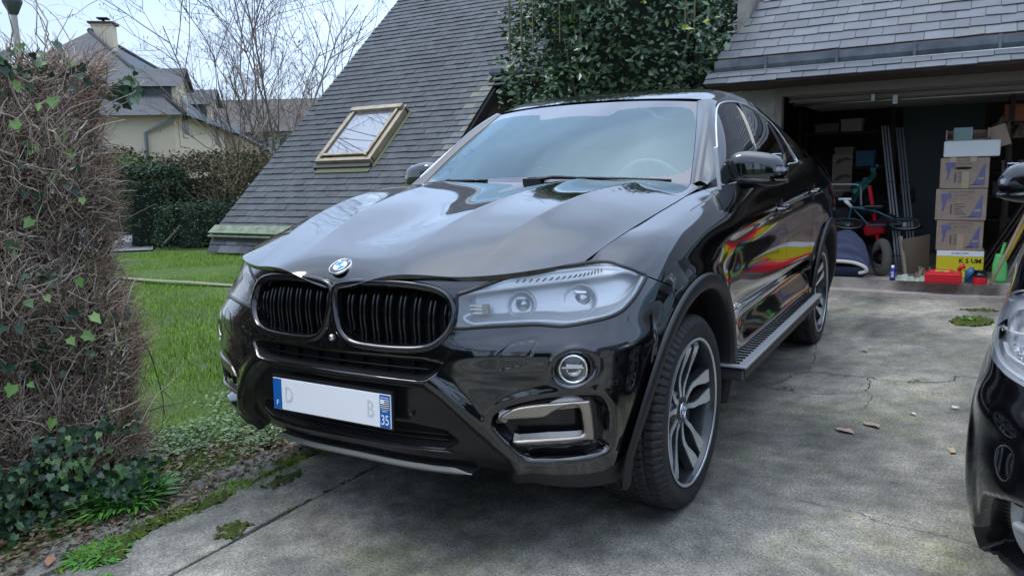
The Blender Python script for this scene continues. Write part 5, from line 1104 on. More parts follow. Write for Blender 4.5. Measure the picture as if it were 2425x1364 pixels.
b = MB(); b.tube([FR(0, 0, 6.16), FR(12.6, 0, 6.16)], .09, 6); b.tube([FR(0, 0, 6.14), FR(-4.4, 3.5, 3.1)], .06, 6); b.build('ridge_tiles', mat('ridge_dark', (.035, .038, .045), .7), fh)
b = MB(); b.add([FR(7.0, 3.2, 3.3), FR(12.6, 3.2, 3.3), FR(12.6, 5.6, 1.9), FR(7.0, 5.6, 1.9)], [(0, 1, 2, 3)]); b.build('lean_to_roof', DS, fh)
b = MB(); b.add([FR(7.2, 3.1, 0), FR(7.2, 5.3, 0), FR(7.2, 5.3, 2.0), FR(7.2, 3.1, 3.2), FR(12.4, 5.3, 0), FR(12.4, 5.3, 2.0)], [(0, 1, 2, 3), (1, 4, 5, 2)]); b.build('lean_to_wall', mat('peach_render', (.62, .46, .34), .9), fh)
ch = MB(); 
def obox(b, a0, a1, s0, s1, z0, z1): b.add([FR(a0, s0, z0), FR(a1, s0, z0), FR(a1, s1, z0), FR(a0, s1, z0), FR(a0, s0, z1), FR(a1, s0, z1), FR(a1, s1, z1), FR(a0, s1, z1)], [(0, 1, 2, 3), (4, 5, 6, 7), (0, 1, 5, 4), (1, 2, 6, 5), (2, 3, 7, 6), (3, 0, 4, 7)])
obox(ch, .15, .75, .0, .65, 5.0, 6.42); chm = ch.build('chimney', CREAM, fh); b = MB(); obox(b, .07, .83, -.08, .73, 6.42, 6.48); b.build('chimney_cap', DKWOOD, chm); b = MB(); obox(b, .40, .48, .30, .38, 6.48, 6.60); obox(b, .27, .61, .17, .51, 6.60, 6.64); b.build('chimney_cowl', DARKIN, chm)
for a0 in (-3.4, 3.0):
    dm = empty('dormer'); dm.parent = fh; w_ = 1.75
    b = MB(); obox(b, a0, a0+w_, .9, 3.13, 2.2, 4.05); b.build('dormer_wall', CREAM, dm); b = MB(); obox(b, a0-.03, a0+.0, .9, 3.0, 2.9, 4.05); obox(b, a0+w_, a0+w_+.03, .9, 3.0, 2.9, 4.05); b.build('dormer_cheek', DS, dm)
    b = MB(); b.add([FR(a0-.15, 3.35, 3.98), FR(a0+w_+.15, 3.35, 3.98), FR(a0+w_/2, 3.35, 4.62), FR(a0-.15, .4, 3.98), FR(a0+w_+.15, .4, 3.98), FR(a0+w_/2, .4, 4.62)], [(0, 2, 5, 3), (1, 4, 5, 2)]); b.build('dormer_roof', DS, dm)
    b = MB(); b.add([FR(a0, 3.14, 4.0), FR(a0+w_, 3.14, 4.0), FR(a0+w_/2, 3.14, 4.55)], [(0, 1, 2)]); b.build('dormer_gable', CREAM, dm)
    b = MB(); obox(b, a0+.45, a0+1.3, 3.13, 3.17, 2.5, 3.85); b.build('dormer_window', mat('window_cream', (.55, .50, .40), .4), dm)
    b = MB(); obox(b, a0+.55, a0+1.2, 3.17, 3.19, 2.6, 3.75); b.build('dormer_pane', MATS['window_dark'], dm)
b = MB(); b.tube([FR(-4.08, 2.3, .2), FR(-4.08, 2.3, 2.6), FR(-4.2, 3.2, 3.0)], .05, 8); b.build('downpipe', mat('downpipe_grey', (.22, .26, .27), .5), fh)
# street lamp
sl = empty('street_lamp', (-4.86, -12.31, 0)); tag(sl, 'street lamp with a clear glass lantern on a pale post behind the hedge', 'street lamp')
b = MB(); b.lathe([(.06, 0), (.055, 3.2), (.05, 4.07)], n=16); b.build('post', mat('pale_post', (.45, .42, .36), .6), sl)
b = MB(); b.lathe([(.05, 4.07), (.07, 4.09), (.15, 4.27), (.155, 4.31), (.14, 4.33)], n=24); b.build('lantern_base', mat('grey_metal', (.10, .115, .12), .5, .4), sl)
b = MB(); b.lathe([(.14, 4.33), (.185, 4.63), (.185, 4.65)], n=24); b.build('lantern_glass', thin_glass('lantern_glass', (.75, .78, .8), 1.5, (1, 1, 1), .12), sl)
b = MB(); b.lathe([(.30, 4.65), (.30, 4.68), (.12, 4.77), (.0001, 4.79)], n=24); b.build('lantern_cap', MATS['grey_metal'], sl); b = MB(); b.lathe([(.03, 4.33), (.04, 4.55), (.0001, 4.60)], n=12); b.build('lantern_bulb', WHITEP, sl)

# ================================================================== vegetation
def leaf_cloud(P, size, name, m, parent, seed, nrm=None, fold=.25, aspect=.5, droop=.3, rand=None):
    """folded leaf quads (two faces a leaf) at points P"""
    r = np.random.default_rng(seed); n = len(P); a = r.random(n)*2*np.pi; el_ = r.normal(0, .5, n)-droop
    d = np.stack([np.cos(a)*np.cos(el_), np.sin(a)*np.cos(el_), np.sin(el_)], 1)
    if nrm is not None: d = d*.8+nrm*.6; d /= np.linalg.norm(d, axis=1)[:, None]
    q = r.normal(size=(n, 3)); q[:, 2] += .6
    if nrm is not None: q = q*.45+nrm*.8
    w = np.cross(d, q); w /= np.linalg.norm(w, axis=1)[:, None]+1e-9; u = np.cross(w, d); s = (size*(.55+.8*r.random(n)))[:, None]
    b0 = P; tip = P+d*s; ml = P+d*s*.45+w*s*aspect*.5+u*s*fold*.3; mr = P+d*s*.45-w*s*aspect*.5+u*s*fold*.3
    F = np.empty((n*2, 3, 3)); F[0::2] = np.stack([b0, tip, ml], 1); F[1::2] = np.stack([b0, mr, tip], 1)
    rr = r.random(n) if rand is None else rand
    return face_mesh(name, F, m, 3, np.repeat(rr, 2), parent)
def twig_mesh(paths, rad, name, m, parent, n=3, rand=None):
    """many thin tapered tubes in one mesh; paths: list of arrays [k,3]"""
    V = []; F = []; k0 = 0; rn = []; r = np.random.default_rng(len(paths))
    for i, P in enumerate(paths):
        P = np.asarray(P, float); k = len(P); rr = rad[i] if hasattr(rad, '__len__') else rad; T = np.gradient(P, axis=0); T /= np.linalg.norm(T, axis=1)[:, None]+1e-9
        a = np.cross(T, [.3, .2, .9]); a /= np.linalg.norm(a, axis=1)[:, None]+1e-9; c_ = np.cross(T, a); tp = np.linspace(1, .35, k)[:, None]*rr
        for j in range(n): an = 2*math.pi*j/n; V.append(P+a*math.cos(an)*tp+c_*math.sin(an)*tp)
        for q in range(k-1):
            for j in range(n): j2 = (j+1) % n; F.append((k0+j*k+q, k0+j2*k+q, k0+j2*k+q+1, k0+j*k+q+1))
        rn += [r.random()]*((k-1)*n); k0 += n*k
    V = np.concatenate(V); F = np.array(F, np.int32); me = bpy.data.meshes.new(name); me.vertices.add(len(V)); me.vertices.foreach_set('co', V.astype(np.float32).ravel()); me.loops.add(F.size); me.loops.foreach_set('vertex_index', F.ravel())
    me.polygons.add(len(F)); me.polygons.foreach_set('loop_start', np.arange(0, F.size, 4, dtype=np.int32)); me.update(calc_edges=True); me.polygons.foreach_set('use_smooth', np.ones(len(F), bool))
    at = me.attributes.new('rnd', 'FLOAT', 'FACE'); at.data.foreach_set('value', np.array(rn, np.float32)); return link(name, me, m, parent)
BARK = mat('grey_bark', (.14, .12, .10), .85); c = NT(BARK); c.link(c.ramp(c.noise(9, 5, .7), [(.3, (.075, .062, .05)), (.7, (.22, .195, .165))]), c.b.inputs['Base Color'])

# ---- glossy evergreen bush in front of the roof
GLOSSLEAF = rnd_mat('glossy_evergreen_leaves', [(0, (.028, .062, .030)), (.45, (.055, .115, .052)), (.8, (.095, .17, .078)), (.965, (.14, .21, .07)), (1, (.34, .36, .05))], .33, .5, coat=.25)
bush = empty('evergreen_bush', (-5.75, -1.62, 0)); tag(bush, 'tall dense evergreen bush with glossy leaves growing between the house and the garage', 'bush')
r = np.random.default_rng(21); n = 21000; th = r.random(n)*2*np.pi; zz = .75+3.4*r.random(n)
prof = np.interp(zz, [.7, 1.1, 1.7, 2.3, 3.0, 3.6, 4.2], [.45, .74, 1.08, 1.22, 1.24, 1.1, .8]); lump = 1+.16*np.sin(3*th+zz*2.3)+.09*np.sin(7*th-zz*4.1)+.06*np.sin(13*th+zz*9); rad = prof*lump*np.where(r.random(n) < .72, r.uniform(.86, 1.06, n), r.uniform(.45, .95, n))
P = np.stack([.72*rad*np.cos(th), rad*np.sin(th), zz], 1)+r.normal(0, .03, (n, 3)); nr_ = np.stack([np.cos(th), np.sin(th), .35+0*th], 1); nr_ /= np.linalg.norm(nr_, axis=1)[:, None]
leaf_cloud(P, .085, 'foliage', GLOSSLEAF, bush, 22, nr_, aspect=.52)
paths = []
for i in range(9):
    a = i*.7+.2; x, y = .1*math.cos(a), .12*math.sin(a); pp = [(x, y, 0)]; 
    for k in range(6): x += .14*math.cos(a)*r.uniform(.3, 1.2); y += .24*math.sin(a)*r.uniform(.3, 1.2); pp.append((x, y, .55*(k+1)))
    paths.append(np.array(pp))
twig_mesh(paths, [.03]*9, 'stem', BARK, bush, 6)
paths = []
for i in range(16):
    a = r.uniform(-1.3, 1.3); yy = r.uniform(-1.1, 1.1); paths.append(np.array([(.75, yy, 2.4+r.random()*.5), (.78, yy+.02, 3.0), (.76+r.normal()*.05, yy+r.normal()*.08, 3.6+r.random()*.6)]))
twig_mesh(paths, .009, 'shoots', mat('light_shoot', (.16, .13, .07), .7), bush, 4)
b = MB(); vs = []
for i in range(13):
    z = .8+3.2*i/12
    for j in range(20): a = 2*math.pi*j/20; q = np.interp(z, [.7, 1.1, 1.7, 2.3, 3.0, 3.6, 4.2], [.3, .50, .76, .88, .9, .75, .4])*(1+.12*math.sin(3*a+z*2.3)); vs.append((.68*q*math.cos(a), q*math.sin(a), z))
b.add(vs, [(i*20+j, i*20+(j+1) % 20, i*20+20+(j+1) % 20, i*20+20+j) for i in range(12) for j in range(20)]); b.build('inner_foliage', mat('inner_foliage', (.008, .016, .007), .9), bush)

# ---- the dry clipped hedge on the left
hedge = empty('dry_hedge', (2.2, -1.6, 0)); tag(hedge, 'clipped hedge of dead brown twigs with ivy growing through it, close on the left', 'hedge')
TWIG = rnd_mat('dry_twigs', [(0, (.105, .075, .056)), (.3, (.25, .185, .14)), (.6, (.42, .33, .25)), (.85, (.58, .48, .38)), (1, (.74, .65, .53))], .85, .25)
TWIGR = rnd_mat('reddish_dry_twigs', [(0, (.11, .062, .045)), (.5, (.32, .20, .14)), (.85, (.50, .35, .26)), (1, (.64, .50, .40))], .85, .25)
X0 = .74-2.2
r = np.random.default_rng(5); paths = []; rads = []; pr = []; rr_ = []
def hface(x, z):   # y of the hedge face, local
    return .34+.05*math.sin(x*9+z*4)+.04*math.sin(z*11-x*5)-.16*max(0, (X0+.10-x))*3+.02*math.sin(x*31)
for i in range(17500):
    u = r.random(); x = X0+r.random()**1.25*1.15 if u < .93 else X0+r.random()*2.6; z = .10+1.66*r.random()
    top = z > 1.5; dep = r.exponential(.05); y = hface(x, z)-dep
    if top and r.random() < .4: dep = r.random()*.6; y = hface(x, z)-dep
    L_ = r.uniform(.03, .13); a = r.normal(math.pi/2, .75) if not (x < X0+.17) else r.normal(2.4, .7)   # upwards, near the end swept outwards
    d = np.array([math.cos(a), r.normal(0.15, .4), abs(math.sin(a))*(1 if r.random() < .85 else -.6)]); d /= np.linalg.norm(d); d2 = d+r.normal(0, .45, 3); d2 /= np.linalg.norm(d2); p = np.array([x, y, z]); 
    pts = np.array([p, p+d*L_*.4+r.normal(0, .004, 3), p+d*L_*.4+d2*L_*.35, p+d*L_*.4+d2*L_*.7+r.normal(0, .008, 3)])
    if x < X0+.14+.05*math.sin(z*9) and r.random() < .8: pr.append(pts); rr_.append(r.uniform(.0010, .0022))
    else: paths.append(pts); rads.append(r.uniform(.0012, .0032) if r.random() < .93 else r.uniform(.004, .008))
for i in range(420):    # thicker wandering branches
    x = X0+.03+r.random()*1.0; z = r.random()*1.6+.1; y = hface(x, z)-.03-r.random()*.10; p = np.array([x, y, z]); d = np.array([r.normal(0, .35), r.normal(0, .15), 1.0]); pts = [p]
    for k in range(6): d = d+r.normal(0, .35, 3)*[1, .5, .6]; d /= np.linalg.norm(d); p = p+d*r.uniform(.04, .09); pts.append(p)
    paths.append(np.array(pts)); rads.append(r.uniform(.0015, .0055))
for i in range(150):    # long bare stems standing above the clipped top
    x = X0+.05+r.random()*.9; z = 1.55+r.random()*.2; p = np.array([x, hface(x, z)-r.random()*.3, z]); d = np.array([r.normal(0, .2), 0, 1.]); pts = [p]
    for k in range(5): d = d+r.normal(0, .4, 3)*[1, .4, .5]; d /= np.linalg.norm(d); p = p+d*r.uniform(.012, .036); pts.append(p)
    paths.append(np.array(pts)); rads.append(r.uniform(.001, .0022))
twig_mesh(paths, rads, 'twigs', TWIG, hedge); twig_mesh(pr, rr_, 'end_twigs', TWIGR, hedge)
dn = []
for i in range(26000):
    x = X0+r.random()**1.2*1.15; z = .12+1.62*r.random(); dn.append((x, hface(x, z)-r.exponential(.07)-.01, z))
leaf_cloud(np.array(dn), .026, 'dead_foliage', TWIG, hedge, 8, aspect=.25, droop=0)
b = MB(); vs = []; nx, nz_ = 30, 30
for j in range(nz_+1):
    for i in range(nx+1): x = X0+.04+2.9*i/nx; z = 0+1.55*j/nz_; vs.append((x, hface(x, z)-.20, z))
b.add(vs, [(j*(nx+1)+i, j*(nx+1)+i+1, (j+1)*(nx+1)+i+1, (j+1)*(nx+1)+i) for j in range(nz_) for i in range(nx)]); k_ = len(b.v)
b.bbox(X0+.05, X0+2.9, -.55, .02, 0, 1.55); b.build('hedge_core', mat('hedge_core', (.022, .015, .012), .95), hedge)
# ivy
IVYD = rnd_mat('dark_ivy', [(0, (.010, .030, .016)), (.5, (.026, .072, .034)), (.85, (.06, .13, .05)), (1, (.17, .28, .08))], .4, .5)
IVYL = rnd_mat('pale_ivy', [(0, (.12, .24, .05)), (.5, (.20, .36, .09)), (1, (.32, .44, .14))], .45, .5)
def ivy_leaf(p, nrm, s, roll):
    """five pointed leaf: fan of triangles round the stalk point"""
    nrm = np.array(nrm, float); nrm /= np.linalg.norm(nrm); t = np.cross(nrm, [0, 0, 1.0]); t /= np.linalg.norm(t)+1e-9; d = np.cross(t, nrm); d = -d if d[2] > 0 else d     # tip hangs down
    c_, s_ = math.cos(roll), math.sin(roll); d, t = d*c_+t*s_, t*c_-d*s_
    out = [(-.06, .0), (-.20, .36), (.08, .40), (.26, .54), (.50, .30), (1.0, .0)]; o = [p+(d*a+t*b_)*s+nrm*(.05*s*(abs(b_)*2)) for a, b_ in out]+[p+(d*a-t*b_)*s+nrm*(.05*s*(abs(b_)*2)) for a, b_ in out[::-1][1:-1]]
    c0 = p+d*.2*s-nrm*.02*s; n = len(o); return [[c0, o[i], o[(i+1) % n]] for i in range(n)]
def ivy(points, size, name, m, seed, spread=.5):
    r = np.random.default_rng(seed); F = []; rn = []
    for p in points:
        nn = np.array([r.normal(.45, spread), 1.0, r.normal(.25, spread)]); f = ivy_leaf(np.array(p), nn, size*r.uniform(.6, 1.25), r.normal(0, .6)); F += f; rn += [r.random()]*len(f)
    return face_mesh(name, np.array(F), m, 3, np.array(rn), hedge)
pts = []
for i in range(1500):
    x = X0+.14+r.random()*1.0; z = .03+.30*r.random()**1.3; bulge = .22*max(0, 1-z/.55); k = (math.sin(x*13+z*9)+math.sin(z*17-x*6)+1.5*r.random()+1.7*(1-z/.6)) > .9
    if k: pts.append((x+.15*(r.random()-.5), hface(x, z)+.01+bulge*r.random()**.5+r.random()*.03, z))
ivy(pts, .027, 'ivy', IVYD, 3)
pts = []
for i in range(120):
    x = X0+.35+r.random()*.6; z = .6+.85*r.random(); 
    if math.sin(x*11+z*7)+r.random()*1.2 > .55: pts.append((x, hface(x, z)+r.random()*.04, z))
for i in range(40): x = X0+.02+r.random()*.4; z = .5+1.2*r.random(); pts.append((x, hface(x, z)+.01, z))
ivy(pts, .036, 'ivy', IVYD, 9)
def hpt(px, py): return None
big = [(1.036,-1.24,1.722),(1.141,-1.24,1.629),(1.074,-1.24,1.565),(1.017,-1.24,1.592),(1.004,-1.24,1.458),(1.107,-1.24,1.418),(0.993,-1.24,1.395),(1.058,-1.24,1.315),(0.948,-1.24,1.214),(1.164,-1.24,1.5),(1.129,-1.24,0.855),(1.148,-1.24,1.145),(1.062,-1.24,0.676),(1.002,-1.24,0.681),(1.288,-1.24,0.547),(1.229,-1.24,0.54),(1.109,-1.24,0.276),(1.162,-1.24,0.379),(1.222,-1.24,1.027),(0.959,-1.24,0.75),(1.001,-1.24,0.902)]
ivy([(x-2.2, y+1.6+.04, z) for x, y, z in big], .040, 'ivy_leaves_pale', IVYL, 12, .3)['kind'] = 'stuff'
top = [(X0+.02+.55*t+.0, hface(X0+.3, 1.9)+r.normal()*.04-.03, 1.71-.0*t+r.normal()*.03) for t in r.random(60)**.5]+[(X0-.04-.10*r.random(), .30+r.normal()*.04, 1.655+r.normal()*.035) for _ in range(45)]
ivy(top, .040, 'ivy_top', IVYD, 14, .6)
# trailing bramble beside the hedge
br = [(0.556,-1.55,0.625),(0.537,-1.55,0.56),(0.498,-1.55,0.469),(0.468,-1.55,0.337),(0.45,-1.55,0.204),(0.471,-1.55,0.081),(0.53,-1.55,0.025)]
bt = empty('bramble_shoot', tuple(br[0])); tag(bt, 'thin bare arching shoot hanging over the grass right of the dry hedge', 'twig')
sp = smooth_poly([tuple(np.array(q)-np.array(br[0])) for q in br], 4, False); pth = [sp]; 
for k in range(5, len(sp)-2, 3): d = r.normal(0, .03, 3); pth.append(np.array([sp[k], sp[k]+d, sp[k]+d*1.6]))
twig_mesh(pth, [.004]+[.002]*(len(pth)-1), 'stem', mat('shoot_brown', (.07, .06, .035), .8), bt, 4)

# ---- hedges beyond the lawn
def far_hedge(name, loc, L_, W_, H_, ang, m, coreC, n, size, label, cat, seed, lumps=.12, twigs=0, aspect=.5):
    g = empty(name, loc, ang); tag(g, label, cat); r = np.random.default_rng(seed); P = []; 
    t = r.random(n); side = r.random(n); x = (r.random(n)-.5)*L_; z = r.random(n)**.8*H_; y = W_/2*np.sign(r.random(n)-.3); top = side < .25; z = np.where(top, H_, z); y = np.where(top, (r.random(n)-.5)*W_, y)
    endm = side > .85; x = np.where(endm, np.sign(r.random(n)-.5)*L_/2, x); y = np.where(endm, (r.random(n)-.5)*W_, y)
    k = 1+lumps*np.sin(x*3.1+z*2+seed)+lumps*.7*np.sin(x*7.3-z*5); y = y*k*(1-.10*(z/H_)**3); z = z*(1+lumps*.8*np.sin(x*2.2+seed)+.04*np.sin(x*9)); P = np.stack([x, y, z], 1)+r.normal(0, .045, (n, 3)); P[:, 2] = np.abs(P[:, 2])
    leaf_cloud(P, size, 'foliage', m, g, seed, aspect=aspect)
    b = MB(); b.box((0, 0, H_*.40), (L_*.82, W_*.5, H_*.76), top=(.93, .7)); b.build('inner_foliage', coreC, g)
    if twigs:
        ps = []
        for i in range(twigs):
            x = (r.random()-.5)*L_; y = W_/2*(1 if r.random() < .75 else -.5)*1.05; p = np.array([x, y, r.random()*H_*.6]); pts = [p]; d = np.array([r.normal(0, .3), r.normal(0, .1), 1.0])
            for q in range(5): d = d+r.normal(0, .25, 3); d /= np.linalg.norm(d); p = p+d*H_*.13; pts.append(p)
            ps.append(np.array(pts))
        twig_mesh(ps, .010, 'twigs', mat('straw_twig', (.24, .20, .12), .8), g)
    return g
DGREEN = rnd_mat('dark_hedge_leaves', [(0, (.012, .030, .016)), (.6, (.028, .062, .030)), (1, (.06, .11, .045))], .55, .4); MGREEN = rnd_mat('mid_hedge_leaves', [(0, (.03, .07, .015)), (.6, (.07, .15, .03)), (1, (.14, .22, .06))], .6, .3)
OLIVE = rnd_mat('olive_brown_leaves', [(0, (.035, .035, .018)), (.5, (.085, .08, .04)), (.85, (.15, .13, .07)), (1, (.24, .20, .12))], .75, .3); CORE = mat('hedge_inner_green', (.010, .018, .010), .95)
far_hedge('hedge', (-6.75, -11.9, 0), 1.5, 1.3, 1.42, R(52), DGREEN, CORE, 13000, .065, 'dark green clipped hedge block at the far edge of the lawn', 'hedge', 31, .05)
far_hedge('hedge', (-8.9, -12.3, 0), 4.6, 1.5, 1.6, R(25), OLIVE, mat('hedge_inner_brown', (.03, .028, .018), .95), 17000, .07, 'olive brown winter hedge full of bare stems beside the slate roof', 'hedge', 33, .10, 260)
far_hedge('hedge', (-7.4, -10.9, 0), 2.6, .9, .80, R(28), DGREEN, CORE, 11000, .055, 'low dark leafy hedge in front of the olive brown winter hedge', 'hedge', 35, .14)
far_hedge('hedge', (-8.9, -15.6, 0), 3.2, 1.3, 1.6, R(40), MGREEN, CORE, 11000, .06, 'fresh green hedge with a light top behind the dark hedge block', 'hedge', 37, .08)
far_hedge('hedge', (-13.0, -21.5, 0), 9.0, 2.0, 1.95, R(38), OLIVE, MATS['hedge_inner_brown'], 10000, .14, 'long grey green hedge in front of the cream house', 'hedge', 39, .08)
b = MB(); 
lg = empty('dead_branch', (-6.35, -11.05, 0)); tag(lg, 'pale bare branch leaning against the dark hedge block', 'branch'); b.tube([(0, 0, .02), (-.12, .25, .28), (-.3, .5, .62)], [.035, .03, .018], 8); b.build('wood', mat('pale_wood', (.26, .22, .16), .8), lg)

# ---- bare hazel trees
def bare_tree(loc, H_, seed, stems, label, spread=.35, cat_=True, levels=4, leafn=0):
    g = empty('bare_tree', loc); tag(g, label, 'tree', 'bare trees behind the hedges'); r = np.random.default_rng(seed); paths = []; rads = []; tips = []
    def grow(p, d, L_, rad, lev):
        k = 6 if lev == 0 else 4; pts = [p]
        for i in range(k): d = d+r.normal(0, .10+.05*lev, 3)+np.array([0, 0, .035]); d /= np.linalg.norm(d); p = p+d*L_/k; pts.append(p)
        paths.append(np.array(pts)); rads.append(rad)
        if lev >= levels: tips.append(p); return
        for i in range([7, 5, 3, 2][min(lev, 3)]):
            t = r.uniform(.25, 1.0); q = pts[min(k, int(t*k)+0)]+(pts[min(k, int(t*k)+1)]-pts[min(k, int(t*k))])*r.random() if int(t*k) < k else pts[-1]
            s = r.normal(0, 1, 3); s -= d*s.dot(d); s /= np.linalg.norm(s)+1e-9; nd = d*.85+s*.52; nd /= np.linalg.norm(nd); grow(q, nd, L_*r.uniform(.34, .55), rad*.5, lev+1)
    for i in range(stems): a = 2*math.pi*i/stems+r.random(); grow(np.array([.12*math.cos(a), .12*math.sin(a), 0]), np.array([spread*math.cos(a)*r.random(), spread*math.sin(a)*r.random(), 1.0]), H_*r.uniform(.75, 1.05), .030, 0)
    main = [(p, q) for p, q in zip(paths, rads) if q > .02]; fine = [(p, max(q, .0034)) for p, q in zip(paths, rads) if q <= .02]
    twig_mesh([p for p, _ in main], [q for _, q in main], 'trunk', BARK, g, 5); twig_mesh([p for p, _ in fine], [q for _, q in fine], 'crown', mat('winter_twig', (.20, .16, .14), .8), g, 3)
    if cat_:
        T = np.array(tips); sel = T[r.random(len(T)) < .35]; sel = sel[sel[:, 2] > H_*.45]; twig_mesh([np.array([p, p-[0, 0, .03], p-[0, 0, .065]]) for p in sel], .010, 'catkins', mat('catkin', (.20, .17, .09), .8), g, 4)['kind'] = 'stuff'
    if leafn: T = np.array(tips); leaf_cloud(T[r.integers(0, len(T), leafn)], .07, 'last_leaves', DEBRIS, g, seed, aspect=.6)
    return g
CX, CY = 2.73, 1.78
def along(px, D): 
    a = R(210.38)-math.atan((px-1212.5)/1824.); return (CX+D*math.cos(a), CY+D*math.sin(a), 0)
bare_tree(along(700, 17.5), 5.6, 1, 3, 'tall bare hazel tree, nearest to the slate roof edge', .15)
bare_tree(along(615, 19), 5.2, 2, 3, 'bare hazel tree with catkins in the middle of the group', .30, leafn=14)
bare_tree(along(575, 22), 3.9, 3, 3, 'low bushy bare tree on the left of the group, near the cream house', .25)
bare_tree(along(760, 21), 7.0, 4, 3, 'tallest bare tree, rising just left of the slate roof edge', .16)
bare_tree(along(655, 23), 4.9, 5, 4, 'bare tree standing behind the middle hazel', .4, levels=4)
ex = far_hedge('shrub', (*along(640, 15.2)[:2], 0), 1.1, .8, 1.7, R(30), OLIVE, MATS['hedge_inner_brown'], 2600, .06, 'loose brownish shrub at the foot of the bare trees', 'shrub', 41, .25)

# ---- what stands behind and beside the photographer (seen in the paint and glass)
far_hedge('hedge', (11.5, -6.0, 0), 17, 2.0, 4.4, R(88), DGREEN, CORE, 7000, .2, 'tall hedge across the street behind the camera', 'hedge', 51, .10)
far_hedge('hedge', (12.0, 10.5, 0), 12, 2.0, 3.6, R(95), MGREEN, CORE, 5000, .2, 'lower green hedge across the street on the right behind the camera', 'hedge', 53, .12)
bare_tree((9.5, -1.0, 0), 6.5, 7, 2, 'bare tree beside the street behind the camera', .25, levels=3, cat_=False)
nh = empty('neighbour_house', (4, 14, 0)); tag(nh, 'white neighbouring house with a slate roof out to the right', 'house')
b = MB(); b.bbox(-7, 7, 0, 6, 0, 2.7); b.build('wall', MATS['white_render'], nh); b = MB(); b.add([(-7.4, -.5, 2.6), (7.4, -.5, 2.6), (7.4, 3, 6.6), (-7.4, 3, 6.6), (-7.4, 6.5, 2.6), (7.4, 6.5, 2.6)], [(0, 1, 2, 3), (3, 2, 5, 4), (0, 3, 4), (1, 5, 2), (0, 4, 5, 1)]); b.build('roof', DS, nh)
b = MB(); [b.bbox(x, x+1.2, -.04, 0, .9, 2.1) for x in (-5, -1.5)]; b.build('window', MATS['window_dark'], nh); b = MB(); b.bbox(2, 3, -.04, 0, 0, 2.05); b.build('door', DKWOOD, nh)

# ================================================================== things in the garage
CARD = mat('cardboard', (.38, .27, .2), .85); c = NT(CARD); c.link(c.ramp(c.noise(7, 5, .6), [(.3, (.30, .215, .16)), (.7, (.42, .31, .235))]), c.b.inputs['Base Color'])
CBLUE = mat('print_blue', (.15, .14, .27), .7); CINK = mat('print_brown', (.13, .09, .10), .8); TAPE = mat('parcel_tape', (.46, .34, .22), .35)
FX = Matrix(((0, 0, 1, 0), (1, 0, 0, 0), (0, 1, 0, 0), (0, 0, 0, 1)))      # text plane facing +x
def tx(s, size, x, y, z, name, m, par, **k): return text(s, size, Matrix.Translation((x, y, z)) @ FX, name, m, par, **k)
def flatpoly(pts, x, name, m, par, d=.0012): b = MB(); n = len(pts); b.add([(x, y, z) for y, z in pts]+[(x+d, y, z) for y, z in pts], [tuple(range(n-1, -1, -1)), tuple(range(n, 2*n))]+[(i, (i+1) % n, n+(i+1) % n, n+i) for i in range(n)]); return b.build(name, m, par)
def carton(loc, w, h, dep, label, rz=0, topflaps=False, variant=0):
    g = empty('cardboard_box', loc, rz); tag(g, label, 'box', 'printed cardboard boxes in the stack'); b = MB(); b.bbox(-dep, 0, -w/2, w/2, 0, h); b.build('box_body', CARD, g, .006); f = .001
    b = MB(); b.bbox(f, f+.001, -w/2+.02, w/2-.02, h*.5-.0, h*.5+.001) if False else None
    # dripping roller, sail shape, lines of print
    y0 = -w*.40; flatpoly([(y0, h*.84), (y0+w*.20, h*.86), (y0+w*.22, h*.72), (y0+w*.12, h*.66), (y0+w*.10, h*.50), (y0+w*.07, h*.30), (y0+w*.02, h*.28), (y0+w*.05, h*.46), (y0+w*.02, h*.66)], f, 'printed_tool', CBLUE, g)
    flatpoly([(w*.42, h*.82), (w*.42, h*.10), (w*.16, h*.10), (w*.27, h*.38), (w*.36, h*.68)], f, 'printed_triangle', CBLUE, g); flatpoly([(w*.40, h*.36), (w*.40, h*.28), (w*.26, h*.28), (w*.28, h*.36)], f+.0012, 'printed_gap', CARD, g, .0006)
    flatpoly([(0, h*.10), (w*.30, h*.10), (w*.30, h*.13), (0, h*.12)], f, 'printed_line', CBLUE, g); tx('HANDLE WITH CARE', h*.075, f, 0, h*.90, 'print_heading', CINK, g, extrude=.0005); tx('MAIN - CLEAN', h*.06, f, 0, h*.80, 'print_heading', CINK, g, extrude=.0005) if variant else None
    for k in range(5): b = MB(); b.bbox(f, f+.001, -w*.13+.01*(k % 2), w*.11-.02*(k % 3), h*(.20+.075*k), h*(.225+.075*k)); b.build('print_line', CINK, g)
    b = MB(); b.bbox(f, f+.0012, -w*.20, -w*.17, h*.18, h*.5); b.build('print_bullets', CINK, g)
    if variant != 1: b = MB(); b.bbox(f+.001, f+.002, -w*.05, w*.10, 0 if variant else h*.05, h*.55); b.build('tape_strip', TAPE, g)
    if topflaps:
        for yy in (-.1, .06): b = MB(); b.bbox(.002, .004, yy-.02, yy+.03, h*.86, h*1.02); b.build('tape_tab', TAPE, g)
        b = MB(); b.add([(0, .07*math.cos(a)-.01, h*.66+.012*math.sin(a)) for a in np.linspace(0, 2*math.pi, 16, endpoint=False)], [tuple(range(16))]); b.v = [(.0026, y, z) for x, y, z in b.v]; b.build('hand_hole', DARKIN, g)
    return g
k5 = empty('pressure_washer_box', (-5.45, 1.79, .155)); tag(k5, 'yellow and white pressure washer box marked K 5 UM at the bottom of the stack', 'box')
b = MB(); b.bbox(-.30, 0, -.19, .19, 0, .255); b.build('box_body', mat('yellow_card', (.78, .64, .02), .5), k5, .004); b = MB(); b.bbox(.001, .002, -.188, .188, .205, .254); b.build('white_band', WHITEP, k5)
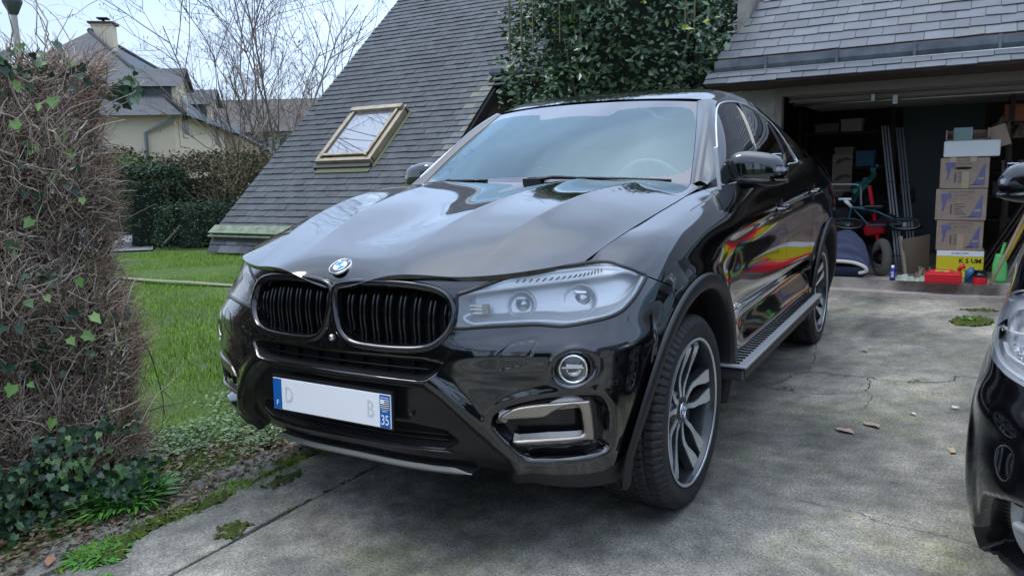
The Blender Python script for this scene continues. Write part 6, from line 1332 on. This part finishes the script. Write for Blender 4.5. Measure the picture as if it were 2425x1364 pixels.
tx('K 5 UM', .056, .002, .082, .160, 'box_title', BLACKINK, k5, weight=.0012); tx('KARCHER', .024, .0025, 0, .230, 'box_brand', BLACKINK, k5, sx=1.3); tx('Home', .018, .002, .055, .075, 'box_small_print', BLACKINK, k5); flatpoly([(.09, .06), (.16, .06), (.15, .085), (.10, .085)], .001, 'box_print', WHITEP, k5)
carton((-5.45, 1.775, .412), .375, .275, .34, 'lowest of the three printed cardboard boxes, directly on the yellow box', 0, variant=2)
carton((-5.44, 1.770, .690), .405, .285, .36, 'middle cardboard box, widest of the three in the stack', R(-2), variant=1)
carton((-5.45, 1.785, .980), .385, .275, .34, 'top cardboard box with a hand hole, right under the white foam box', R(2), True, variant=2)
wb = empty('foam_box', (-5.43, 1.83, 1.262)); tag(wb, 'white polystyrene box lying on top of the cardboard stack', 'box'); b = MB(); b.bbox(-.30, 0, -.22, .22, 0, .145); b.build('box_body', mat('polystyrene', (.72, .74, .72), .8), wb, .014)
cr_ = empty('open_carton', (-5.62, 1.80, 1.408)); tag(cr_, 'open dark carton with scraps standing on the white foam box', 'box'); b = MB()
b.bbox(-.26, -.25, -.18, .16, 0, .10); b.bbox(-.25, .10, -.18, -.17, 0, .10); b.bbox(-.25, .10, .15, .16, 0, .11); b.bbox(-.25, .1, -.18, .16, 0, .01); b.build('carton_wall', CARD, cr_); b = MB(); b.bbox(-.1, .02, -.12, .03, .01, .12); b.build('pale_pack', mat('pale_teal', (.3, .42, .40), .6), cr_); b = MB(); b.box((.03, .24, .03), (.02, .14, .19), Matrix.Rotation(R(18), 3, 'X')); b.build('carton_flap', CARD, cr_)
# jerrycans
RED = mat('red_plastic', (.62, .008, .022), .35)
jc = empty('jerrycan', (-5.10, 1.67, .157)); tag(jc, 'red plastic fuel can lying at the front of the garage floor', 'fuel can'); b = MB(); b.box((0, 0, .048), (.15, .29, .096)); b.box((0, -.01, .104), (.13, .22, .025), top=(.8, .75)); b.build('can_body', RED, jc, .016)
for z in (.03, .052, .074): b = MB(); b.box((.076, 0, z), (.006, .25, .008)); b.build('can_rib', RED, jc, .002)
b = MB(); b.box((.052, -.01, .106), (.012, .11, .022)); b.build('can_label', mat('can_label', (.65, .5, .10), .4), jc, .002); b = MB(); b.tube([(0, .115, .11), (0, .135, .145), (0, .165, .155)], [.018, .02, .022], 12); b.build('can_spout', RED, jc); tx('FUEL', .014, .0585, -.01, .106, 'can_print', BLACKINK, jc)
bc = empty('blue_can', (-5.22, 1.885, .157)); tag(bc, 'blue plastic can between the red fuel can and the black and red pot', 'can'); b = MB(); b.lathe([(.0001, 0), (.05, 0), (.05, .09), (.042, .105), (.02, .115), (.02, .13), (.0001, .13)], n=24); b.build('can_body', mat('blue_plastic', (.03, .14, .34), .4), bc)
rc = empty('paint_pot', (-5.12, 1.955, .157)); tag(rc, 'round red container with a black funnel top standing right of the blue can', 'container'); b = MB(); b.lathe([(.0001, 0), (.055, 0), (.055, .06), (.0001, .06)], n=24); b.build('pot', RED, rc, .003); b = MB(); b.lathe([(.052, .06), (.055, .075), (.035, .105), (.0001, .11)], n=20); b.tube([(0, -.03, .12), (-.02, -.085, .04)], .008, 8); b.box((0, 0, .115), (.05, .11, .012)); b.build('funnel', SATIN, rc)
bo = empty('bottle', (-5.10, 1.262, .157)); tag(bo, 'small blue bottle with a white cap on the garage step', 'bottle'); b = MB(); b.lathe([(.0001, 0), (.024, 0), (.024, .10), (.012, .115), (.012, .12), (.0001, .12)], n=20); b.build('bottle_body', mat('blue_bottle', (.02, .03, .30), .25), bo); b = MB(); b.lathe([(.013, .118), (.013, .14), (.0001, .14)], n=16); b.build('bottle_cap', WHITEP, bo); b = MB(); b.bbox(.0235, .0245, -.012, .012, .03, .085); b.build('bottle_label', mat('pale_label', (.45, .45, .6), .5), bo)
def crumple(c, s, name, m, label, cat, seed, parts=4):
    r = random.Random(seed); g = empty(name, c); tag(g, label, cat); b = MB()
    vs = []; nu, nv = 26, 10; f = [r.random()*9 for _ in range(6)]
    for i in range(nu+1):
        for j in range(nv+1):
            u = i/nu; v = j/nv; vs.append((s[0]*(v-.5)+.01*math.sin(u*17+f[0]), s[1]*(u-.5)+.01*math.sin(v*14+f[1]), s[2]*abs(.5*math.sin(u*13+f[2]+v*5)+.5*math.sin(v*9+u*21+f[3]))*math.sin(math.pi*v)+.002))
    b.add(vs, [(i*(nv+1)+j, (i+1)*(nv+1)+j, (i+1)*(nv+1)+j+1, i*(nv+1)+j+1) for i in range(nu) for j in range(nv)], 0, True); b.build('cloth', m, g); return g
crumple((-5.15, 1.40, .157), (.10, .24, .06), 'rag', mat('grey_rag', (.42, .46, .40), .9), 'crumpled pale grey rag lying beside the blue bottle', 'rag', 1); crumple((-5.5, 1.50, .157), (.14, .12, .10), 'paper_bag', mat('kraft', (.35, .27, .19), .9), 'torn brown paper bag behind the red fuel can', 'bag', 3)
# pushchair hood and frame
pc_ = empty('pushchair', (-5.35, .80, .157)); tag(pc_, 'folded navy blue pushchair with a white bumper bar on the garage floor', 'pushchair')
NAVY = mat('navy_fabric', (.07, .08, .14), .85); vs = []; nu, nv = 36, 26
for i in range(nu+1):
    for j in range(nv+1):
        a = math.pi*i/nu; bq = math.pi*j/nv*.5; rr = 1+.045*math.sin(bq*19)+.03*math.sin(a*5+bq*8); y = -.245*math.cos(a)*rr*math.cos(bq*.3); z = .06+.36*math.sin(a)**.75*math.sin(bq+.25)*rr; x = .20*math.cos(bq)*rr; vs.append((x-.05, y, z))
b = MB(); b.add(vs, [(i*(nv+1)+j, (i+1)*(nv+1)+j, (i+1)*(nv+1)+j+1, i*(nv+1)+j+1) for i in range(nu) for j in range(nv)], 0, True); b.build('hood', NAVY, pc_)
b = MB(); b.box((0, 0, .05), (.30, .44, .10)); b.build('seat_base', mat('deep_navy', (.008, .014, .045), .8), pc_, .04); b = MB(); b.tube(smooth_poly([(.17, -.25, .13), (.20, -.10, .155), (.20, .10, .150), (.20, .21, .115), (.19, .235, .07), (.17, .17, .045)], 6, False), .017, 10); b.build('bumper_bar', mat('cream_tube', (.66, .64, .56), .4), pc_)
# small upturned bicycle on top, cart handle behind
kb = empty('child_bicycle', (-5.65, .93, .60)); tag(kb, 'small blue childs bicycle lying upside down on the pushchair', 'bicycle')
for yc, nm in ((-.13, 'wheel'), (.38, 'wheel')):
    w_ = empty(nm, (0, yc, .03)); w_.parent = kb; M = Matrix.Rotation(R(-24), 3, 'Y'); b = MB(); b.tube([M @ Vector((.15*math.cos(a), .15*math.sin(a), 0)) for a in np.linspace(0, 2*math.pi, 36, endpoint=False)], .016, 8, closed=True); b.build('tyre', RUBBER, w_); b = MB(); b.tube([M @ Vector((.130*math.cos(a), .130*math.sin(a), 0)) for a in np.linspace(0, 2*math.pi, 36, endpoint=False)], .006, 6, closed=True); b.build('rim', ALU, w_)
    b = MB()
    for k in range(10): a = k*math.pi/5; b.tube([(0, 0, 0), tuple(M @ Vector((.13*math.cos(a), .13*math.sin(a), 0)))], .0012, 4)
    b.lathe([(.02, -.02), (.02, .02)], n=10); b.build('spokes', ALU, w_)
TEAL = mat('teal_paint', (.015, .13, .19), .3); b = MB(); b.tube([(.02, -.13, .03), (.02, -.10, .20), (0, .12, .16), (0, .38, .03)], .011, 8); b.tube([(0, -.10, .20), (0, .06, .02), (0, .38, .03)], .008, 8); b.build('frame', TEAL, kb)
b = MB(); b.tube([(.02, -.10, .20), (.04, -.16, .27)], [.014, .022], 8); b.tube([(.05, -.22, .28), (.05, -.10, .28)], .012, 8); b.build('handlebar', WHITEP, kb); b = MB(); b.box((.06, -.11, -.05), (.03, .06, .02)); b.build('reflector', mat('amber', (.75, .22, .02), .3), kb, .004); b = MB(); b.box((0, .10, .20), (.09, .16, .04)); b.build('saddle', SATIN, kb, .015)
ct = empty('hand_cart', (-6.05, .55, .16)); tag(ct, 'folding cart with a long pale looped handle behind the pushchair', 'cart'); b = MB(); b.tube(smooth_poly([(0, -.42, .84), (0, -.15, .85), (0, .18, .85), (0, .30, .83), (0, .32, .70), (0, .33, .55)], 6, False), .012, 8); b.build('handle', mat('pale_tube', (.5, .52, .54), .35, .6), ct); b = MB(); b.tube([(0, -.42, .78), (0, .30, .79)], .008, 8); b.build('cross_bar', STEEL, ct)
b = MB(); b.box((-.1, -.05, .35), (.25, .6, .5)); b.build('cart_bag', mat('dark_grey_fabric', (.03, .032, .036), .9), ct, .06); b = MB(); b.tube([(.03, -.30, .70), (.05, -.05, .48), (.06, .05, .35)], .012, 8); b.tube([(.02, -.35, .68), (.03, -.22, .42), (.05, -.1, .3)], .010, 8); b.build('cart_frame', STEEL, ct)
rt = empty('red_toy', (-5.9, 1.02, .45)); tag(rt, 'red plastic garden toy with a tall red post behind the small bicycle', 'toy'); b = MB(); b.box((0, 0, .12), (.12, .20, .14), Matrix.Rotation(R(10), 3, 'X')); b.build('toy_body', RED, rt, .03); b = MB(); b.bar((0, -.06, .55), (.02, .10, -.30), .04, .03); b.build('toy_post', RED, rt); b = MB(); b.box((0, -.12, .30), (.16, .22, .10)); b.build('toy_tray', SATIN, rt, .02)
gs = crumple((-6.15, .90, 1.0), (.20, .40, .10), 'plastic_sheet', mat('green_sheet', (.08, .32, .27), .35), 'crumpled translucent green plastic sheet on the heap', 'plastic sheet', 7); gs.rotation_euler = (R(55), R(-30), R(10))
mr = crumple((-5.9, 1.15, .62), (.25, .34, .10), 'blanket', mat('maroon_cloth', (.06, .012, .016), .9), 'dark maroon blanket thrown over the heap right of the red toy', 'blanket', 9)
cd = empty('cardboard_sheet', (-6.5, .62, .86)); tag(cd, 'upright flattened cardboard printed with black curved shapes', 'cardboard'); b = MB(); b.bbox(-.02, 0, -.10, .10, 0, .46); b.build('sheet', mat('old_cardboard', (.22, .16, .11), .9), cd)
for zz in (.18, .36): flatpoly([(-.08, zz), (-.04, zz+.05), (.04, zz+.07), (.09, zz+.05), (.09, zz+.03), (.03, zz+.035), (-.04, zz)], .001, 'printed_shape', BLACKINK, cd)
tb = crumple((-6.4, 1.0, .80), (.3, .7, .16), 'tarpaulin', mat('black_tarp', (.02, .022, .024), .6), 'black tarpaulin heaped at the back of the garage', 'tarpaulin', 11)
wh = empty('wheelbarrow_wheel', (-5.42, 1.14, .33)); tag(wh, 'muddy grey tyre standing upright behind the blue bottle', 'wheel'); b = MB(); b.tube([(.10*math.cos(a)*.5, .0+.05*math.cos(a), .14*math.sin(a)) for a in np.linspace(0, 2*math.pi, 30, endpoint=False)], .045, 10, closed=True); b.build('tyre', mat('muddy_rubber', (.11, .10, .085), .9), wh); b = MB(); b.lathe([(.09, -.02), (.03, 0), (.09, .02)], axis='x', n=20); b.build('hub', SATIN, wh)
# shelving rails, board, door leaf, shelves
def rails(p0, p1, label, seed):
    g = empty('shelf_rails', tuple(p1)); tag(g, label, 'metal rails', 'bundles of metal rails leaning in the garage'); p0 = Vector(p0)-Vector(p1); d = p0.normalized(); s = Vector((0, 1, 0)); b = MB()
    for k in (-.035, -.008, .022): b.bar(s*k, p0+s*k, .016, .012)
    b.build('rail', mat('rail_grey', (.34, .36, .37), .4, .6), g); b = MB()
    for t in (.1, .35, .6, .85): b.bar(p0*t-s*.05, p0*t+s*.04, .012, .014)
    b.build('strap', SATIN, g)
rails((-6.35, 1.045, 1.60), (-5.75, 1.29, .16), 'bundle of pale metal shelf rails leaning in the garage, left of the pair', 1); rails((-6.55, 1.17, 1.58), (-5.9, 1.40, .16), 'bundle of metal shelf rails leaning behind, right of the pair', 2)
bd = empty('plywood_board', (-5.6, 1.36, .157)); tag(bd, 'square plywood board leaning at the foot of the metal rails', 'board'); b = MB(); b.box((-.07, .06, .18), (.02, .26, .36), Matrix.Rotation(R(14), 3, 'Y') @ Matrix.Rotation(R(35), 3, 'Z')); b.build('board', mat('plywood', (.24, .19, .14), .8), bd); b = MB(); b.bar((-.015, -.08, .36), (.06, -.02, .0), .03, .025); b.build('batten', mat('pale_batten', (.42, .34, .24), .8), bd)
dl = empty('stored_door', (-7.6, 1.55, .157)); tag(dl, 'dark green grey door leaf stored upright deep in the garage', 'door'); b = MB(); b.bbox(-.04, 0, -.42, .40, 0, 1.75); b.build('leaf', mat('grey_green_door', (.055, .075, .075), .5), dl); b = MB(); b.bbox(0, .03, .30, .34, .85, .88); b.build('handle', STEEL, dl)
def shelf(loc, w, hs, label, seed, rack=DKWOOD):
    g = empty('shelving', loc); tag(g, label, 'shelves'); b = MB(); H_ = hs[-1]+.3
    for y in (-w/2, w/2): b = MB(); b.bbox(-.02, .02, y-.02, y+.02, 0, H_); b.build('upright', rack, g); b = MB(); b.bbox(-.42, -.38, y-.02, y+.02, 0, H_); b.build('upright', rack, g)
    pass
    for z in hs: b = MB(); b.bbox(-.42, .02, -w/2, w/2, z, z+.025); b.build('shelf_board', rack, g)
    return g
def oddbox(loc, d, colr, label, cat='box', nm='stored_box', lid=True):
    g = empty(nm, loc); tag(g, label, cat); b = MB(); b.bbox(-d[0], 0, -d[1]/2, d[1]/2, 0, d[2]); m = mat('store_%02d%02d%02d' % tuple(int(q*99) for q in colr), colr, .7); b.build('box_body', m, g, .008)
    if lid: b = MB(); b.bbox(-d[0]-.006, .006, -d[1]/2-.006, d[1]/2+.006, d[2]-.03, d[2]+.004); b.build('box_lid', m, g, .004)
shelf((-7.2, .55, .157), 1.0, [.55, 1.0, 1.40], 'dark wooden shelving against the left garage wall', 1)
oddbox((-7.15, .62, 1.585), (.3, .22, .14), (.40, .36, .30), 'cream box on the top shelf at the left of the garage'); oddbox((-7.15, .35, 1.585), (.3, .26, .10), (.16, .15, .14), 'flat grey box on the top shelf beside the cream box'); oddbox((-7.15, .78, 1.185), (.3, .2, .17), (.06, .15, .26), 'blue plastic box on the second shelf'); oddbox((-7.15, .55, 1.185), (.3, .2, .22), (.22, .2, .18), 'grey box beside the blue plastic box on the shelf'); oddbox((-7.15, .40, .73), (.3, .4, .24), (.10, .08, .07), 'brown box on the lowest shelf')
shelf((-7.9, 2.55, .157), 1.2, [.35, .62, .9], 'low wooden shelving at the back of the garage, right of the stored door', 2)
oddbox((-7.85, 2.2, 1.08), (.2, .10, .12), (.35, .36, .37), 'pale jar shaped tin on the back shelf', 'tin', 'stored_tin'); oddbox((-7.85, 2.35, 1.08), (.2, .08, .12), (.38, .39, .4), 'white tin beside the pale one on the back shelf', 'tin', 'stored_tin'); oddbox((-7.85, 2.25, .80), (.3, .35, .16), (.12, .13, .14), 'grey box on the middle back shelf'); oddbox((-7.85, 2.25, .16), (.3, .16, .38), (.16, .17, .19), 'tall grey box under the back shelf')
oddbox((-6.2, 2.24, 1.58), (.25, .30, .16), (.34, .10, .04), 'orange box high up on the right of the garage'); sf = shelf((-6.2, 2.55, .157), .8, [1.395], 'high shelf carrying the orange box', 3); crumple((-6.0, 2.10, 1.42), (.2, .28, .22), 'brown_sack', mat('sack', (.16, .12, .08), .9), 'brown sack lying behind the open carton', 'sack', 15)
# broken wood: dark battens and pale poles leaning on the right
bt_ = []
for i in range(6):
    g = empty('wooden_batten', (-5.9-.05*i, 1.93+.045*i, .157)); b = MB(); b.bar((0, 0, 0), (-.25, .62, 1.15), .045, .02); b.build('batten', DKWOOD, g); tag(g, ['first', 'second', 'third', 'fourth', 'fifth', 'last'][i]+' dark brown batten from the left in the fan leaning right of the boxes', 'batten', 'dark battens leaning right of the cardboard boxes')
POLE = mat('pale_pole', (.40, .29, .18), .6)
for i, (p0, p1, m, lb_) in enumerate([((-5.12, 2.035, .157), (-5.55, 2.36, .98), POLE, 'pale wooden broom handle in front of the green shovel'), ((-5.3, 2.10, .25), (-5.6, 2.38, .92), mat('yellow_pole', (.62, .36, .03), .4), 'yellow orange pole leaning behind the green shovel'), ((-5.3, 2.16, .2), (-5.6, 2.44, .85), mat('grey_pole', (.40, .42, .42), .4, .5), 'grey metal pole right of the yellow pole'), ((-5.35, 2.24, .2), (-5.6, 2.46, .75), mat('pink_pole', (.42, .24, .17), .6), 'reddish wooden pole, last on the right of the leaning poles')]):
    g = empty('pole', p0); b = MB(); b.tube([(0, 0, 0), tuple(Vector(p1)-Vector(p0))], .014, 10); b.build('shaft', m, g); tag(g, lb_, 'pole')
gsx = empty('shovel', (-5.25, 2.10, .157)); tag(gsx, 'bright green plastic shovel blade standing behind the pale broom handle', 'shovel'); b = MB(); vs = []
for i in range(9):
    for j in range(9): u = i/8-.5; v = j/8; wv_ = .115*(1-.35*max(0, v-.6)/.4*1.0); vs.append((.03*math.cos(u*3)-.02-.05*v, 2*u*wv_*.5*2*.5*2*.5, .25*v))
b.add(vs, [(i*9+j, i*9+9+j, i*9+10+j, i*9+1+j) for i in range(8) for j in range(8)], 0, True); o = b.build('blade', mat('green_plastic', (.12, .52, .14), .4), gsx); md = o.modifiers.new('t', 'SOLIDIFY'); md.thickness = .005; b = MB(); b.tube([(-.05, 0, .22), (-.12, .03, .34)], .014, 8); b.build('socket', MATS['green_plastic'], gsx)

# ================================================================== the second car at the right edge
car2 = empty('hatchback', (.075, 2.745, 0), R(-9.5)); tag(car2, 'black family hatchback at the right edge of the photo, only its front corner in view', 'car', 'cars parked on the driveway')
Z2 = (.20, .32, .44, .56, .66, .76, .84, .90)
def c2(xs, ys, zs=Z2): return list(zip(xs, ys, zs))
B2COL = [c2((.74,.80,.82,.81,.80,.785,.76,.71), (0,)*8), c2((.72,.78,.80,.79,.78,.765,.735,.67), (.35,)*8, (.20,.32,.44,.56,.66,.76,.85,.915)),
 c2((.63,.69,.71,.705,.69,.665,.62,.54), (.58,.60,.61,.61,.61,.60,.59,.57), (.20,.32,.44,.56,.66,.76,.86,.93)), c2((.50,.55,.57,.565,.55,.51,.45,.36), (.72,.75,.765,.765,.76,.745,.715,.67), (.19,.31,.43,.56,.67,.77,.87,.955)),
 c2((.34,.37,.385,.385,.37,.33,.26,.16), (.82,.845,.85,.845,.83,.815,.775,.70), (.19,.31,.43,.56,.68,.79,.89,.985)), c2((.1,.11,.11,.11,.1,.07,.02,-.06), (.85,.87,.87,.865,.855,.845,.80,.72), (.19,.31,.43,.56,.69,.81,.92,1.015)),
 c2((-.2,)*8, (.85,.87,.875,.87,.868,.86,.82,.74), (.19,.31,.43,.56,.70,.83,.95,1.035)), c2((-.6,)*8, (.85,.88,.89,.895,.90,.895,.86,.78), (.19,.31,.43,.56,.70,.84,.97,1.07)), c2((-1.1,)*8, (.85,.88,.885,.89,.90,.90,.875,.82), (.19,.31,.43,.56,.70,.85,.99,1.09)),
 c2((-2.0,)*8, (.85,.88,.885,.89,.90,.90,.875,.82), (.19,.31,.43,.56,.70,.86,1.0,1.10)), c2((-2.9,)*8, (.84,.87,.88,.885,.89,.88,.85,.79), (.19,.31,.43,.56,.70,.86,1.0,1.10)), c2((-3.4,-3.42,-3.45,-3.46,-3.45,-3.43,-3.40,-3.36), (.70,)*8), c2((-3.5,-3.55,-3.58,-3.6,-3.6,-3.57,-3.53,-3.48), (0,)*8)]
BODY2 = Surf([[c_[j] for c_ in B2COL] for j in range(8)], mirror=True)


LAMP2 = smooth_poly([(1.302,0.63),(1.392,0.636),(1.188,0.702),(1.02,0.756),(0.84,0.804),(0.702,0.816),(0.618,0.57),(0.696,0.552),(0.768,0.558),(0.846,0.558),(0.942,0.558),(1.14,0.546),(1.176,0.594)], 3)
DUCT2 = smooth_poly([(0.894,0.204),(0.852,0.228),(0.756,0.252),(0.702,0.252),(0.642,0.246),(0.672,0.012),(0.756,0.0),(0.822,0.0),(0.906,0.0),(0.984,0.006),(0.942,0.108)], 3)
def disp2(g, uv, n):
    sh = uv.shape[:2]; Q = uv.reshape(-1, 2); d = -.07*sstep(-sdf(Q, DUCT2), -.006, .02); X, Y, Z = g.reshape(-1, 3).T
    rr = np.hypot(X, Z-.31); d += np.where(Q[:, 0] > .95, .014*np.exp(-((rr-.40)/.05)**2), 0); d += .012*np.exp(-((Q[:, 1]-.44)/.05)**2)*sstep(Q[:, 0], .3, .6)*sstep(-Q[:, 0], -1.2, -1.0)
    return g+n*d.reshape(sh)[..., None]
us = np.unique(np.concatenate([np.arange(-.016, 1.4, .008), np.arange(1.4, BODY2.u[-1], .03)])); b2 = tri_grid(BODY2, us, np.arange(0, BODY2.v[-1], .008), disp2); b2 = b2._half(b2.uv[:, 0]+1e-5)
for xw in (0, -2.67): b2 = b2._half(np.where(np.abs(b2.p[:, 1]) > .55, np.hypot(b2.p[:, 0]-xw, b2.p[:, 2]-.31)-.375, 1))
lampf = tri_grid(BODY2, np.arange(.3, 1.4, .01), np.arange(.2, BODY2.v[-1], .01)).inside(LAMP2)
b2 = b2.outside(LAMP2, .002); di = b2.inside(DUCT2, .004); b2 = b2.outside(DUCT2, -.004); lowc = b2._half(.085-b2.uv[:, 1]); b2 = b2._half(b2.uv[:, 1]-.085)
KID2 = smooth_poly([(.02, .40), (.02, .52), (.10, .555), (.24, .55), (.29, .50), (.27, .42), (.18, .385)], 4); b2 = b2.outside(KID2)
SE2 = b2.uv[:, 0]-1.02-.25*(.60-b2.uv[:, 1]); bm2 = b2._half(-SE2-.002); fe2 = b2._half(SE2-.002); X2 = fe2.p[:, 0]; fen2 = fe2._half(X2+.78); dr2 = fe2._half(-X2-.784)
both(bm2).build('front_bumper', PAINT, car2); both(fen2).build('fender', PAINT, car2) if False else None
for f in (lambda t: t, lambda t: t.mirrored()):
    f(fen2).build('fender', PAINT, car2); f(dr2).build('body_side', PAINT, car2); f(di).build('air_duct', SATIN, car2, 0); f(lowc).build('lower_cladding', PLASTIC, car2)
    q = 1 if f(di).p[:, 1].mean() > 0 else -1
    hl = empty('headlight'); hl.parent = car2; f(lampf).build('headlight_lens', LENS, hl, .02)
    dep = .07*sstep(-sdf(lampf.uv, LAMP2), 0, .03); t = Tri(lampf.uv, lampf.p-np.stack([dep, .3*dep, 0*dep], 1), lampf.n, lampf.t).renorm(); f(t).build('headlight_housing', LAMPIN, hl, 0)
    S3 = np.array([1, q, 1])
    def on2(uv, off): p, n = surf_frame(BODY2, uv); return p*S3+n*S3*off, n*S3
    for pts, w_, off, nm in (([(1.302,0.63),(1.188,0.594),(1.044,0.582),(0.93,0.576),(0.84,0.576),(0.768,0.576),(0.702,0.576)], .010, -.006, 'light_guide'), ([(1.008,0.606),(0.936,0.6),(0.858,0.606),(0.786,0.612),(0.714,0.612)], .007, -.02, 'light_guide'), ([(1.122,0.618),(0.942,0.66),(0.858,0.684),(0.774,0.702)], .008, -.02, 'lamp_divider')):
        sp = smooth_poly(pts, 4, False); p, n = on2(sp, off); ribbon(p, n, 1, w_, .005, nm, LED, hl)
    b = MB()
    for k in range(120):
        px_ = .0; u0 = [(0.972,0.624),(0.81,0.672),(0.768,0.6),(0.864,0.6)]; a_, c_ = random.random(), random.random(); uv_ = (np.array(u0[0])*(1-a_)+np.array(u0[1])*a_)*(1-c_)+(np.array(u0[3])*(1-a_)+np.array(u0[2])*a_)*c_; p, n = on2([tuple(uv_)], -.035); b.box(tuple(p[0]), (.006, .007, .006), Matrix.Rotation(random.random()*3, 3, 'X') @ Matrix.Rotation(random.random()*3, 3, 'Z'))
    b.build('reflector_cells', CHROME, hl); p, n = on2([(0.96,0.69)], -.045); b = MB(); b.lathe([(.05, 0), (.042, -.02), (.015, -.035), (.0001, -.036)], n=24); M = Matrix.Rotation(R(90), 3, 'Y'); b.v = [tuple(M @ Vector(v)+Vector(p[0])) for v in b.v]; b.build('indicator_reflector', CHROME, hl)
    b = MB(); b.lathe([(.0001, .02), (.011, .014), (.012, -.01)], c=tuple(p[0]), axis='x', n=14); b.build('indicator_bulb', mat('amber_bulb', (.75, .16, .03), .2), hl)
    p, n = surf_frame(BODY2, [(1.026,0.246),(1.02,0.246)]); pts = [(0.78,0.24),(0.786,0.186),(0.78,0.126),(0.75,0.09),(0.678,0.084)]; p, n = surf_frame(BODY2, smooth_poly(pts, 4, False)); p = p*S3-n*S3*.030; ribbon(p, n*S3, 1, .045, .010, 'duct_blade', mat('silver_plastic', (.35, .36, .37), .45, .3), car2)
    pts = [(0.768,0.186),(0.726,0.186),(0.672,0.198)]; p, n = surf_frame(BODY2, smooth_poly(pts, 4, False)); p = p*S3-n*S3*.012; ribbon(p, n*S3, 1, .022, .010, 'duct_blade', MATS['silver_plastic'], car2)
    k_ = empty('kidney_grille'); k_.parent = car2; p, n = surf_frame(BODY2, KID2); ribbon((p*S3)[::q], (n*S3)[::q], 1, .02, .010, 'grille_surround', CHROME, k_, closed=True); b = MB(); b.add([tuple(v*S3-np.array([.04, 0, 0])) for v in p], [tuple(range(len(p)))]); b.build('grille_backing', DARKIN, k_)
H2 = Surf([[(.70, 0, .905), (.66, .35, .92), (.53, .57, .935), (.35, .67, .96)], [(.45, 0, .985), (.42, .33, .99), (.33, .55, .985), (.20, .695, .978)], [(0, 0, 1.05), (-.02, .35, 1.055), (-.04, .58, 1.048), (-.08, .735, 1.02)], [(-.45, 0, 1.10), (-.47, .35, 1.105), (-.52, .60, 1.095), (-.60, .78, 1.072)]], mirror=True)
t = tri_grid(H2, np.arange(-.016, H2.u[-1], .016), np.linspace(0, H2.v[-1], 60)); both(t._half(t.uv[:, 0]+1e-5)).build('bonnet', PAINT, car2, .015)
W2 = Surf([[(-.46, 0, 1.095), (-.50, .4, 1.09), (-.62, .74, 1.08)], [(-.85, 0, 1.34), (-.88, .37, 1.335), (-.97, .67, 1.32)], [(-1.2, 0, 1.52), (-1.22, .34, 1.515), (-1.28, .58, 1.50)]], mirror=True); t = tri_grid(W2, np.arange(-.03, W2.u[-1], .03), np.linspace(0, W2.v[-1], 30)); both(t._half(t.uv[:, 0]+1e-5)).build('windscreen', WSGLASS, car2, 0)
R2 = Surf([[(-1.2, 0, 1.525), (-1.22, .34, 1.52), (-1.28, .60, 1.50)], [(-2.0, 0, 1.58), (-2.0, .34, 1.57), (-2.0, .62, 1.53)], [(-2.9, 0, 1.52), (-2.9, .34, 1.51), (-2.9, .62, 1.46)], [(-3.45, 0, 1.15), (-3.45, .34, 1.15), (-3.4, .66, 1.12)]], mirror=True); t = tri_grid(R2, np.arange(-.03, R2.u[-1], .03), np.linspace(0, R2.v[-1], 60)); both(t._half(t.uv[:, 0]+1e-5)).build('roof', PAINT, car2, .02)
G2 = Surf([[(-.60, .785, 1.07), (-1.2, .825, 1.09), (-2.0, .825, 1.10), (-2.9, .80, 1.10), (-3.4, .72, 1.08)], [(-.95, .72, 1.30), (-1.3, .735, 1.32), (-2.0, .74, 1.34), (-2.9, .72, 1.30), (-3.38, .69, 1.18)], [(-1.28, .60, 1.50), (-1.5, .62, 1.53), (-2.0, .62, 1.53), (-2.9, .62, 1.46), (-3.4, .66, 1.12)]])
t = tri_grid(G2, np.arange(0, G2.u[-1], .03), np.linspace(0, G2.v[-1], 30)); t.build('side_windows', SIDEGLASS, car2, 0); t.mirrored().build('side_windows', SIDEGLASS, car2, 0)
wing_mirror(-1, car2, (-.82, .87, 1.185), 1.0); wing_mirror(1, car2, (-.82, .87, 1.185), 1.0)
b = MB(); b.bbox(-3.4, .5, -.6, .6, .2, .5); b.bbox(-3.3, .45, -.75, .75, .45, .5); b.build('underbody', DARKIN, car2)
for (x, q) in ((0, 1), (0, -1), (-2.67, 1), (-2.67, -1)):
    w_ = copy_tree(whl, car2); w_.location = (x-.03, q*.79, .31); w_.scale = (.85, .80, .85); w_.rotation_euler = (0, R(20*q+x*10), 0 if q > 0 else math.pi)
    b = MB(); b.lathe([(.38, q*.84), (.38, q*.5), (.0001, q*.5)], c=(x, 0, .31), axis='y', n=30, a0=R(-5), a1=R(185)); b.build('wheel_arch_liner', DARKIN, car2)
